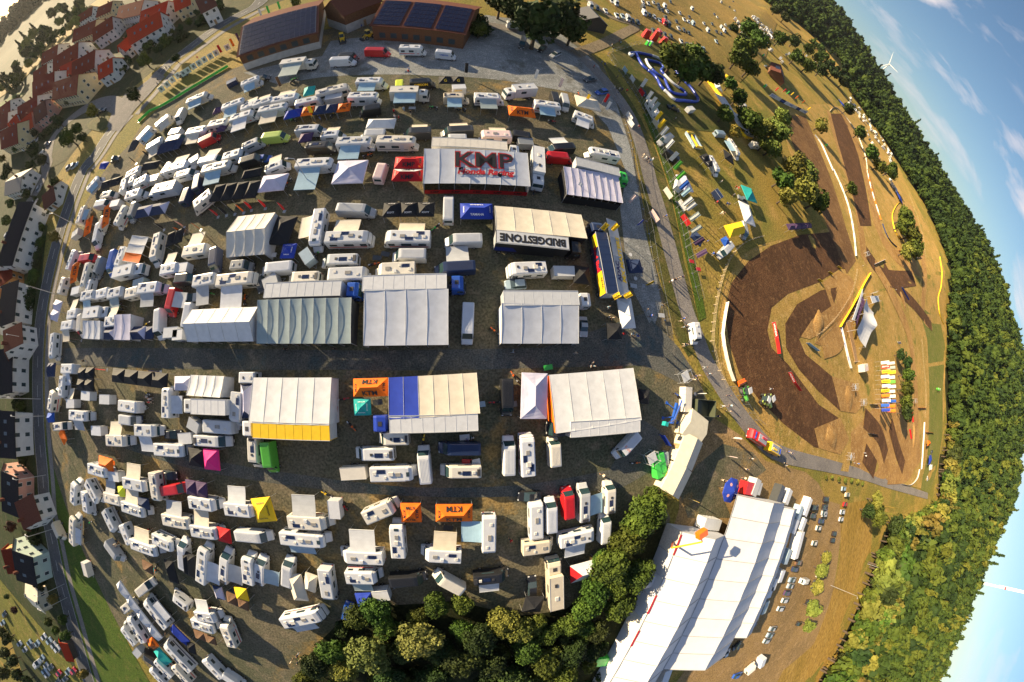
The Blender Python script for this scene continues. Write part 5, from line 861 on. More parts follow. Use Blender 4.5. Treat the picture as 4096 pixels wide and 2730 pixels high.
barn('S', (953, 223), (1265, 130), (1272, 22), 5.2, 8.2, 'wooden barn with gridded solar roof and concrete base at upper left', 15, 6)
barn('A2', (1035, 222), (1865, 300), (1955, 88), 5., 8., 'wide wooden barn with three dark blue solar fields', 23, 6, skip=(7, 15), base=('wood', .6), frame=False)
p = W('A2', 850, -40, 9.); house_at(p, R_(52), 14, 11, 6.2, 9.8, 'wood', 'brown', 'tall wooden barn with gable front between the two solar barns', 'barn', wins=False, chimney=False, name='wooden_barn', group='wooden barns with solar roofs', base=('stone', 2.8))
house('A3', (690, 60), (775, 150), 11, 4, 6.5, 'darkwood', 'grey', 'old grey roofed wooden shed under trees', cat='shed', wins=False, chimney=False)
r = house('A4', (125, 560), (108, 685), 13, 3.4, 6.6, 'wood', 'brown', 'solar roofed house beside the finish banner', chimney=False, wins=False)
for s, nx, ny in ((1, 5, 5), (-1, 5, 3)):
    for i in range(nx):
        for j in range(ny): o = add('solar_panel', PANEL, r, (-5+i*2.3, s*(1.2+j*1.05), 6.6-3.2*(1.2+j*1.05)/6.5+.2), 0, (2.2, 1.1, 1)); o.rotation_euler = (-s*.457, 0, 0)
for i, (q1, q2, ds) in enumerate((((1600, 735), (1735, 840), 'cream toilet shed next to blue lift'), ((1655, 890), (1560, 1130), 'cream shed between orange extensions'), ((1555, 1150), (1440, 1385), 'cream shed next to leafy tree'))):
    a = W('C3', *q1, 3.3); b_ = W('C3', *q2, 3.3); dd = b_-a; house_at((a+b_)/2, math.atan2(dd[1], dd[0]), float(np.linalg.norm(dd)), 5.4, 2.6, 3.4, 'shed', 'cream', ds, 'shed', floors=1, chimney=False, wins=False, skyl=0, name='event_shed', group='cream event sheds', over=.2)
# ---------------------------------------------------------------- trees
def leaf_mat(n, a, b, v=.25): return mat('foliage_'+n, a, .75, .0, 1.1, col2=b, obj_var=v, spec=.2, detail=2)
LEAF = dict(mid=leaf_mat('mid', (.075, .115, .014), (.028, .052, .008)), dark=leaf_mat('dark', (.035, .060, .012), (.013, .026, .007)), light=leaf_mat('light', (.17, .19, .035), (.09, .115, .02)), willow=leaf_mat('willow', (.15, .16, .04), (.08, .095, .022)), plum=leaf_mat('plum', (.07, .022, .02), (.03, .012, .010)), yellow=leaf_mat('yellow', (.22, .20, .03), (.10, .11, .02)), gold=leaf_mat('gold', (.19, .17, .03), (.08, .085, .014)))
BARK = mat('bark', (.07, .05, .035), .9, .3, 8., bump=.4)
def np_mesh(name, V, Fq, m, tris=None):
    me = bpy.data.meshes.new(name); nq = len(Fq); nt_ = 0 if tris is None else len(tris)
    me.vertices.add(len(V)); me.vertices.foreach_set('co', np.asarray(V, np.float32).ravel())
    li = np.concatenate([np.asarray(Fq, np.int32).ravel()]+([np.asarray(tris, np.int32).ravel()] if nt_ else [])); me.loops.add(len(li)); me.loops.foreach_set('vertex_index', li)
    st = np.concatenate([np.arange(nq)*4, nq*4+np.arange(nt_)*3]).astype(np.int32); me.polygons.add(nq+nt_); me.polygons.foreach_set('loop_start', st)
    me.update(calc_edges=True); me.validate(); me.materials.append(m); return me
def leaf_cloud(seed, nleaf, lobes, size, flat=1., cone=False):
    g = np.random.default_rng(seed)
    if cone:
        t = g.random(nleaf)**.75; h = 1-t; rad = (t*.55+.03)*(.6+.4*g.random(nleaf))*(1+.25*np.sin(h*38)); a = g.random(nleaf)*2*np.pi
        C = np.stack([rad*np.cos(a), rad*np.sin(a), -1.2+h*2.9], 1); nrm = np.stack([np.cos(a), np.sin(a), np.full(nleaf, .7)], 1)
    else:
        lc = g.normal(size=(lobes, 3)); lc /= np.linalg.norm(lc, axis=1, keepdims=True); lc *= (g.random((lobes, 1))**.5)*.62+.08; lc[:, 2] *= flat; lr = .26+.22*g.random(lobes)
        k = g.integers(0, lobes, nleaf); d = g.normal(size=(nleaf, 3)); d /= np.linalg.norm(d, axis=1, keepdims=True)
        C = lc[k]+d*(lr[k]*(.72+.33*g.random(nleaf)))[:, None]; nrm = d
        keep = np.ones(nleaf, bool)
    nrm = nrm+g.normal(size=nrm.shape)*.55; nrm /= np.linalg.norm(nrm, axis=1, keepdims=True)
    u = np.cross(nrm, g.normal(size=nrm.shape)); u /= np.linalg.norm(u, axis=1, keepdims=True)+1e-9; v = np.cross(nrm, u); s = (size*(.55+.9*g.random(nleaf)))[:, None]
    V = np.concatenate([C-u*s-v*s*.7, C+u*s-v*s*.5, C+u*s*.8+v*s*.8, C-u*s*.9+v*s*.6], 0); n = nleaf; F = np.stack([np.arange(n), np.arange(n)+n, np.arange(n)+2*n, np.arange(n)+3*n], 1)
    return V, F
def core(seed, r=.62):
    bm = bmesh.new(); bmesh.ops.create_icosphere(bm, subdivisions=2, radius=r); g = random.Random(seed)
    for v in bm.verts: v.co *= g.uniform(.7, 1.15)
    V = np.array([v.co[:] for v in bm.verts]); T = np.array([[v.index for v in f.verts] for f in bm.faces]); bm.free(); return V, T
def crown(seed, nleaf, lobes, size, m, flat=.85, cone=False):
    V, F = leaf_cloud(seed, nleaf, lobes, size, flat, cone); V2, T = core(seed, .5 if not cone else .3)
    if cone: V2 = V2*np.array([.8, .8, 2.4])-np.array([0, 0, .2])
    return np_mesh('crown', np.concatenate([V, V2]), F, m, T+len(V))
def trunk(seed):
    g = random.Random(seed); b = MB(); b.cyl((0, 0, -.1), (.03, 0, .75), .085, .06, 8); b.cyl((.03, 0, .7), (0, .05, 1.5), .06, .02, 6)
    for i in range(4): a = g.uniform(0, 6.28); b.cyl((.02, 0, .6+.12*i), (.5*math.cos(a), .5*math.sin(a), 1.15+.15*i), .04, .012, 5)
    return b.mesh('trunk', [BARK])
TRK = [trunk(i) for i in range(3)]
CR = {}
def crown_for(kind, lvl, i):
    k = (kind, lvl, i)
    if k not in CR:
        n, lb, sz = {0: (5200, 40, .052), 1: (1700, 26, .085), 2: (520, 16, .14)}[lvl]
        if kind == 'fir': CR[k] = crown(i+50, n//2, 1, sz, LEAF['dark'], cone=True)
        elif kind == 'goldfir': CR[k] = crown(i+50, n//2, 1, sz, LEAF['gold'], cone=True)
        else: CR[k] = crown(i+lvl*10+hash(kind) % 3, n, lb, sz, LEAF[kind])
    return CR[k]
KN = dict(mid='broadleaf tree', dark='dark leafy tree', light='pale green tree', willow='yellowish willow tree', plum='dark red leaved tree', yellow='yellow green tree', fir='dark conifer', gold='golden green tree', goldfir='golden conifer')
def tree_at(x, y, R, kind, lvl, sq=1., name=None):
    root = empty(name or ('conifer_tree' if 'fir' in kind else 'broadleaf_tree'), (x, y, terr(x, y)-.1), rnd.uniform(0, 6.28), (R, R*rnd.uniform(.88, 1.12), R*sq))
    add('trunk', TRK[rnd.randrange(3)], root); add('crown', crown_for(kind, lvl, rnd.randrange(3)), root, (0, 0, 1.32)); return root
def px_scale(t, x, y, h):
    sx, sy = src(t, x, y); p = W(t, x, y, h); D = math.sqrt(p[0]**2+p[1]**2+(CAM_H-terr(*p)-h)**2); r = math.hypot(sx-CX, sy-CY); return FOC*(1+(r/(2*FOC))**2)/D
def tree(t, x, y, diam, kind='mid', lvl=1, sq=1., low=False):
    """diam in pixels of the tile"""
    dpx = diam/TILE[t][2]; R = 4.
    for _ in range(3): R = dpx/2/px_scale(t, x, y, 1.3*R*sq)
    R = min(max(R, .8), 9.5); p = W(t, x, y, (1.3 if not low else .5)*R*sq)
    o = tree_at(p[0], p[1], R, kind, lvl, sq, 'bush' if low else None)
    if low: o.location.z -= .75*R*sq
    pend(o, ('low '+KN[kind].replace('tree', 'bush')) if low else KN[kind], 'bush' if low else 'tree', t, x, y, 'bushes' if low else 'trees around the paddock'); return o
for q in [(1480, 1190, 84, 'mid'), (1440, 1250, 76, 'mid'), (1405, 1300, 84, 'mid'), (1465, 1320, 74, 'mid'), (1370, 1360, 66, 'mid'), (1425, 1395, 66, 'mid'), (1345, 1400, 62, 'mid'), (1310, 1440, 56, 'mid'), (1160, 1432, 66, 'light'), (1195, 1450, 66, 'light'), (820, 1420, 56, 'mid'), (862, 1402, 62, 'mid'), (965, 1470, 86, 'willow'), (1062, 1390, 48, 'mid'), (1003, 1392, 54, 'mid'), (925, 1500, 56, 'dark'), (845, 1508, 92, 'willow'), (762, 1500, 62, 'mid'), (722, 1530, 62, 'dark'), (792, 1545, 56, 'light'), (1100, 1470, 74, 'dark'), (1060, 1520, 76, 'dark'), (1130, 1530, 66, 'dark'), (1210, 1495, 62, 'mid'), (1260, 1520, 66, 'mid'), (1320, 1500, 60, 'dark'), (885, 1440, 56, 'mid'), (900, 1562, 66, 'dark'), (1000, 1555, 66, 'dark'), (1262, 1460, 54, 'mid'), (1180, 1565, 76, 'dark'), (1300, 1555, 66, 'mid'), (702, 1568, 56, 'mid'), (1505, 1150, 56, 'mid'), (1375, 1450, 50, 'dark'), (1010, 1500, 60, 'dark'), (1060, 1450, 50, 'mid'), (1230, 1440, 50, 'mid'), (960, 1420, 40, 'mid'), (1360, 1500, 40, 'dark'), (1240, 1570, 60, 'mid'), (1120, 1575, 60, 'dark'), (940, 1580, 60, 'dark'), (780, 1590, 60, 'mid'), (1420, 1345, 60, 'mid'), (1385, 1290, 50, 'mid'), (1455, 1215, 50, 'mid'), (1345, 1440, 46, 'mid')]:
    tree('O', q[0], q[1], q[2]*1.3, q[3], 0, .8)
for q in [(1240, 45, 110, 'dark'), (1290, 28, 96, 'dark'), (1320, 62, 72, 'dark'), (1185, 18, 70, 'dark'), (1150, 5, 60, 'dark'), (1100, 66, 36, 'mid'), (1555, 132, 74, 'mid'), (1600, 142, 76, 'mid'), (1632, 165, 62, 'dark'), (1580, 165, 60, 'mid'), (1710, 105, 84, 'mid'), (1742, 88, 64, 'mid'), (1700, 132, 52, 'mid'), (1720, 62, 54, 'mid'), (1795, 88, 76, 'mid'), (1828, 92, 70, 'dark'), (1860, 112, 70, 'mid'), (1882, 132, 52, 'mid'), (1832, 130, 54, 'mid'), (1858, 150, 54, 'mid'), (1905, 152, 60, 'dark'), (1940, 190, 62, 'dark'), (1918, 168, 50, 'dark'), (1890, 160, 50, 'dark'), (1785, 22, 40, 'dark'), (1805, 40, 50, 'dark'), (1725, 155, 44, 'mid'),
    (1790, 300, 54, 'light'), (1778, 340, 44, 'light'), (1830, 380, 60, 'light'), (1852, 430, 62, 'light'), (1812, 452, 48, 'light'), (1800, 412, 48, 'mid'), (1882, 462, 54, 'mid'), (1762, 330, 40, 'mid'), (1722, 270, 54, 'mid'), (1700, 222, 44, 'mid'), (1690, 300, 30, 'yellow'), (1668, 262, 40, 'mid'), (1860, 395, 44, 'light'), (1740, 295, 44, 'mid'), (1800, 270, 40, 'light'), (1680, 192, 34, 'mid'), (1760, 290, 40, 'light'), (1958, 434, 28, 'mid'), (1888, 286, 34, 'yellow'), (2083, 502, 44, 'mid'), (2098, 540, 54, 'mid'), (2105, 572, 44, 'mid'), (2050, 392, 40, 'mid'), (2075, 520, 34, 'mid'), (2085, 580, 34, 'light'), (2005, 352, 36, 'mid'), (2022, 380, 32, 'mid'), (1978, 305, 32, 'mid'), (1950, 250, 30, 'dark'),
    (2087, 835, 26, 'dark'), (2088, 862, 36, 'mid'), (2085, 895, 36, 'mid'), (2084, 925, 36, 'mid'), (2084, 950, 34, 'dark'), (2072, 815, 26, 'dark'), (2020, 1185, 44, 'mid'), (1998, 1175, 34, 'dark'), (2015, 1150, 34, 'light'), (2058, 1205, 40, 'dark'), (1880, 1350, 34, 'light'), (1870, 1400, 40, 'light'), (1890, 1310, 34, 'light'), (1860, 1440, 30, 'light'), (1900, 1280, 26, 'light')]:
    tree('O', q[0], q[1], q[2]*1.3, q[3], 1, .85)
for q in [(2040, 1165, 20, 'goldfir'), (2035, 1180, 20, 'goldfir')]: tree('O', *q[:3], q[3], 1, 1.6)
for q in [('A1', 1190, 840, 150, 'dark'), ('A1', 1570, 520, 90, 'dark'), ('A1', 820, 990, 140, 'yellow'), ('A1', 600, 1230, 200, 'mid'), ('A1', 690, 1150, 130, 'mid'), ('A1', 730, 1230, 110, 'dark'), ('A1', 510, 1090, 150, 'dark'), ('A1', 615, 900, 100, 'dark'), ('A1', 810, 690, 100, 'yellow'), ('A1', 740, 820, 90, 'dark'), ('A1', 300, 1190, 90, 'dark'), ('A1', 140, 1330, 90, 'mid'), ('A1', 300, 1340, 150, 'dark'), ('A1', 270, 1480, 120, 'dark'), ('A1', 370, 1430, 130, 'dark'), ('A1', 60, 1520, 120, 'dark'), ('A1', 20, 1420, 80, 'yellow'), ('A1', 1285, 530, 160, 'mid'), ('A1', 1410, 440, 110, 'dark'), ('A1', 1160, 190, 60, 'dark'), ('A1', 790, 390, 70, 'dark'), ('A1', 680, 490, 70, 'mid'), ('A1', 920, 540, 50, 'mid'), ('A1', 1160, 550, 70, 'dark'), ('A1', 1690, 190, 90, 'mid'), ('A1', 1610, 250, 80, 'dark'), ('A1', 1760, 110, 70, 'dark'), ('A1', 1540, 280, 60, 'mid'), ('A1', 1900, 50, 70, 'dark'), ('A2', 350, 20, 110, 'mid'), ('B1', 490, 110, 120, 'dark'), ('B1', 230, 210, 110, 'dark'), ('B1', 60, 450, 120, 'mid'), ('B1', 90, 300, 100, 'mid'), ('B1', 300, 130, 40, 'yellow'), ('B1', 40, 60, 90, 'dark'), ('B1', 480, 590, 130, 'yellow'), ('B1', 200, 30, 80, 'mid'), ('B1', 310, 250, 60, 'dark'),
    ('C1', 130, 120, 55, 'mid'), ('C1', 140, 760, 80, 'mid'), ('C1', 200, 880, 110, 'mid'), ('C1', 130, 1170, 110, 'dark'), ('C1', 180, 1260, 110, 'mid'), ('D1', 90, 170, 120, 'plum'), ('D1', 60, 800, 70, 'mid'), ('D1', 130, 920, 90, 'plum'), ('D1', 470, 830, 130, 'yellow'), ('D1', 560, 1000, 120, 'mid'), ('D1', 430, 1030, 100, 'mid'), ('D1', 590, 1150, 130, 'mid'), ('D1', 500, 1110, 100, 'mid'), ('D1', 740, 1490, 120, 'yellow'), ('D1', 350, 700, 120, 'dark'), ('D1', 60, 1180, 140, 'dark'), ('D1', 100, 1390, 160, 'dark'), ('D1', 40, 1300, 140, 'dark'), ('D1', 160, 1500, 150, 'dark'), ('D1', 250, 1560, 130, 'dark'), ('D1', 30, 1500, 160, 'dark'), ('D1', 20, 1120, 110, 'dark')]:
    tree(*q[:4], q[4], 1, 1.)
for q in [('B1', 430, 300, 60), ('B1', 400, 400, 60), ('B1', 370, 520, 60), ('B1', 360, 660, 70), ('B1', 340, 760, 70), ('B1', 330, 850, 70), ('B1', 300, 960, 90), ('B1', 270, 1030, 90), ('B1', 260, 1120, 100), ('B1', 250, 1200, 100), ('B1', 230, 1290, 100), ('B1', 215, 1370, 100), ('B1', 205, 1450, 100), ('B1', 200, 1530, 90), ('C1', 210, 60, 90), ('C1', 205, 150, 80), ('C1', 200, 240, 80), ('C1', 195, 330, 80), ('C1', 180, 420, 80), ('C1', 150, 560, 80), ('C1', 190, 610, 70), ('C1', 190, 700, 70), ('C1', 200, 980, 80), ('C1', 200, 1060, 80), ('C1', 215, 1370, 90), ('C1', 250, 1450, 90), ('C1', 280, 1530, 90), ('D1', 270, 60, 110), ('D1', 280, 160, 110), ('D1', 300, 260, 110), ('D1', 320, 360, 100), ('D1', 340, 460, 100), ('D1', 350, 560, 90), ('D1', 370, 640, 80), ('A1', 1080, 640, 80), ('A1', 1330, 420, 90), ('A1', 1480, 370, 90), ('A1', 1620, 330, 80), ('A1', 1800, 190, 80), ('A1', 1950, 60, 90), ('A1', 440, 1180, 60), ('A1', 380, 1230, 60), ('C4', 520, 1230, 50), ('C4', 575, 1235, 50), ('C4', 635, 1248, 60), ('C4', 695, 1258, 60), ('C4', 750, 1265, 55), ('C4', 805, 1275, 60), ('C4', 850, 1285, 50), ('A3', 1990, 250, 70), ('A2', 2000, 260, 130), ('A2', 1980, 180, 100)]:
    tree(*q[:3], q[3]*(1 if q[0] == 'C4' else 2.1), rnd.choice(['dark', 'mid', 'dark']) if q[0] != 'C4' else 'light', 2 if q[0] == 'A1' else 1, .8, True)
for i in range(46):
    x = rnd.uniform(690, 1400); y = rnd.uniform(1390, 1600)
    if y > 1440+max(0, (x-1300))*.3: tree('O', x, y, rnd.uniform(40, 60), rnd.choice(['dark', 'dark', 'mid']), 1, .9, True)
g = random.Random(33)
for i in range(40):
    x = g.uniform(60, 1500); y = 1000-x*.62+g.uniform(-330, 330)
    if 0 < y < 1200: tree('A1', x, y, g.uniform(70, 120), g.choice(['mid', 'dark', 'dark', 'yellow']), 2, .9, True)
# wood behind the village
g = random.Random(12); WOOD = [(230, 330), (430, 130), (520, 20), (700, -40), (860, 30), (800, 120), (640, 230), (520, 330), (420, 420), (330, 520), (230, 640), (120, 760), (40, 860), (0, 720), (110, 560), (190, 440)]; c = 0
while c < 55:
    x = g.uniform(0, 860); y = g.uniform(-40, 860)
    if not inpoly(x, y, WOOD): continue
    tree('A1', x, y, g.uniform(80, 130), g.choice(['mid', 'dark', 'mid', 'light', 'fir']), 2); c += 1
# the forest on the hill: the nearest trees one by one, the far ones as one mass
FV = []; FF = []; FT = []; nv = 0; cand = []
g = random.Random(5)
for ph10 in range(-620, 600, 1):
    ph = ph10/10
    e = float(np.interp(ph, PHI, EDGE)); dt = float(np.interp(ph, PHI, DTOP))+60
    for _ in range(7 if ph < 18 else 5):
        r = e+4+(dt-e)*g.random()**1.15; cand.append((r, ph+g.uniform(-.05, .05), e))
    cand.append((e+g.uniform(1, 9), ph+g.uniform(-.05, .05), e))
# open fields inside the wood stay clear
CLEAR = [[(1740, 15), (1790, 60), (1860, 100), (1960, 220), (1975, 215), (1880, 95), (1800, 30)], [(1985, 1550), (2060, 1400), (2075, 1390), (2060, 1450), (2010, 1568)], [(2160, 740), (2172, 900), (2150, 1130), (2130, 1000)]]
CLW = [[W('O', *p) for p in c_] for c_ in CLEAR]
pts = []
for r, ph, e in cand:
    x, y = r*math.cos(R_(ph)), r*math.sin(R_(ph))
    if any(inpoly(x, y, c_) for c_ in CLW): continue
    pts.append((r, x, y, ph, e))
pts.sort(key=lambda q: q[0]-q[4]+q[0]*.25)
minis = [(leaf_cloud(90+i, 210, 12, .17, .85), core(90+i, .6)) for i in range(3)]+[(leaf_cloud(97, 130, 1, .2, 1, True), (core(97, .3)[0]*np.array([.8, .8, 2.4]), core(97, .3)[1]))]
fV = []; fF = []; fT = []; fA = []; base = 0; occ = {}; ind = 0; PXY = []
def w2px(x, y, z):
    v = ROT.T @ np.array([x, y, z-CAM_H]); v = v/np.linalg.norm(v); th = math.acos(v[2]); s = math.hypot(v[0], v[1]); r = 2*FOC*math.tan(th/2); return CX+r*v[0]/s, CY+r*v[1]/s
for r, x, y, ph, e in pts:
    cell = (int(x//6.5), int(y//6.5))
    if r < 750 and cell in occ: continue
    occ[cell] = 1
    R = g.choice([g.uniform(4., 6.), g.uniform(5.5, 8.5)])*(1+max(0, r-600)/2000); z = terr(x, y); k = g.random()
    sx, sy = w2px(x, y, z+R*1.3)
    inside = -60 < sx < 4200 and -60 < sy < 2800
    if not inside: continue
    if ind < 110 and -46 < ph < 58:
        kind = ('mid', 'light', 'gold', 'dark', 'mid', 'gold')[int(k*6)] if ph < 8 else ('dark', 'mid', 'dark', 'fir', 'dark', 'mid')[int(k*6)]  # darker kinds at upper right put that slope's shade into the leaf colour
        if k > .9 and ph < -10: kind = 'goldfir'
        o = tree_at(x, y, R, kind, 2, g.uniform(.9, 1.25)); pend(o, KN[kind], 'tree', 'S', sx, sy, 'forest trees on the hill'); ind += 1; continue
    (V0, F0), (V1, T1) = minis[3 if k > .97 else int(k*3.4) % 3]; sc_ = np.array([R, R, R*g.uniform(.9, 1.3)]); a = g.uniform(0, 6.28); ca, sa = math.cos(a), math.sin(a); Rm = np.array([[ca, -sa, 0], [sa, ca, 0], [0, 0, 1]])
    A = (np.concatenate([V0, V1])@Rm.T)*sc_+np.array([x, y, z+1.2*R]); fV.append(A); fA.append(np.full(len(A), min(1., max(0., g.betavariate(1.5, 2.2)*(1. if ph < -12 else .8 if ph < 12 else .6))), np.float32)); fF.append(F0+base); fT.append(T1+base+len(V0)); base += len(A)  # random tree tone, lowered by azimuth to paint in the upper-right shade
FM = bpy.data.materials.new('foliage_forest'); FM.use_nodes = True; MATS['foliage_forest'] = FM; t_ = FM.node_tree; b_ = t_.nodes['Principled BSDF']; b_.inputs['Roughness'].default_value = .8; b_.inputs['Specular IOR Level'].default_value = .15
at_ = t_.nodes.new('ShaderNodeAttribute'); at_.attribute_name = 'species_shade'; rp = t_.nodes.new('ShaderNodeValToRGB'); t_.links.new(at_.outputs['Fac'], rp.inputs[0]); t_.links.new(rp.outputs[0], b_.inputs['Base Color'])
rp.color_ramp.elements[0].color = (.012, .026, .008, 1); rp.color_ramp.elements[1].color = (.14, .13, .02, 1)
for ps, cl in ((.25, (.028, .052, .010, 1)), (.5, (.05, .078, .012, 1)), (.75, (.085, .105, .015, 1))): e_ = rp.color_ramp.elements.new(ps); e_.color = cl
fm_ = np_mesh('forest', np.concatenate(fV), np.concatenate(fF), FM, np.concatenate(fT)); av = fm_.attributes.new('species_shade', 'FLOAT', 'POINT'); av.data.foreach_set('value', np.concatenate(fA)); fo = add('forest', fm_)
tag(fo, 'dense wood covering the hillside up to the skyline', 'forest', kind='stuff')
print('forest', ind, len(fV), base)
# wooded ridge across the valley
fV = []; fF = []; fT = []; base = 0
for i in range(900):
    ph = g.uniform(128, 172); r = g.uniform(1100, 1560); x, y = r*math.cos(R_(ph)), r*math.sin(R_(ph)); R = g.uniform(8, 13); (V0, F0), (V1, T1) = minis[i % 3]
    A = np.concatenate([V0, V1])*R+np.array([x, y, terr(x, y)+R*.6]); fV.append(A); fF.append(F0+base); fT.append(T1+base+len(V0)); base += len(A)
fo = add('forest', np_mesh('forest', np.concatenate(fV), np.concatenate(fF), MATS['foliage_forest'], np.concatenate(fT))); tag(fo, 'hazy wooded ridge across the valley below the low sun', 'forest', kind='stuff')
# ---------------------------------------------------------------- people
SH = [('w', 'white'), ('black', 'black'), ('red', 'red'), ('blue', 'blue'), ('grey', 'grey'), ('navy', 'navy'), ('sky', 'light blue'), ('beige', 'beige')]
TR = [('navy', 'dark'), ('black', 'black'), ('beige', 'beige'), ('bluegrey', 'blue')]
g = random.Random(21)
for t, L_ in {'A2': [(1365, 645), (1372, 622), (945, 235), (1235, 1000), (1325, 980), (1385, 1010), (1245, 1050), (1280, 1060), (575, 75), (655, 40)], 'A3': [(945, 690), (918, 785), (938, 795), (962, 800), (985, 805), (950, 835), (1030, 815), (960, 370), (972, 385), (895, 405), (905, 435), (805, 560), (832, 580), (735, 598), (1125, 1135), (1137, 1140), (1180, 1395), (1200, 1415), (1220, 1425), (1240, 1440), (1260, 1430), (1465, 1065)], 'B3': [(1380, 412), (1430, 995), (1455, 985), (1480, 975), (1500, 968), (1525, 962), (1540, 1330), (1525, 1350), (1550, 1405), (1205, 1255), (1245, 1308), (868, 1230), (868, 1320), (905, 1330), (655, 290), (670, 295), (1000, 1470), (1080, 1470), (1110, 1480), (1125, 1490), (2005, 155), (2025, 165), (1990, 225), (1925, 305), (1945, 310), (1880, 385), (1900, 390), (1835, 290), (1875, 105), (1800, 750), (1815, 755), (1750, 640), (720, 765), (215, 175), (195, 205)], 'C3': [(1550, 40), (1565, 45), (1730, 248), (1770, 305), (1645, 325), (1675, 320), (1650, 355), (1945, 500), (1895, 595), (1960, 590), (1945, 640), (1840, 685), (2150, 1065), (2105, 1160), (575, 118), (12, 105), (720, 205), (700, 240), (735, 240), (815, 1215), (2085, 1240), (2075, 1270), (1900, 1260), (1930, 1265)], 'C4': [(150, 1105), (160, 1125), (185, 1000), (215, 1015), (870, 1015), (875, 1040), (30, 440), (780, 1105), (810, 1110)], 'D2': [(180, 790), (212, 760), (215, 795), (1305, 170)], 'C2': [(265, 85), (700, 80), (1890, 895), (1940, 880)], 'D1': [(1820, 850), (1040, 330), (1055, 345), (1235, 990), (1460, 1150), (1330, 200), (1345, 215)], 'C1': [(755, 190), (1320, 510), (1345, 530), (1340, 560)], 'A1': [(1405, 710), (1412, 755), (1770, 520), (1490, 610), (1520, 605), (2290, 800), (1960, 1280)], 'B4': [(850, 860), (1145, 1075), (1290, 1090)]}.items():
    for (x, y) in L_:
        p = W(t, x, y, .9); s = g.choice(SH); tr = g.choice(TR); k = g.random() < .7; root = empty('person', (p[0], p[1], terr(*p)), g.uniform(0, 6.28), (1, 1, g.uniform(.95, 1.04)))
        add('body', PPL[0 if k else 1][0], root, mats=[None, cloth(s[0]), cloth(tr[0])]); add('hair', PPL[0 if k else 1][1], root)
        pend(root, 'person '+('walking' if k else 'standing')+' in '+s[1]+' top and '+tr[1]+' trousers', 'person', t, x, y, 'people on foot')
# ---------------------------------------------------------------- flags, feather banners, fences
def flag(t, b, tp, col, desc, txt=None, tm=None, hh=None, w=1.1, lf=.55):
    """pole with an upright wavy banner; b and tp are foot and tip in the photograph"""
    p = W(t, *b); k = W(t, *tp, 0); h = hh or 6.; q = p
    root = empty('flag', (p[0], p[1], terr(*p)), math.atan2(p[1], p[0])-math.pi/2+rnd.uniform(-.3, .3)); add('pole', MB().cyl((0, 0, 0), (0, 0, h), .045, .025, 6).mesh('pole', [LEGM]), root)
    V = MB(); n = 8
    for i in range(n):
        x0, x1 = .04+w*i/n, .04+w*(i+1)/n; y0, y1 = .10*math.sin(i*1.1)*i/n, .10*math.sin((i+1)*1.1)*(i+1)/n; V.quad((x0, y0, h*(1-lf)), (x1, y1, h*(1-lf)-.05*i/n), (x1, y1, h-.06), (x0, y0, h-.06))
    add('banner', V.mesh('banner', [cloth(col)]), root)
    if txt:
        for s in (1, -1): text(txt, root, (w/2, -s*.16, h*(1-lf/2)), (0, 0, s), (-1, 0, 0) if s > 0 else (1, 0, 0), h*lf*.8, tm or BLK, height=w*.45)
    pend(root, desc, 'flag', t, *b, 'flags on poles'); return root
TILE['F'] = (2500, 300, 1.4925)
for i, (a, b_, c_, d_, col, tx) in enumerate([(65, 105, 130, 0, 'w', 0), (95, 180, 163, 15, 'w', 0), (115, 215, 185, 50, 'w', 0), (130, 245, 203, 90, 'greygreen', 0), (145, 300, 218, 135, 'yellow', 0), (160, 345, 243, 180, 'yellow', 0), (175, 390, 260, 225, 'w', 0), (195, 435, 280, 270, 'w', 0), (205, 465, 297, 313, 'w', 0), (225, 540, 315, 365, 'w', 0), (245, 590, 340, 420, 'green', 0), (262, 650, 362, 480, 'green', 0), (280, 705, 380, 540, 'blue', 0), (290, 745, 405, 600, 'sky', 0), (300, 800, 430, 665, 'w', 0), (318, 830, 440, 725, 'w', 0)]):
    flag('F', (a, b_), (c_, d_), col, CNAME[col]+' flag on the road fence', None)
for b_, tp, col, tx in [((1520, 480), (1718, 350), 'greygreen', 'ROMMELAG'), ((1530, 590), (1752, 455), 'greygreen', 'ROMMELAG'), ((1550, 695), (1768, 562), 'purple', None), ((1575, 795), (1808, 683), 'purple', None)]:
    flag('B3', b_, tp, col, CNAME[col]+' flag on the road fence'+(' with white lettering' if tx else ''), tx, WHT)
for i, y in enumerate((1450, 1467, 1485, 1505, 1523, 1541, 1560, 1579, 1598, 1617, 1635)):
    for j in (0, 1):
        col = ['w', 'red', 'yellow', 'w', 'yellow', 'w', 'yellow', 'orange', 'w', 'blue', 'royal'][i] if j == 0 else ['w', 'greygreen', 'yellow', 'w', 'green', 'w', 'w', 'w', 'blue', 'orange', 'orange'][i]
        tx = 'ADAC' if col == 'yellow' and j == 0 else 'MOTUL' if col == 'red' else None
        flag('S', (3497+j*24+(i % 3)*2, y+j*3), (0, 0), col, CNAME[col]+' flag in the start line rows'+(' with lettering' if tx else ''), tx, WHT if tx == 'MOTUL' else BLK, hh=7.5, w=1.4)
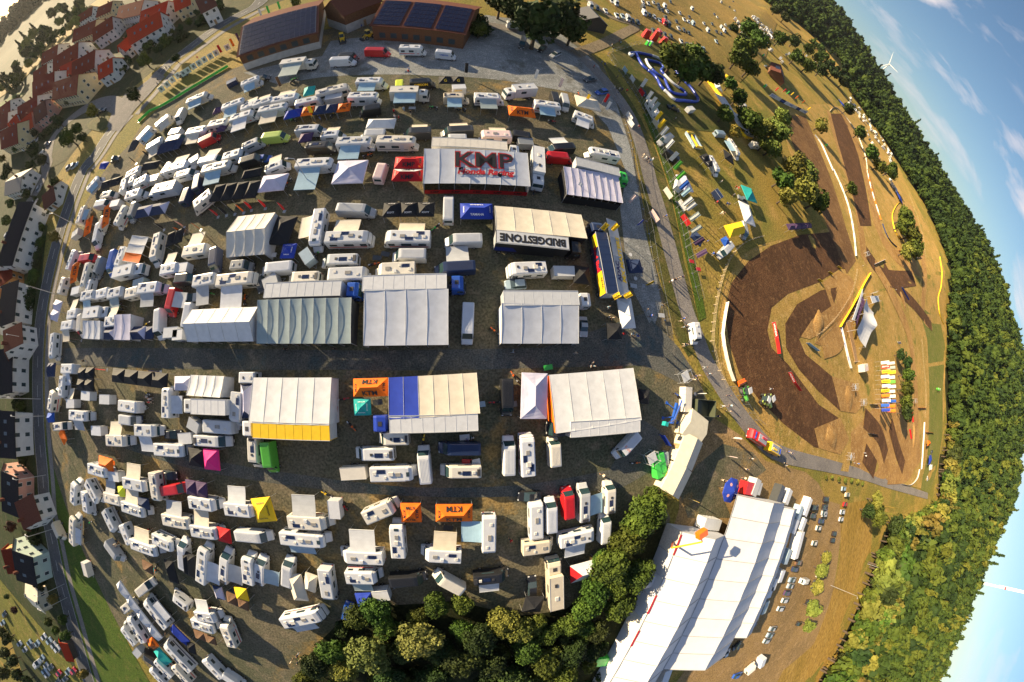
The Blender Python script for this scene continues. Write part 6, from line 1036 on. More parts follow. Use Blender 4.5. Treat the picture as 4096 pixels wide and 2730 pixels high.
for t, b_, col, tx in [('A1', (1990, 505), 'red', None), ('A1', (2100, 450), 'orange', None), ('A1', (2150, 400), 'purple', None), ('A3', (185, 735), 'w', None), ('A3', (400, 810), 'rose', None), ('A3', (630, 950), 'yellow', None), ('A3', (800, 940), 'red', None), ('A3', (815, 1010), 'w', None), ('B3', (1010, 310), 'rose', None), ('B3', (540, 215), 'w', None), ('A2', (1865, 690), 'black', None), ('A2', (225, 815), 'brown', None), ('A2', (510, 1085), 'yellow', None), ('B2', (1810, 110), 'black', 'ONEAL'), ('B2', (2140, 150), 'black', None), ('A4', (120, 830), 'red', None), ('A4', (150, 850), 'kgreen', None), ('A4', (190, 860), 'yellow', None), ('A4', (230, 890), 'orange', None), ('A4', (290, 930), 'orange', None), ('A4', (340, 990), 'yellow', None), ('A4', (50, 820), 'red', None), ('A2', (50, 175), 'w', None), ('A2', (120, 150), 'kgreen', None), ('A2', (215, 110), 'kgreen', None)]:
    flag(t, b_, b_, col, CNAME[col]+' event flag', tx, WHT, hh=4.2, w=.8, lf=.7)
for t, b_, tp, col, tx in [('B3', (775, 540), 0, 'yellow', 'ADAC'), ('B3', (865, 540), 0, 'yellow', 'ADAC'), ('B3', (880, 1135), 0, 'yellow', 'ADAC'), ('B3', (975, 1130), 0, 'yellow', 'ADAC')]:
    o = flag(t, b_, b_, col, 'yellow lettered flag on hospitality truck', tx, BLK, hh=3.0, w=.9, lf=.75); o.location.z = 3.95; q = W(t, *b_, 4.); o.location.x = q[0]; o.location.y = q[1]
def feather(t, x, y, col, desc, txt=None, tm=None, rz=0., h=3.2):
    p = W(t, x, y); root = empty('feather_flag', (p[0], p[1], terr(*p)), rz); add('pole', MB().cyl((0, 0, 0), (0, 0, h), .03, .02, 6).mesh('pole', [LEGM]), root)
    pr = [(0, .5), (.62, .8), (.72, 1.6), (.66, 2.5), (.42, 3.0), (.1, 3.2)]; add('sail', MB().loft([[(0, s, .4)]+[(a, s, b_*h/3.2) for a, b_ in pr] for s in (-.012, .012)]).mesh('sail', [cloth(col)]), root); add('foot', MB().box(-.35, .35, -.35, .35, 0, .04).mesh('foot', [STEEL]), root)
    if txt: text(txt, root, (.36, -.03, h*.56), (0, 0, 1), (-1, 0, 0), h*.6, tm or WHT)
    pend(root, desc, 'flag', t, x, y, 'feather flags')
for q in [('B1', 1955, 425, 'red'), ('B1', 2030, 412, 'black'), ('B1', 2105, 400, 'black'), ('B1', 2185, 388, 'orange'), ('B1', 2255, 365, 'red'), ('B1', 1470, 540, 'black'), ('B1', 1650, 520, 'beige'), ('B1', 1640, 580, 'orange'), ('B1', 1800, 540, 'orange'), ('B2', 85, 350, 'red'), ('B2', 255, 375, 'red'), ('A1', 1340, 1420, 'black'), ('A1', 1220, 1470, 'black'), ('C1', 640, 245, 'brown'), ('C1', 960, 270, 'red'), ('C1', 1440, 290, 'royal'), ('C3', 1640, 485, 'w'), ('C3', 1960, 880, 'rose'), ('C3', 1920, 1040, 'rose'), ('C3', 1580, 1420, 'yellow'), ('B3', 1100, 510, 'royal'), ('B3', 1180, 1040, 'yellow'), ('B3', 170, 110, 'red'), ('B2', 1465, 60, 'orange'), ('B1', 730, 1530, 'red')]:
    feather(*q, CNAME[q[3]]+' feather flag', 'ADAC' if q[:2] == ('B3', 1180) else None, BLK, rnd.uniform(-.4, .4))
def fence(name, line, ph, h, m, label, cat='fence', n_per=1, solid=None, txt=None, tm=None, rails=(.95, .08), thick=.03, wires=True):
    """fence of separate panels along a line on the ground"""
    L = smooth_line(line, 20); out = [L[0]]; acc = 0
    for i in range(1, len(L)):
        while np.linalg.norm(L[i]-out[-1]) >= ph: out.append(out[-1]+(L[i]-out[-1])/np.linalg.norm(L[i]-out[-1])*ph)
    o0 = out[0]; root = empty(name, (o0[0], o0[1], terr(*o0))); z0 = terr(*o0)
    for i in range(len(out)-1):
        a, b_ = out[i]-o0, out[i+1]-o0; za, zb = terr(*out[i])-z0, terr(*out[i+1])-z0; d = (b_-a)/np.linalg.norm(b_-a); nx, ny = -d[1]*thick, d[0]*thick
        if solid is not None:
            V = MB(); V.loft([[(a[0]+s*nx, a[1]+s*ny, za+.08), (b_[0]+s*nx, b_[1]+s*ny, zb+.08), (b_[0]+s*nx, b_[1]+s*ny, zb+h), (a[0]+s*nx, a[1]+s*ny, za+h)] for s in (-1, 1)]); pn = add('banner_panel', V.mesh('banner_panel', [solid if not isinstance(solid, list) else solid[i % len(solid)]]), root)
            if txt and i % 2 == 0: mid = ((a+b_)/2); text(txt, root, (mid[0]-nx*2, mid[1]-ny*2, (za+zb)/2+h*.54), (d[0], d[1], 0), (0, 0, 1), ph*.8, tm or WHT, height=h*.5); text(txt, root, (mid[0]+nx*2, mid[1]+ny*2, (za+zb)/2+h*.54), (-d[0], -d[1], 0), (0, 0, 1), ph*.8, tm or WHT, height=h*.5)
        else:
            V = MB()
            for f in rails: V.cyl((a[0], a[1], za+h*f), (b_[0], b_[1], zb+h*f), .028, n=5)
            if wires:
                for w in range(1, 8): q = a+(b_-a)*w/8; V.cyl((q[0], q[1], za+h*rails[-1]), (q[0], q[1], zb+h*rails[0]), .009, n=3)
            add('fence_panel', V.mesh('fence_panel', [m]), root)
        add('post', MB().cyl((a[0], a[1], za), (a[0], a[1], za+h+.05), .035, n=6).box(a[0]-.3, a[0]+.3, a[1]-.12, a[1]+.12, za, za+.12).mesh('post', [m]), root)
    tag(root, label, cat)
    return root
fence('mesh_fence', [W('A3', 40, 290), W('A3', 220, 340), W('A3', 420, 430), W('A3', 600, 530), W('A3', 760, 660), W('A3', 880, 800), W('A3', 960, 960), W('A3', 1020, 1120), W('A3', 1070, 1300), W('B3', 1090, 0), W('B3', 1150, 260), W('B3', 1215, 520), W('B3', 1260, 800), W('B3', 1300, 1000), W('B3', 1350, 1250), W('B3', 1400, 1540)], 3.4, 1.9, STEEL, 'inner wire mesh fence between the gravel yard and service road')
fence('mesh_fence', [W('A3', 860, 500), W('A3', 960, 640), W('A3', 1060, 780), W('A3', 1150, 930), W('A3', 1230, 1100), W('A3', 1300, 1280), W('A3', 1360, 1480), W('B3', 1410, 80), W('B3', 1470, 300), W('B3', 1530, 560), W('B3', 1570, 760), W('B3', 1620, 960), W('B3', 1680, 1190)], 3.4, 1.9, STEEL, 'wire mesh fence carrying the row of flags')
fence('mesh_fence', [W('A3', 865, 480), W('A3', 980, 445), W('A3', 1090, 410), W('A3', 1190, 385)], 3.4, 1.9, STEEL, 'short wire mesh fence above the inflatable kart course')
fence('mesh_fence', [W('C3', 1960, 420), W('C3', 2060, 560), W('C3', 2160, 700), W('C3', 2280, 800)], 3.4, 1.9, STEEL, 'wire mesh fence beside the tractors')
PAL = mat('pale_boards', (.55, .44, .28), .8, .2, 3.)
fence('plank_barrier', [W('B3', 2240, 600), W('B3', 2110, 640), W('B3', 2000, 720), W('B3', 1920, 840), W('B3', 1860, 1000), W('B3', 1815, 1200), W('B3', 1790, 1400), W('B3', 1780, 1540), W('C3', 1800, 120), W('C3', 1840, 260), W('C3', 1900, 400), W('C3', 1950, 500)], 2.4, 1.1, PAL, 'pale slatted barrier curving round the dark soil bend', rails=(.95, .62, .3), wires=False)
fence('banner_barrier', [W('B3', 1915, 1190), W('B3', 1890, 1320), W('B3', 1870, 1480), W('C3', 1885, 60), W('C3', 1910, 180), W('C3', 1940, 290), W('C3', 1985, 405)], 3., 1.1, LEGM, 'white banner barrier inside the dark soil bend', 'barrier', solid=cloth('w3'))
fence('banner_barrier', [W('B4', 580, 0), W('B4', 650, 150), W('B4', 720, 350), W('B4', 760, 560), W('B4', 780, 760), W('B4', 790, 810)], 3.5, 1.1, LEGM, 'white and green banner barrier along the uphill lane', 'barrier', solid=[cloth('w'), cloth('w3'), cloth('greygreen')])
fence('banner_barrier', [W('A4', 415, 1215), W('A4', 470, 1290), W('A4', 520, 1400), W('A4', 580, 1540)], 3.5, 1.1, LEGM, 'white banner barrier below the finish', 'barrier', solid=cloth('w2'))
fence('banner_barrier', [W('A4', 550, 1000), W('A4', 580, 970), W('A4', 620, 975), W('A4', 700, 1060), W('A4', 780, 1170), W('A4', 830, 1290), W('A4', 875, 1430), W('A4', 885, 1560)], 4., 1.1, LEGM, 'white banner barrier round the upper bend', 'barrier', solid=cloth('w3'))
fence('banner_barrier', [W('B4', 882, 0), W('B4', 900, 90), W('B4', 925, 190), W('B4', 960, 310), W('B4', 1015, 480)], 4., 1.1, LEGM, 'orange and white lettered barrier beside the upper lane', 'barrier', solid=[paint('orange'), paint('orange'), cloth('w'), cloth('w')], txt='MOTUL')
fence('banner_barrier', [W('B4', 1020, 485), W('B4', 1050, 570), W('B4', 1090, 640), W('B4', 1150, 695)], 4., 1.1, LEGM, 'navy banner barrier at the lane fork', 'barrier', solid=cloth('navy'))
fence('banner_barrier', [W('B4', 1200, 320), W('B4', 1165, 300), W('B4', 1110, 400), W('B4', 1130, 540), W('B4', 1180, 620), W('B4', 1280, 710)], 3., 1., LEGM, 'yellow tape barrier round the young trees', 'barrier', solid=cloth('yellow'))
fence('banner_barrier', [W('B4', 1535, 780), W('B4', 1552, 900), W('B4', 1545, 1050), W('B4', 1520, 1150), W('B4', 1530, 1280), W('B4', 1570, 1390)], 4., 1.1, LEGM, 'yellow banner barrier at the forest edge', 'barrier', solid=cloth('yellow'))
fence('banner_barrier', [W('C4', 1395, 740), W('C4', 1390, 850), W('C4', 1382, 960), W('C4', 1375, 1080), W('C4', 1365, 1180)], 4., 1.1, LEGM, 'white banner barrier below the start area', 'barrier', solid=cloth('w'))
fence('banner_barrier', [W('C4', 1350, 1160), W('C4', 1330, 1240), W('C4', 1270, 1300), W('C4', 1190, 1290)], 3., 1.1, LEGM, 'white banner barrier round the lowest bend', 'barrier', solid=cloth('w2'))
fence('plank_barrier', [W('C4', 1370, 0), W('C4', 1385, 200), W('C4', 1405, 420), W('C4', 1405, 600), W('C4', 1398, 730)], 4., 1.1, PAL, 'pale slatted barrier beside the start straight', rails=(.95, .5, .1), wires=False)
fence('plank_barrier', [W('B4', 1260, 220), W('B4', 1300, 330), W('B4', 1350, 470), W('B4', 1390, 640), W('B4', 1410, 800)], 4., 1.1, PAL, 'pale slatted barrier along the far right lane', rails=(.95, .5, .1), wires=False)
fence('plank_barrier', [W('G', 390, 0), W('G', 360, 150), W('G', 300, 280), W('G', 220, 400), W('G', 100, 530), W('G', 0, 605)], 3., 1.1, PAL, 'pale plank barrier curving below the white stage tent', rails=(.95, .5, .1), wires=False)
fence('banner_barrier', [W('G', 510, 30), W('G', 450, 130), W('G', 400, 230), W('G', 320, 370), W('G', 235, 515)], 3., 1.3, LEGM, 'yellow banner fence in front of the white stage tent', 'barrier', solid=cloth('yellow'))
fence('banner_barrier', [W('G', 245, 520), W('G', 275, 650), W('G', 310, 800), W('G', 335, 885)], 3., 1.2, LEGM, 'white lettered banner fence left of the wooden stage deck', 'barrier', solid=cloth('w'), txt='ADAC', tm=BLU)
HB = fence('banner_barrier', [W('B4', 35, 1370), W('B4', 55, 1470), W('C4', 85, 140)], 4.6, 1.2, LEGM, 'red lettered banner at the inner bend', 'barrier', solid=paint('red'), txt='HONDA')
fence('banner_barrier', [W('C4', 175, 290), W('C4', 225, 390), W('C4', 290, 475)], 4.6, 1.2, LEGM, 'red lettered banner between the two soil lanes', 'barrier', solid=paint('red'), txt='HONDA')
for t, pts_, col, tx, lb in [('C4', [(1335, 610), (1412, 612)], 'red', 'MOTUL', 'red lettered banner beside start vehicle'), ('C4', [(1408, 828), (1478, 835)], 'red', 'MOTUL', 'red lettered banner right of the pale barrier'), ('C4', [(905, 578), (982, 583)], 'black', 'ZAHN', 'black lettered banner below the camera tower'), ('C4', [(890, 838), (976, 852)], 'black', 'ZAHN', 'black lettered banner between soil jumps'), ('C4', [(1280, 650), (1292, 740)], 'red', None, 'red banner left of the lane near start'), ('C4', [(1262, 800), (1276, 890)], 'red', None, 'lower red banner left of the lane near start'), ('C4', [(340, 30), (440, 105)], 'sky', None, 'pale blue banner below the red bend banner'), ('B4', [(945, 850), (1045, 805)], 'lilac', None, 'lilac banner at the lane crossing'), ('B4', [(1165, 725), (1245, 760)], 'orange', None, 'orange banner at the lane fork'), ('B4', [(1320, 792), (1370, 788)], 'lilac', None, 'small lilac banner near far lane'), ('B4', [(1190, 1055), (1255, 1170)], 'blue', None, 'blue banner beside the diagonal lane')]:
    a = W(t, *pts_[0]); b_ = W(t, *pts_[1]); fence('banner_barrier', [a, b_], float(np.linalg.norm(b_-a))*.98, 1.3, LEGM, lb, 'barrier', solid=cloth(col), txt=tx)
for x, y in [(630, 878), (550, 928), (455, 995)]:
    a = W('B4', x-18, y-12); b_ = W('B4', x+18, y+14); fence('banner_barrier', [a, b_], float(np.linalg.norm(b_-a))*.98, 1.2, LEGM, 'yellow lettered board on the bend island, '+{630: 'upper right', 550: 'middle', 455: 'lower left'}[x]+' one', 'barrier', solid=cloth('yellow'), txt='ADAC', tm=BLK)
fence('banner_barrier', [W('A3', 1735, 720), W('A3', 1800, 800), W('A3', 1870, 900), W('A3', 1920, 990), W('A3', 1990, 1080)], 3., 1.6, LEGM, 'orange yellow banner fence by the orchard', 'barrier', solid=cloth('yellow'))
fence('banner_barrier', [W('A3', 1905, 680), W('A3', 1960, 740), W('A3', 2010, 800)], 3., 1.4, LEGM, 'orange yellow banner fence behind white van', 'barrier', solid=cloth('yellow'))
fence('banner_barrier', [W('A3', 2000, 1110), W('A3', 2050, 1210), W('A3', 2110, 1250), W('A3', 2160, 1250)], 3., 1.4, LEGM, 'orange yellow banner fence below white canopies', 'barrier', solid=cloth('yellow'))
fence('banner_barrier', [W('A4', 10, 860), W('A4', 100, 910), W('A4', 200, 960), W('A4', 340, 1025)], 6., 2.6, LEGM, 'tall white and navy finish banner with lettering', 'barrier', solid=[cloth('w'), cloth('w3'), cloth('navy'), cloth('w')], txt='ADAC', tm=BLU)
fence('tarpaulin_fence', [W('A1', 1245, 1100), W('A1', 1290, 1030), W('A1', 1480, 945), W('A1', 1700, 810), W('A1', 1900, 690), W('A1', 2160, 540)], 5., .9, LEGM, 'bright green tarpaulin fence along the upper left bank', 'fence', solid=cloth('kgreen'))
for i, (x, y) in enumerate([(1470, 830), (1520, 790), (1565, 750), (1615, 710), (1665, 690), (1705, 665), (1755, 630), (1805, 600), (1850, 570), (1905, 540), (1955, 510), (2055, 460)]):
    p = W('A1', x, y); root = empty('sign_board', (p[0], p[1], 0), R_(35)); add('board', MB().box(-.9, .9, -.03, .03, .5, 2.6).mesh('board', [paint('w2')]), root); add('leg', MB().box(-.7, -.62, -.04, .04, 0, .5).mesh('leg', [STEEL]), root); add('leg', MB().box(.62, .7, -.04, .04, 0, .5).mesh('leg', [STEEL]), root); add('print', MB().box(-.35, .35, -.045, -.03, 1.1, 2.1).mesh('print', [GRY]), root)
    pend(root, 'white sign board beside the upper road', 'sign', 'A1', x, y, 'sign boards along the road')
for t, x, y, col in [('A3', 1000, 650, 'sky'), ('A3', 1065, 730, 'w'), ('A3', 1145, 850, 'red'), ('A3', 1270, 1130, 'beige'), ('B3', 1500, 340, 'w'), ('B3', 1530, 470, 'red'), ('A3', 1035, 1070, 'w'), ('A3', 1045, 1125, 'w'), ('B3', 1250, 435, 'rose'), ('B3', 1375, 230, 'w3'), ('C3', 1345, 895, 'royal'), ('C4', 1165, 30, 'lilac')]:
    p = W(t, x, y); q = W(t, x+30, y+45); d = q-p; root = empty('banner_stand', (p[0], p[1], terr(*p)), math.atan2(d[1], d[0])); add('sheet', MB().box(-1.5, 1.5, -.03, .03, .3, 1.9).mesh('sheet', [cloth(col)]), root)
    for s in (-1, 1): add('leg', MB().box(s*1.45-.03, s*1.45+.03, -.35, .35, 0, .3).mesh('leg', [STEEL]), root)
    pend(root, CNAME[col]+' advertising banner stand', 'banner', t, x, y, 'advertising banner stands')
# ---------------------------------------------------------------- lamp posts, wind turbines
for t, b_ in [('S', (164, 1597)), ('S', (178, 1665)), ('S', (259, 2336)), ('S', (230, 1180)), ('S', (150, 1360)), ('S', (270, 2390)), ('S', (232, 2110)), ('S', (185, 1900)), ('S', (310, 905)), ('S', (1245, 745)), ('S', (3322, 2342)), ('S', (3468, 2256))]:
    p = W(t, *b_); root = empty('street_lamp', (p[0], p[1], terr(*p)), 0 if p[0] < 0 else 2.); h = 8 if p[0] < 0 else 12; add('mast', MB().cyl((0, 0, 0), (0, 0, h), .10, .06, 8).cyl((0, 0, h), (-1.2, 0, h+.2), .05, n=6).mesh('mast', [LEGM]), root); add('lamp_head', MB().box(-1.8, -1.1, -.18, .18, h+.12, h+.26, taper=.03).mesh('lamp_head', [mat('lamp_head', (.5, .5, .5), .4)]), root)
    pend(root, 'slim grey street lamp', 'lamp post', t, *b_, 'street lamps')
def turbine(az, r, el_hub, rot, label):
    x, y = r*math.cos(R_(az)), r*math.sin(R_(az)); z0 = terr(x, y); zh = CAM_H+r*math.tan(R_(el_hub)); root = empty('wind_turbine', (x, y, z0), R_(az)+2.6); wm = mat('turbine_white', (.75, .74, .70), .5, .03); h = zh-z0
    add('tower', MB().cyl((0, 0, 0), (0, 0, h), 2.4, 1.3, 16).mesh('tower', [wm]), root); add('red_band', MB().cyl((0, 0, h*.62), (0, 0, h*.65), 1.85, 1.82, 16).mesh('red_band', [paint('red')]), root); add('nacelle', MB().box(-4, 3, -1.6, 1.6, h-1.4, h+2).mesh('nacelle', [wm]), root); add('hub', MB().cyl((3, 0, h+.3), (4.6, 0, h+.3), 1.4, .7, 12).mesh('hub', [wm]), root)
    for k in range(3):
        a = rot+k*2*math.pi/3; d = Vector((0, math.cos(a), math.sin(a))); c0 = Vector((4, 0, h+.3)); bl = MB(); n = Vector((0, -math.sin(a), math.cos(a))); rg = []
        for s, w_ in ((1, 1.1), (6, 2.0), (20, 1.4), (38, .7), (46, .2)): c_ = c0+d*s; rg.append([c_+n*w_*.5, c_+Vector((.25*w_, 0, 0)), c_-n*w_*.5, c_-Vector((.25*w_, 0, 0))])
        add('blade', bl.loft(rg).mesh('blade', [wm]), root)
    tag(root, label, 'wind turbine', 'wind turbines')
turbine(-26.2, 820, 7.5, .5, 'white wind turbine with red banded tower above the right forest'); turbine(37.2, 1500, 4.4, 2.2, 'distant wind turbine rotor just above the upper right wood')
# ---------------------------------------------------------------- special vehicles and equipment
def place(name, t, x1, y1, x2, y2, h, label, cat, scale=None):
    a = W(t, x1, y1, h); b_ = W(t, x2, y2, h); d = b_-a; c_ = (a+b_)/2; root = empty(name, (c_[0], c_[1], terr(*c_)), math.atan2(d[1], d[0]), scale); tag(root, label, cat); return root
def put_wheels(root, spec):
    for x, y, r, w_ in spec:
        a, b_ = wheel_me(r, w_)
        o = add('wheel', a, root, (x, y, r)); add('rim', b_, o)
def tractor(t, q, col, label, impl=None):
    r = place('farm_tractor', t, *q, 1.4, label, 'tractor'); pm = paint(col)
    add('bonnet', MB().box(.2, 2.2, -.42, .42, .75, 1.5, taper=.08).mesh('bonnet', [pm]), r); add('cab', MB().box(-1.1, .35, -.75, .75, .9, 2.65, taper=.12).mesh('cab', [GLASS]), r); add('cab_roof', MB().box(-1.1, .35, -.75, .75, 2.64, 2.8).mesh('cab_roof', [paint('w2')]), r); add('exhaust', MB().cyl((.8, .5, 1.4), (.8, .5, 2.6), .05).mesh('exhaust', [PLAST]), r)
    for s in (-1, 1): add('mudguard', MB().box(-1.3, .1, s*.95-.3, s*.95+.3, 1.5, 1.62).mesh('mudguard', [pm]), r)
    put_wheels(r, [(-.7, -.95, .85, .5), (-.7, .95, .85, .5), (1.6, -.85, .55, .36), (1.6, .85, .55, .36)])
    if impl: add('harrow', MB().box(-3.2, -1.9, -1.5, 1.5, .5, .75).box(-2.6, -2.4, -1.5, 1.5, .2, 1.1).mesh('harrow', [paint(impl)]), r)
tractor('C3', (2085, 400, 2110, 540), 'green', 'green tractor with orange harrow beside the service road', 'orange'); tractor('C3', (2250, 520, 2290, 570), 'lime', 'light green tractor at the edge of the dark soil'); tractor('C4', (0, 480, 30, 600), 'lime', 'light green tractor on the dark soil bend')
def loader(t, q, label):
    r = place('wheel_loader', t, *q, 1.5, label, 'loader'); add('body', MB().box(-1.8, .6, -.8, .8, .6, 1.5, taper=.06).mesh('body', [paint('yellow')]), r); add('cab', MB().box(-.6, .6, -.65, .65, 1.5, 2.6, taper=.08).mesh('cab', [GLASS]), r); add('cab_roof', MB().box(-.6, .6, -.65, .65, 2.58, 2.7).mesh('cab_roof', [paint('yellow')]), r); add('lift_arm', MB().cyl((.6, -.5, 1.3), (2, -.5, .5), .1).cyl((.6, .5, 1.3), (2, .5, .5), .1).mesh('lift_arm', [paint('yellow')]), r); add('bucket', MB().box(1.9, 2.6, -1, 1, .1, .8, taper=.1).mesh('bucket', [PLAST]), r); put_wheels(r, [(-1.2, -.9, .6, .4), (-1.2, .9, .6, .4), (1, -.9, .6, .4), (1, .9, .6, .4)])
loader('A2', (765, 300, 770, 360), 'yellow wheel loader between the two solar barns'); loader('A2', (1030, 290, 970, 315), 'small yellow loader beside the wide barn')
def rescue(t, q, col, col2, label, tx):
    r = place('rescue_vehicle', t, *q, 2.4, label, 'rescue vehicle'); add('body', MB().box(-3.2, 1.4, -1.2, 1.2, .5, 2.75, taper=.05).mesh('body', [paint(col)]), r); put_kit(cab_parts(1.5, 2.5), r, dict(cab=paint(col)))
    add('stripe', MB().box(-3.1, 3.0, -1.225, -1.2, 1.3, 1.6).box(-3.1, 3.0, 1.2, 1.225, 1.3, 1.6).mesh('stripe', [paint(col2)]), r); add('roof_deck', MB().box(-2.9, 1.1, -.9, .9, 2.75, 2.82).mesh('roof_deck', [paint('silver')]), r); add('roof_box', MB().box(-2.4, -.4, -.6, -.1, 2.82, 3.1).mesh('roof_box', [paint(col)]), r); add('blue_light', MB().box(2.2, 2.5, -.8, .8, 2.5, 2.65).mesh('blue_light', [mat('blue_light', (.02, .08, .6), .2)]), r); add('ladder', MB().box(-2.8, 1.0, .2, .27, 2.85, 2.95).box(-2.8, 1.0, .6, .67, 2.85, 2.95).mesh('ladder', [LEGM]), r); put_wheels(r, [(-2, -1.05, .45, .3), (-2, 1.05, .45, .3), (2.4, -1.05, .45, .3), (2.4, 1.05, .45, .3)])
rescue('C3', (2290, 930, 2150, 830), 'red', 'w', 'red fire engine parked on the service road', 'FEUERWEHR'); rescue('C4', (20, 950, 120, 1010), 'yellow', 'red', 'yellow ambulance with red stripe on the service road', 'ADAC')
# blue trailer lift next to the cream shed
r = place('trailer_lift', 'C3', 1450, 700, 1470, 620, 1., 'blue trailer boom lift with spread legs beside the cream sheds', 'boom lift'); bm_ = paint('blue')
add('frame', MB().box(-2.2, 2.2, -.3, .3, .6, 1.1, taper=.05).mesh('frame', [bm_]), r); add('boom', MB().cyl((-1.5, 0, 1.2), (2.8, .1, 2.2), .18).mesh('boom', [bm_]), r); add('boom', MB().cyl((-1.2, 0, 1.4), (-3.0, 3.6, 3.2), .14).mesh('boom', [bm_]), r); add('basket', MB().box(-3.4, -2.6, 3.3, 4.1, 2.6, 3.6).mesh('basket', [paint('teal')]), r)
for sx, sy in ((1.6, 2.0), (1.6, -2.0), (-1.4, -2.2), (-1.6, 2.0)): add('outrigger', MB().cyl((sx*.5, sy*.15, 1.), (sx, sy, .1), .09).box(sx-.3, sx+.3, sy-.3, sy+.3, 0, .1).mesh('outrigger', [bm_]), r)
# orange boom lift on the hall
r = place('boom_lift', 'H', 350, 290, 375, 275, 1., 'red and orange boom lift reaching over the hall tent roof', 'boom lift'); add('chassis', MB().box(-1.6, 1.6, -1.1, 1.1, .5, 1.5, taper=.08).mesh('chassis', [paint('red')]), r); put_wheels(r, [(-1.1, -1.1, .5, .35), (-1.1, 1.1, .5, .35), (1.1, -1.1, .5, .35), (1.1, 1.1, .5, .35)])
inv = Matrix.Rotation(-r.rotation_euler.z, 4, 'Z'); bp = Vector((r.location.x, r.location.y, 0))
def lp(t, x, y, h): w_ = W(t, x, y, h); return inv @ (Vector((w_[0], w_[1], h))-bp)
k1 = lp('H', 365, 315, 8.5); k2 = lp('H', 495, 290, 11.); k3 = lp('H', 488, 252, 11.5)
add('boom', MB().cyl((0, 0, 1.5), k1, .22).mesh('boom', [paint('orange')]), r); add('boom', MB().cyl(k1, k2, .16).mesh('boom', [paint('yellow')]), r); add('boom', MB().cyl(k2, k3, .12).mesh('boom', [paint('orange')]), r); add('basket', MB().box(k3.x-1, k3.x+1, k3.y-.6, k3.y+.6, k3.z-.3, k3.z+.8).mesh('basket', [paint('orange')]), r)
def crate(name, t, q, lx, ly, h, m, label, cat, ribs=True, open_=False):
    r = place(name, t, *q, h, label, cat); b = MB()
    if open_: b.box(-lx, lx, -ly, ly, 0, .15).box(-lx, -lx+.1, -ly, ly, .15, h).box(lx-.1, lx, -ly, ly, .15, h).box(-lx+.1, lx-.1, -ly, -ly+.1, .15, h).box(-lx+.1, lx-.1, ly-.1, ly, .15, h)
    else: b.box(-lx, lx, -ly, ly, .1, h, taper=.04)
    add('shell', b.mesh('shell', [m]), r)
    if ribs:
        for i in range(5): x = -lx+(i+.5)*2*lx/5; add('rib', MB().box(x-.05, x+.05, -ly-.04, -ly, .1, h-.05).mesh('rib', [m]), r); add('rib', MB().box(x-.05, x+.05, ly, ly+.04, .1, h-.05).mesh('rib', [m]), r)
    return r
crate('waste_skip', 'C3', (1320, 1050, 1350, 1210), 2.4, 1.3, 1.9, paint('kgreen'), 'bright green waste skip below the cream shed', 'skip'); crate('waste_skip', 'C3', (1370, 1040, 1375, 1110), 1.4, 1., 1.6, paint('greygreen'), 'small pale green skip beside bright green skip', 'skip')
crate('open_skip', 'C3', (1690, 610, 1800, 620), 3., 1.8, 2.2, paint('olive'), 'dark open skip container beside the service road', 'skip', open_=True); crate('tank_trailer', 'C3', (1585, 480, 1580, 590), 2.6, 1., 1.9, paint('w3'), 'cream tank trailer next to open dark skip', 'trailer')
crate('waste_skip', 'A1', (2040, 740, 2100, 710), 1.6, 1., 1.6, paint('navy'), 'dark blue skip at the upper left barn', 'skip'); crate('waste_skip', 'D3', (435, 800, 485, 795), 1.6, 1.2, 1.5, paint('kgreen'), 'green tent-like skip beside the hall tent', 'skip')
crate('office_container', 'D3', (985, 85, 1070, 95), 3., 1.3, 2.7, paint('w2'), 'white office container beside the hall tent gable', 'container'); crate('office_container', 'C4', (810, 270, 950, 230), 3.4, 1.6, 3., paint('cream'), 'cream office container at the end of the stage tent', 'container'); crate('office_container', 'H', (270, 465, 300, 455), 2.6, 1.3, 2.6, paint('w4'), 'white container against the hall tent side wall', 'container'); crate('food_trailer', 'H', (930, 260, 905, 355), 4.4, 1.3, 3.2, paint('w'), 'white and green food trailer behind the hall tent', 'trailer')
for i, (x, y, lx, col) in enumerate([(905, 215, 2.2, 'w4'), (940, 205, 2., 'w2'), (872, 345, 2.4, 'bluegrey'), (845, 430, 2., 'w4'), (815, 465, 2., 'w2'), (795, 500, 1.8, 'w4'), (775, 565, 2.2, 'greygreen'), (960, 130, 3., 'w'), (925, 155, 2.2, 'bluegrey'), (735, 45, 2.2, 'silver'), (840, 75, 2.6, 'dark'), (875, 85, 2.2, 'w2'), (765, 805, 2., 'w4'), (345, 870, 3., 'w4')]):
    crate('service_unit', 'H', (x, y, x-8, y+22), lx, 1.2, 2.6, paint(col), '', 'service unit', ribs=False)
    pass
for o in [q for q in COL.objects if q.name.startswith('service_unit') and q.parent is None]:
    sx, sy = w2px(o.location.x, o.location.y, 1.5); pend(o, 'service unit beside the hall tent', 'service unit', 'S', sx, sy, 'service units at the hall tent')
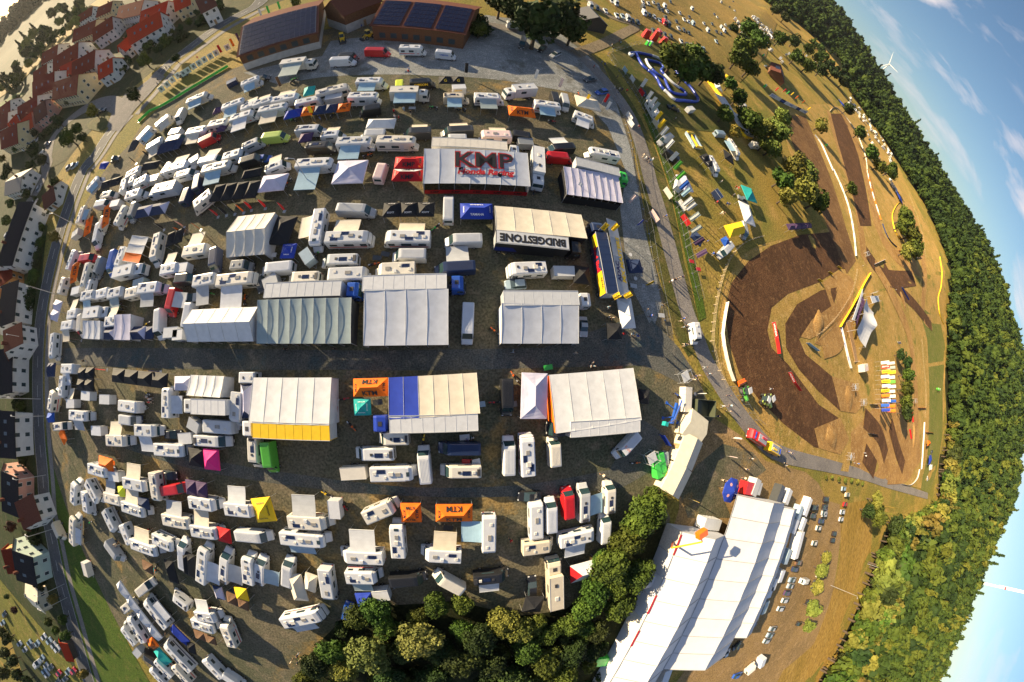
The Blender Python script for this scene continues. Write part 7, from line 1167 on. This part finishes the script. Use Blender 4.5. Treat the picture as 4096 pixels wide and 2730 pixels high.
# red bar counters, umbrella, sign platform near the hall entrance
p = W('C3', 1965, 1350, 3.); r = empty('parasol', (p[0], p[1], 0)); tag(r, 'large blue printed parasol at the hall tent entrance', 'parasol'); b = MB()
for k in range(8): a0, a1 = k*math.pi/4, (k+1)*math.pi/4; b.quad((0, 0, 3.9), (3*math.cos(a0), 3*math.sin(a0), 3.), (3*math.cos(a1), 3*math.sin(a1), 3.)).quad((3*math.cos(a0), 3*math.sin(a0), 3.), (3*math.cos(a0), 3*math.sin(a0), 2.75), (3*math.cos(a1), 3*math.sin(a1), 2.75), (3*math.cos(a1), 3*math.sin(a1), 3.))
add('canopy', b.mesh('canopy', [cloth('royal')]), r); add('pole', MB().cyl((0, 0, 0), (0, 0, 3.9), .06).mesh('pole', [LEGM]), r)
for k in range(4): a = k*math.pi/2+.4; add('emblem', MB().quad(*[(1.8*math.cos(a)+.4*math.cos(j*math.pi/3), 1.8*math.sin(a)+.4*math.sin(j*math.pi/3), 3.9-.3*(1.8*math.cos(a)+.4*math.cos(j*math.pi/3))**2*0-.9*math.hypot(1.8*math.cos(a)+.4*math.cos(j*math.pi/3), 1.8*math.sin(a)+.4*math.sin(j*math.pi/3))/3+.06) for j in range(6)]).mesh('emblem', [mat('emblem', (.6, .3, .3), .6)]), r)
crate('bar_counter', 'C3', (2110, 1330, 2160, 1340), 1.8, 1.6, 2.4, paint('red'), 'red bar stall roof at the hall tent entrance', 'stall', ribs=False); crate('bar_counter', 'C3', (2190, 1330, 2230, 1340), 1.5, 1.6, 2.5, paint('silver'), 'grey corrugated stall roof next to red bar stall', 'stall')
# round standing tables
for x, y in ((1062, 760), (1108, 973)):
    p = W('B3', x, y, 1.1); r = empty('standing_table', (p[0], p[1], 0)); add('table_top', MB().cyl((0, 0, 1.06), (0, 0, 1.1), .42, n=16).mesh('table_top', [paint('w')]), r); add('column', MB().cyl((0, 0, 0), (0, 0, 1.06), .04).mesh('column', [STEEL]), r); add('foot', MB().cyl((0, 0, 0), (0, 0, .03), .28, n=12).mesh('foot', [STEEL]), r); tag(r, 'white round standing table '+('above' if y < 800 else 'below')+' the navy umbrella canopy', 'table', 'standing tables')
# inflatable kart course, bouncy castle, red inflatable arch, toilets
def tube(name, t, pts, rad, col, label, cat, closed=True):
    Pw = [W(t, *p) for p in pts]+([W(t, *pts[0])] if closed else []); L = smooth_line(Pw, 8); root = empty(name, (L[0][0], L[0][1], terr(*L[0])))
    n = 8; rg = []; z0 = root.location.z
    for i, p in enumerate(L):
        d = L[min(i+1, len(L)-1)]-L[max(i-1, 0)]; d = d/(np.linalg.norm(d)+1e-9); q = p-L[0]; rg.append([(q[0]-d[1]*rad*math.cos(a), q[1]+d[0]*rad*math.cos(a), terr(*p)-z0+rad+rad*math.sin(a)) for a in [k*2*math.pi/n for k in range(n)]])
    sg = 12
    for i in range(0, len(rg)-1, sg): me = MB().loft(rg[i:i+sg+1]).mesh('tube', [paint(col if (i//sg) % 5 else 'w4')]); me.polygons.foreach_set('use_smooth', [True]*len(me.polygons)); add('tube', me, root)
    tag(root, label, cat); return root
tube('inflatable_barrier', 'A3', [(1045, 490), (1060, 510), (1100, 490), (1125, 535), (1170, 605), (1260, 680), (1300, 730), (1330, 790), (1390, 850), (1450, 905), (1530, 915), (1640, 922), (1655, 890), (1590, 790), (1500, 700), (1440, 620), (1300, 530), (1200, 500), (1120, 485)], .6, 'royal', 'outer blue tube of the inflatable kart course', 'inflatable')
tube('inflatable_barrier', 'A3', [(1195, 545), (1220, 600), (1290, 670), (1360, 720), (1385, 780), (1430, 840), (1540, 860), (1540, 830), (1440, 760), (1360, 680), (1330, 640), (1350, 610), (1310, 575), (1240, 555)], .55, 'royal', 'inner blue tube of the inflatable kart course', 'inflatable')
r = place('bouncy_castle', 'A3', 1590, 1195, 1670, 1330, .6, 'blue and yellow inflatable slide beside the flag fence', 'inflatable'); add('bed', MB().box(-3.2, 3.2, -2, 2, 0, .5, taper=.2).mesh('bed', [paint('bluegrey')]), r)
for s in (-1.9, 0, 1.9): add('tube', MB().cyl((-3.2, s, .7), (3.2, s, .7), .4, n=10).mesh('tube', [paint('bluegrey' if s else 'yellow')]), r)
for s in (-3.1, 3.1): add('tube', MB().cyl((s, -1.6, .9), (s, 1.6, .9), .45, n=10).mesh('tube', [paint('yellow')]), r)
r = place('inflatable_gate', 'A3', 1200, 300, 1400, 380, 2., 'red inflatable entrance gate beside the green toilets', 'inflatable')
for k, (x, y, z, lx, ly, lz) in enumerate(((-6, 0, 0, 3.4, 2.6, 4), (-1, .5, 0, 3, 2.4, 5), (4, -.4, 0, 3, 2.6, 4), (5, -4, 0, 2, 2, 3.4))): add('inflated_block', MB().box(x-lx/2, x+lx/2, y-ly/2, y+ly/2, z, z+lz, taper=.5).mesh('inflated_block', [paint('red')]), r)
text('TST', r, (-1, .5, 5.02), (1, 0, 0), (0, 1, 0), 1.6, WHT)
for t, x, y, col in [('A3', 1215, 385, 'kgreen'), ('A3', 1245, 390, 'kgreen'), ('A3', 2255, 495, 'kgreen'), ('A3', 2270, 770, 'kgreen'), ('C4', 1520, 440, 'green'), ('C4', 1534, 445, 'green'), ('B4', 225, 275, 'kgreen'), ('C3', 1540, 920, 'orange'), ('C3', 1505, 995, 'orange'), ('A4', 525, 1300, 'kgreen')]:
    p = W(t, x, y, 1.2); r = empty('portable_toilet', (p[0], p[1], terr(*p)), .5); add('cabin', MB().box(-.6, .6, -.6, .6, 0, 2.1).mesh('cabin', [paint(col)]), r); add('roof', MB().box(-.64, .64, -.64, .64, 2.1, 2.32, taper=.15).mesh('roof', [paint('w2')]), r); add('door', MB().box(-.42, .42, -.63, -.6, .1, 1.95).mesh('door', [paint('w2')]), r); pend(r, CNAME[col]+' portable toilet', 'toilet', t, x, y, 'portable toilets')
# stage tent by the finish straight: a white sail roof over a wooden deck
L_ = [W('G', *p, 4.6) for p in ((492, 262), (470, 330), (455, 395), (420, 460), (380, 540))]; Rr_ = [(585, 375, 3.2), (585, 410, 3.4), (600, 492, 6.0), (540, 560, 3.6), (470, 695, 3.0)]; Rr_ = [(W('G', a, b_, z), z) for a, b_, z in Rr_]
o0 = L_[2]; z0 = terr(*o0); r = empty('stage_tent', (o0[0], o0[1], z0)); tag(r, 'white sail roofed stage tent behind the yellow banner fence', 'stage tent'); LL = smooth_line([np.array([*a, z]) for a, z in zip(L_, (5.4, 4.6, 4.8, 5., 4.4))], 4); RR = smooth_line([np.array([*a, z]) for a, z in Rr_], 4)
for i in range(len(LL)-1):
    V = MB(); n = 6
    for k in range(n):
        f0, f1 = k/n, (k+1)/n; gpt = lambda A, B, f: tuple(np.append((A+(B-A)*f)[:2]-o0, (A+(B-A)*f)[2]-.9*math.sin(math.pi*f))); V.quad(gpt(LL[i], RR[i], f0), gpt(LL[i], RR[i], f1), gpt(LL[i+1], RR[i+1], f1), gpt(LL[i+1], RR[i+1], f0))
    add('sail_panel', V.mesh('sail_panel', [cloth('w')]), r)
for a in (LL[0], LL[8], LL[-1], RR[0], RR[8], RR[-1]): add('mast', MB().cyl((a[0]-o0[0], a[1]-o0[1], 0), (a[0]-o0[0], a[1]-o0[1], a[2]+.3), .09).mesh('mast', [LEGM]), r)
for i, (x, y) in enumerate([(455, 285), (440, 320), (425, 355), (412, 390), (400, 425), (395, 450)]):
    p = W('G', x, y, 2.4); q = W('G', x-15, y+35, 2.4); d = q-p; rt = empty('canopy_tent', (p[0], p[1], terr(*p)), math.atan2(d[1], d[0])); build_pop(rt, 1.7, 1.9, ['purple'], 2.3, 3.3); pend(rt, 'dark purple canopy in front of the stage tent', 'canopy', 'G', x, y, 'stage canopies')
def deck(name, t, pts, z, m, label, cat, rail=True):
    Pw = [W(t, *p, z) for p in pts]; o0 = Pw[0]; r = empty(name, (o0[0], o0[1], terr(*o0))); add('platform', MB().slab([(p[0]-o0[0], p[1]-o0[1], z) for p in Pw], .25).mesh('platform', [m]), r)
    for p in Pw: add('post', MB().cyl((p[0]-o0[0], p[1]-o0[1], -.5), (p[0]-o0[0], p[1]-o0[1], z+(1. if rail else 0)), .06).mesh('post', [LEGM]), r)
    tag(r, label, cat)
deck('viewing_deck', 'G', [(450, 175), (455, 215), (330, 465), (305, 460)], 1.6, paint('w2'), 'white railed viewing platform behind yellow banners', 'platform'); deck('wooden_deck', 'G', [(305, 470), (345, 465), (415, 820), (385, 825)], .8, WOODP, 'wooden boardwalk left of the stage tent', 'platform'); deck('timing_platform', 'G', [(520, 235), (620, 225), (630, 275), (540, 300)], 3., paint('w'), 'white timing platform above the stage tent', 'platform')
p = W('G', 552, 205, 2.); r = empty('finish_banner', (p[0], p[1], terr(*p)), .25); tag(r, 'black and white chequered finish board above the stage tent', 'banner')
for i in range(8):
    for j in range(6): add('square', MB().box(-3+i*.75, -3+(i+1)*.75-.01, -.04, .04, .6+j*.6, .6+(j+1)*.6-.01).mesh('square', [paint('black' if (i+j) % 2 else 'w')]), r)
for s in (-3, 3): add('post', MB().cyl((s, 0, 0), (s, 0, 4.3), .06).mesh('post', [STEEL]), r)
# camera and marshal towers of scaffolding
for t, x, y, lb in [('C4', 850, 560, 'white scaffold camera tower beside the black banner'), ('C4', 735, 1045, 'white scaffold tower with steps beside the service road'), ('C4', 775, 425, 'white scaffold steps on the grass bank'), ('C4', 1315, 548, 'white start tower near the red banner'), ('C3', 1540, 330, 'tall wire scaffold frame right of the lane'), ('B4', 885, 755, 'white marshal box on the fork of lanes'), ('C3', 1240, 1055, 'steel frame stack beside green skip')]:
    p = W(t, x, y, 1.5); r = empty('scaffold_tower', (p[0], p[1], terr(*p)), .4); tag(r, lb, 'scaffold')
    for a, c_ in ((-1, -1), (1, -1), (1, 1), (-1, 1)): add('post', MB().cyl((a, c_, 0), (a, c_, 3.2), .05).mesh('post', [LEGM]), r)
    for z in (1., 2., 3.): add('rail_ring', MB().cyl((-1, -1, z), (1, -1, z), .04, n=5).cyl((1, -1, z), (1, 1, z), .04, n=5).cyl((1, 1, z), (-1, 1, z), .04, n=5).cyl((-1, 1, z), (-1, -1, z), .04, n=5).mesh('rail_ring', [LEGM]), r)
    add('floor', MB().box(-1, 1, -1, 1, 2., 2.08).mesh('floor', [paint('w2')]), r)
# motocross bikes, table sets and boxes under the awnings
def bike_kit():
    k = [P('frame', MB().box(-.5, .45, -.09, .09, .45, .8, taper=.03), [PLAST]), P('seat', MB().box(-.75, .1, -.12, .12, .82, .92, taper=.02), [BLK]), P('tank', MB().box(.0, .4, -.16, .16, .78, .98, taper=.04), [paint('orange')], 'body'), P('front_fender', MB().box(.55, 1.05, -.08, .08, .80, .85), [paint('orange')], 'body'), P('rear_fender', MB().box(-1.0, -.6, -.09, .09, .86, .92), [paint('w')]), P('fork', MB().cyl((.45, .09, .95), (.72, .09, .33), .03, n=5).cyl((.45, -.09, .95), (.72, -.09, .33), .03, n=5), [STEEL]), P('handlebar', MB().cyl((.42, -.38, 1.08), (.42, .38, 1.08), .02, n=5), [PLAST])]
    return k+[dict(n='wheel', me=wheel_me(.34, .10)[0], key=None, loc=(x, 0, .34), sub=[dict(n='rim', me=wheel_me(.34, .10)[1], key=None, loc=(0, 0, 0), sub=())]) for x in (-.7, .73)]
BK = bike_kit(); g = random.Random(3)
for t, L_ in {'A2': [(320, 730), (350, 715), (1590, 970), (1000, 1400), (800, 1430), (840, 1435), (690, 1030), (330, 1080), (1845, 985), (570, 1060)], 'B2': [(1610, 520), (2140, 1450), (290, 120), (560, 750), (1060, 850)], 'C1': [(1340, 525), (1330, 480), (1610, 540), (1630, 600), (1200, 1140), (1270, 1240)], 'C2': [(860, 770), (790, 530), (1500, 900), (640, 1380), (790, 1480), (2140, 560)], 'D1': [(820, 130), (1430, 900), (1450, 960), (1400, 550), (1850, 860), (1600, 1330), (1640, 1380)], 'B1': [(1900, 1110), (1330, 1380), (790, 1190), (1080, 1220), (2200, 1170), (2140, 1120)], 'C3': [(1100, 1100), (15, 330), (1480, 500)], 'A3': [(355, 1095), (590, 840)], 'D2': [(270, 345), (430, 10)]}.items():
    for x, y in L_:
        p = W(t, x, y, .5); r = empty('motocross_bike', (p[0], p[1], terr(*p)), g.uniform(0, 6.28)); c_ = g.choice(['orange', 'blue', 'w', 'red', 'kgreen', 'yellow']); put_kit(BK, r, dict(body=paint(c_))); pend(r, CNAME[c_]+' motocross bike on its wheels', 'motorcycle', t, x, y, 'motocross bikes')
for t, L_ in {'C2': [(1870, 875, 'w'), (1890, 1095, 'red'), (2010, 580, 'bluegrey'), (1090, 560, 'dark'), (690, 620, 'red'), (1965, 1095, 'w')], 'B2': [(1085, 790, 'dark'), (1160, 755, 'dark'), (150, 765, 'w')], 'D1': [(1370, 560, 'teal'), (2090, 760, 'dark')], 'D2': [(930, 185, 'greygreen'), (520, 140, 'dark'), (985, 105, 'dark'), (270, 340, 'dark')], 'C1': [(1260, 700, 'navy'), (1010, 1100, 'orange')], 'C3': [(325, 248, 'kgreen'), (2, 580, 'grey')], 'B3': [(1090, 1040, 'silver'), (1340, 1305, 'silver'), (1610, 820, 'red'), (1670, 890, 'red')], 'A2': [(1400, 970, 'w'), (1810, 965, 'w'), (1300, 600, 'dark')]}.items():
    for x, y, c_ in L_:
        p = W(t, x, y, .7); r = empty('camping_table', (p[0], p[1], terr(*p)), g.uniform(-.2, .2)); add('table_top', MB().box(-.8, .8, -.45, .45, .7, .74).mesh('table_top', [paint(c_)]), r)
        for a, b_ in ((-.7, -.38), (.7, -.38), (.7, .38), (-.7, .38)): add('leg', MB().cyl((a, b_, 0), (a, b_, .7), .02, n=5).mesh('leg', [LEGM]), r)
        pend(r, CNAME[c_]+' camping table', 'table', t, x, y, 'camping tables')
# lettering on single vehicles
def by(desc, t, x, y):
    sx, sy = src(t, x, y); c_ = [(math.hypot(q[3]*1.7407-sx, q[4]*1.7407-sy), q[0]) for q in PEND if q[2] in ('van', 'truck', 'trailer', 'motorhome')]; return min(c_, key=lambda q: q[0])[1]
for t, x, y, tx, m_, w_, side in [('A2', 1490, 718, 'GIBSON', YEL, 3.2, -1), ('A2', 1700, 460, 'YAMAHA', BLU, 2.6, -1), ('C3', 1050, 950, 'KTM', ORG, 2.2, 0), ('A2', 1820, 778, 'GIBSON', YEL, 2., -1), ('A3', 80, 780, 'BRIDGESTONE', BLK, 4., 1)]:
    o = by('', t, x, y)
    if side: text(tx, o, (-.4, side*1.06, 1.75), (-side, 0, 0), (0, 0, 1), w_, m_)
    else: text(tx, o, (.6, 0, 2.63), (0, 1, 0), (1, 0, 0), 1.4, m_); text('KOSAK', o, (-1., -1.02, 1.75), (1, 0, 0), (0, 0, 1), 2.6, WHT)
# ---------------------------------------------------------------- labels that say which one
NUM = 'first second third fourth fifth sixth seventh eighth ninth tenth eleventh twelfth thirteenth fourteenth fifteenth sixteenth seventeenth eighteenth nineteenth twentieth'.split()
TENS = {2: 'twenty', 3: 'thirty', 4: 'forty', 5: 'fifty', 6: 'sixty', 7: 'seventy', 8: 'eighty', 9: 'ninety'}
def ordw(n):
    if n <= 20: return NUM[n-1]
    if n < 100: return TENS[n//10]+('-'+NUM[n % 10-1] if n % 10 else 'th').replace('yth', 'ieth') if n % 10 else TENS[n//10][:-1]+'ieth'
    return 'hundred and '+ordw(n-100) if n > 100 else 'hundredth'
def zone(x, y, cat):
    if cat == 'tree' or cat == 'bush':
        if x > 1940 and y > 600: return ('on the right hillside', 1)
        if x > 1900: return ('on the upper right hillside', 1)
        if x > 1640: return ('among the track trees', 1)
        if x > 1000 and y < 320: return ('along the top edge', 0)
        if x < 480 and y < 420: return ('in the village', 1)
        if x < 400: return ('along the left road', 1)
        return ('in the bottom grove', 0)
    if cat == 'house' or cat == 'shed': return ('in the village', 1) if y < 420 else ('along the left edge', 1)
    if x > 1900 and y < 700: return ('in the hillside camp', 1)
    if x > 1820 and y > 1090: return ('on the right car meadow', 1)
    if x > 1700 and y < 340: return ('near the top right trees', 0)
    if x > 1370 and y < 260 and cat == 'car' and x > 1400: return ('on the golden meadow', 0)
    if x > 1480: return ('right of the service road', 1)
    if x < 300 and y > 1280: return ('at the bottom left', 1)
    if x < 330: return (('in the upper left corner', 1) if y < 420 else ('at upper left edge', 1) if y < 830 else ('at lower left edge', 1))
    if y < 160: return ('beside the wooden barns', 0)
    for lim, nm in ((275, 'top row'), (345, 'second row'), (470, 'third row'), (590, 'fourth row'), (815, 'row above the lane'), (1010, 'row below the lane'), (1110, 'seventh row'), (1270, 'eighth row')):
        if y < lim: return ('in the '+nm, 0)
    return ('in the bottom row', 0)
groups = {}
for o, desc, cat, x, y in PEND:
    z = zone(x, y, cat); groups.setdefault((desc, cat, z), []).append((x if z[1] == 0 else y, o))
for (desc, cat, z), lst in groups.items():
    lst.sort(key=lambda q: q[0])
    for i, (_, o) in enumerate(lst):
        w = '' if len(lst) == 1 else ', '+ordw(i+1)+(' from left' if z[1] == 0 else ' from top')
        lb = desc+w+' '+z[0]
        for a_, b_ in ((' pop-up canopy', ' canopy'), (' with lettering', ''), (' with dark lettering', ''), (' trousers', ''), (' in the start line rows', ' at the start'), (' and ', ' & '), (' in front of the stage tent', ' at the stage')):
            if len(lb.replace('-', ' ').split()) > 16: lb = lb.replace(a_, b_)
        o['label'] = lb
# ---------------------------------------------------------------- evening haze over the valley
hz = bpy.data.materials.new('haze_air'); hz.use_nodes = True; t = hz.node_tree; t.nodes.clear(); out = t.nodes.new('ShaderNodeOutputMaterial'); pv = t.nodes.new('ShaderNodeVolumePrincipled'); pv.inputs['Color'].default_value = (.95, .95, .95, 1); pv.inputs['Density'].default_value = .00003; pv.inputs['Anisotropy'].default_value = .4; t.links.new(pv.outputs[0], out.inputs['Volume'])
ho = add('haze', MB().box(-2600, 2600, -2600, 2600, -60, 210).mesh('haze', [hz])); tag(ho, 'thin golden evening haze over the valley', 'haze', kind='stuff')
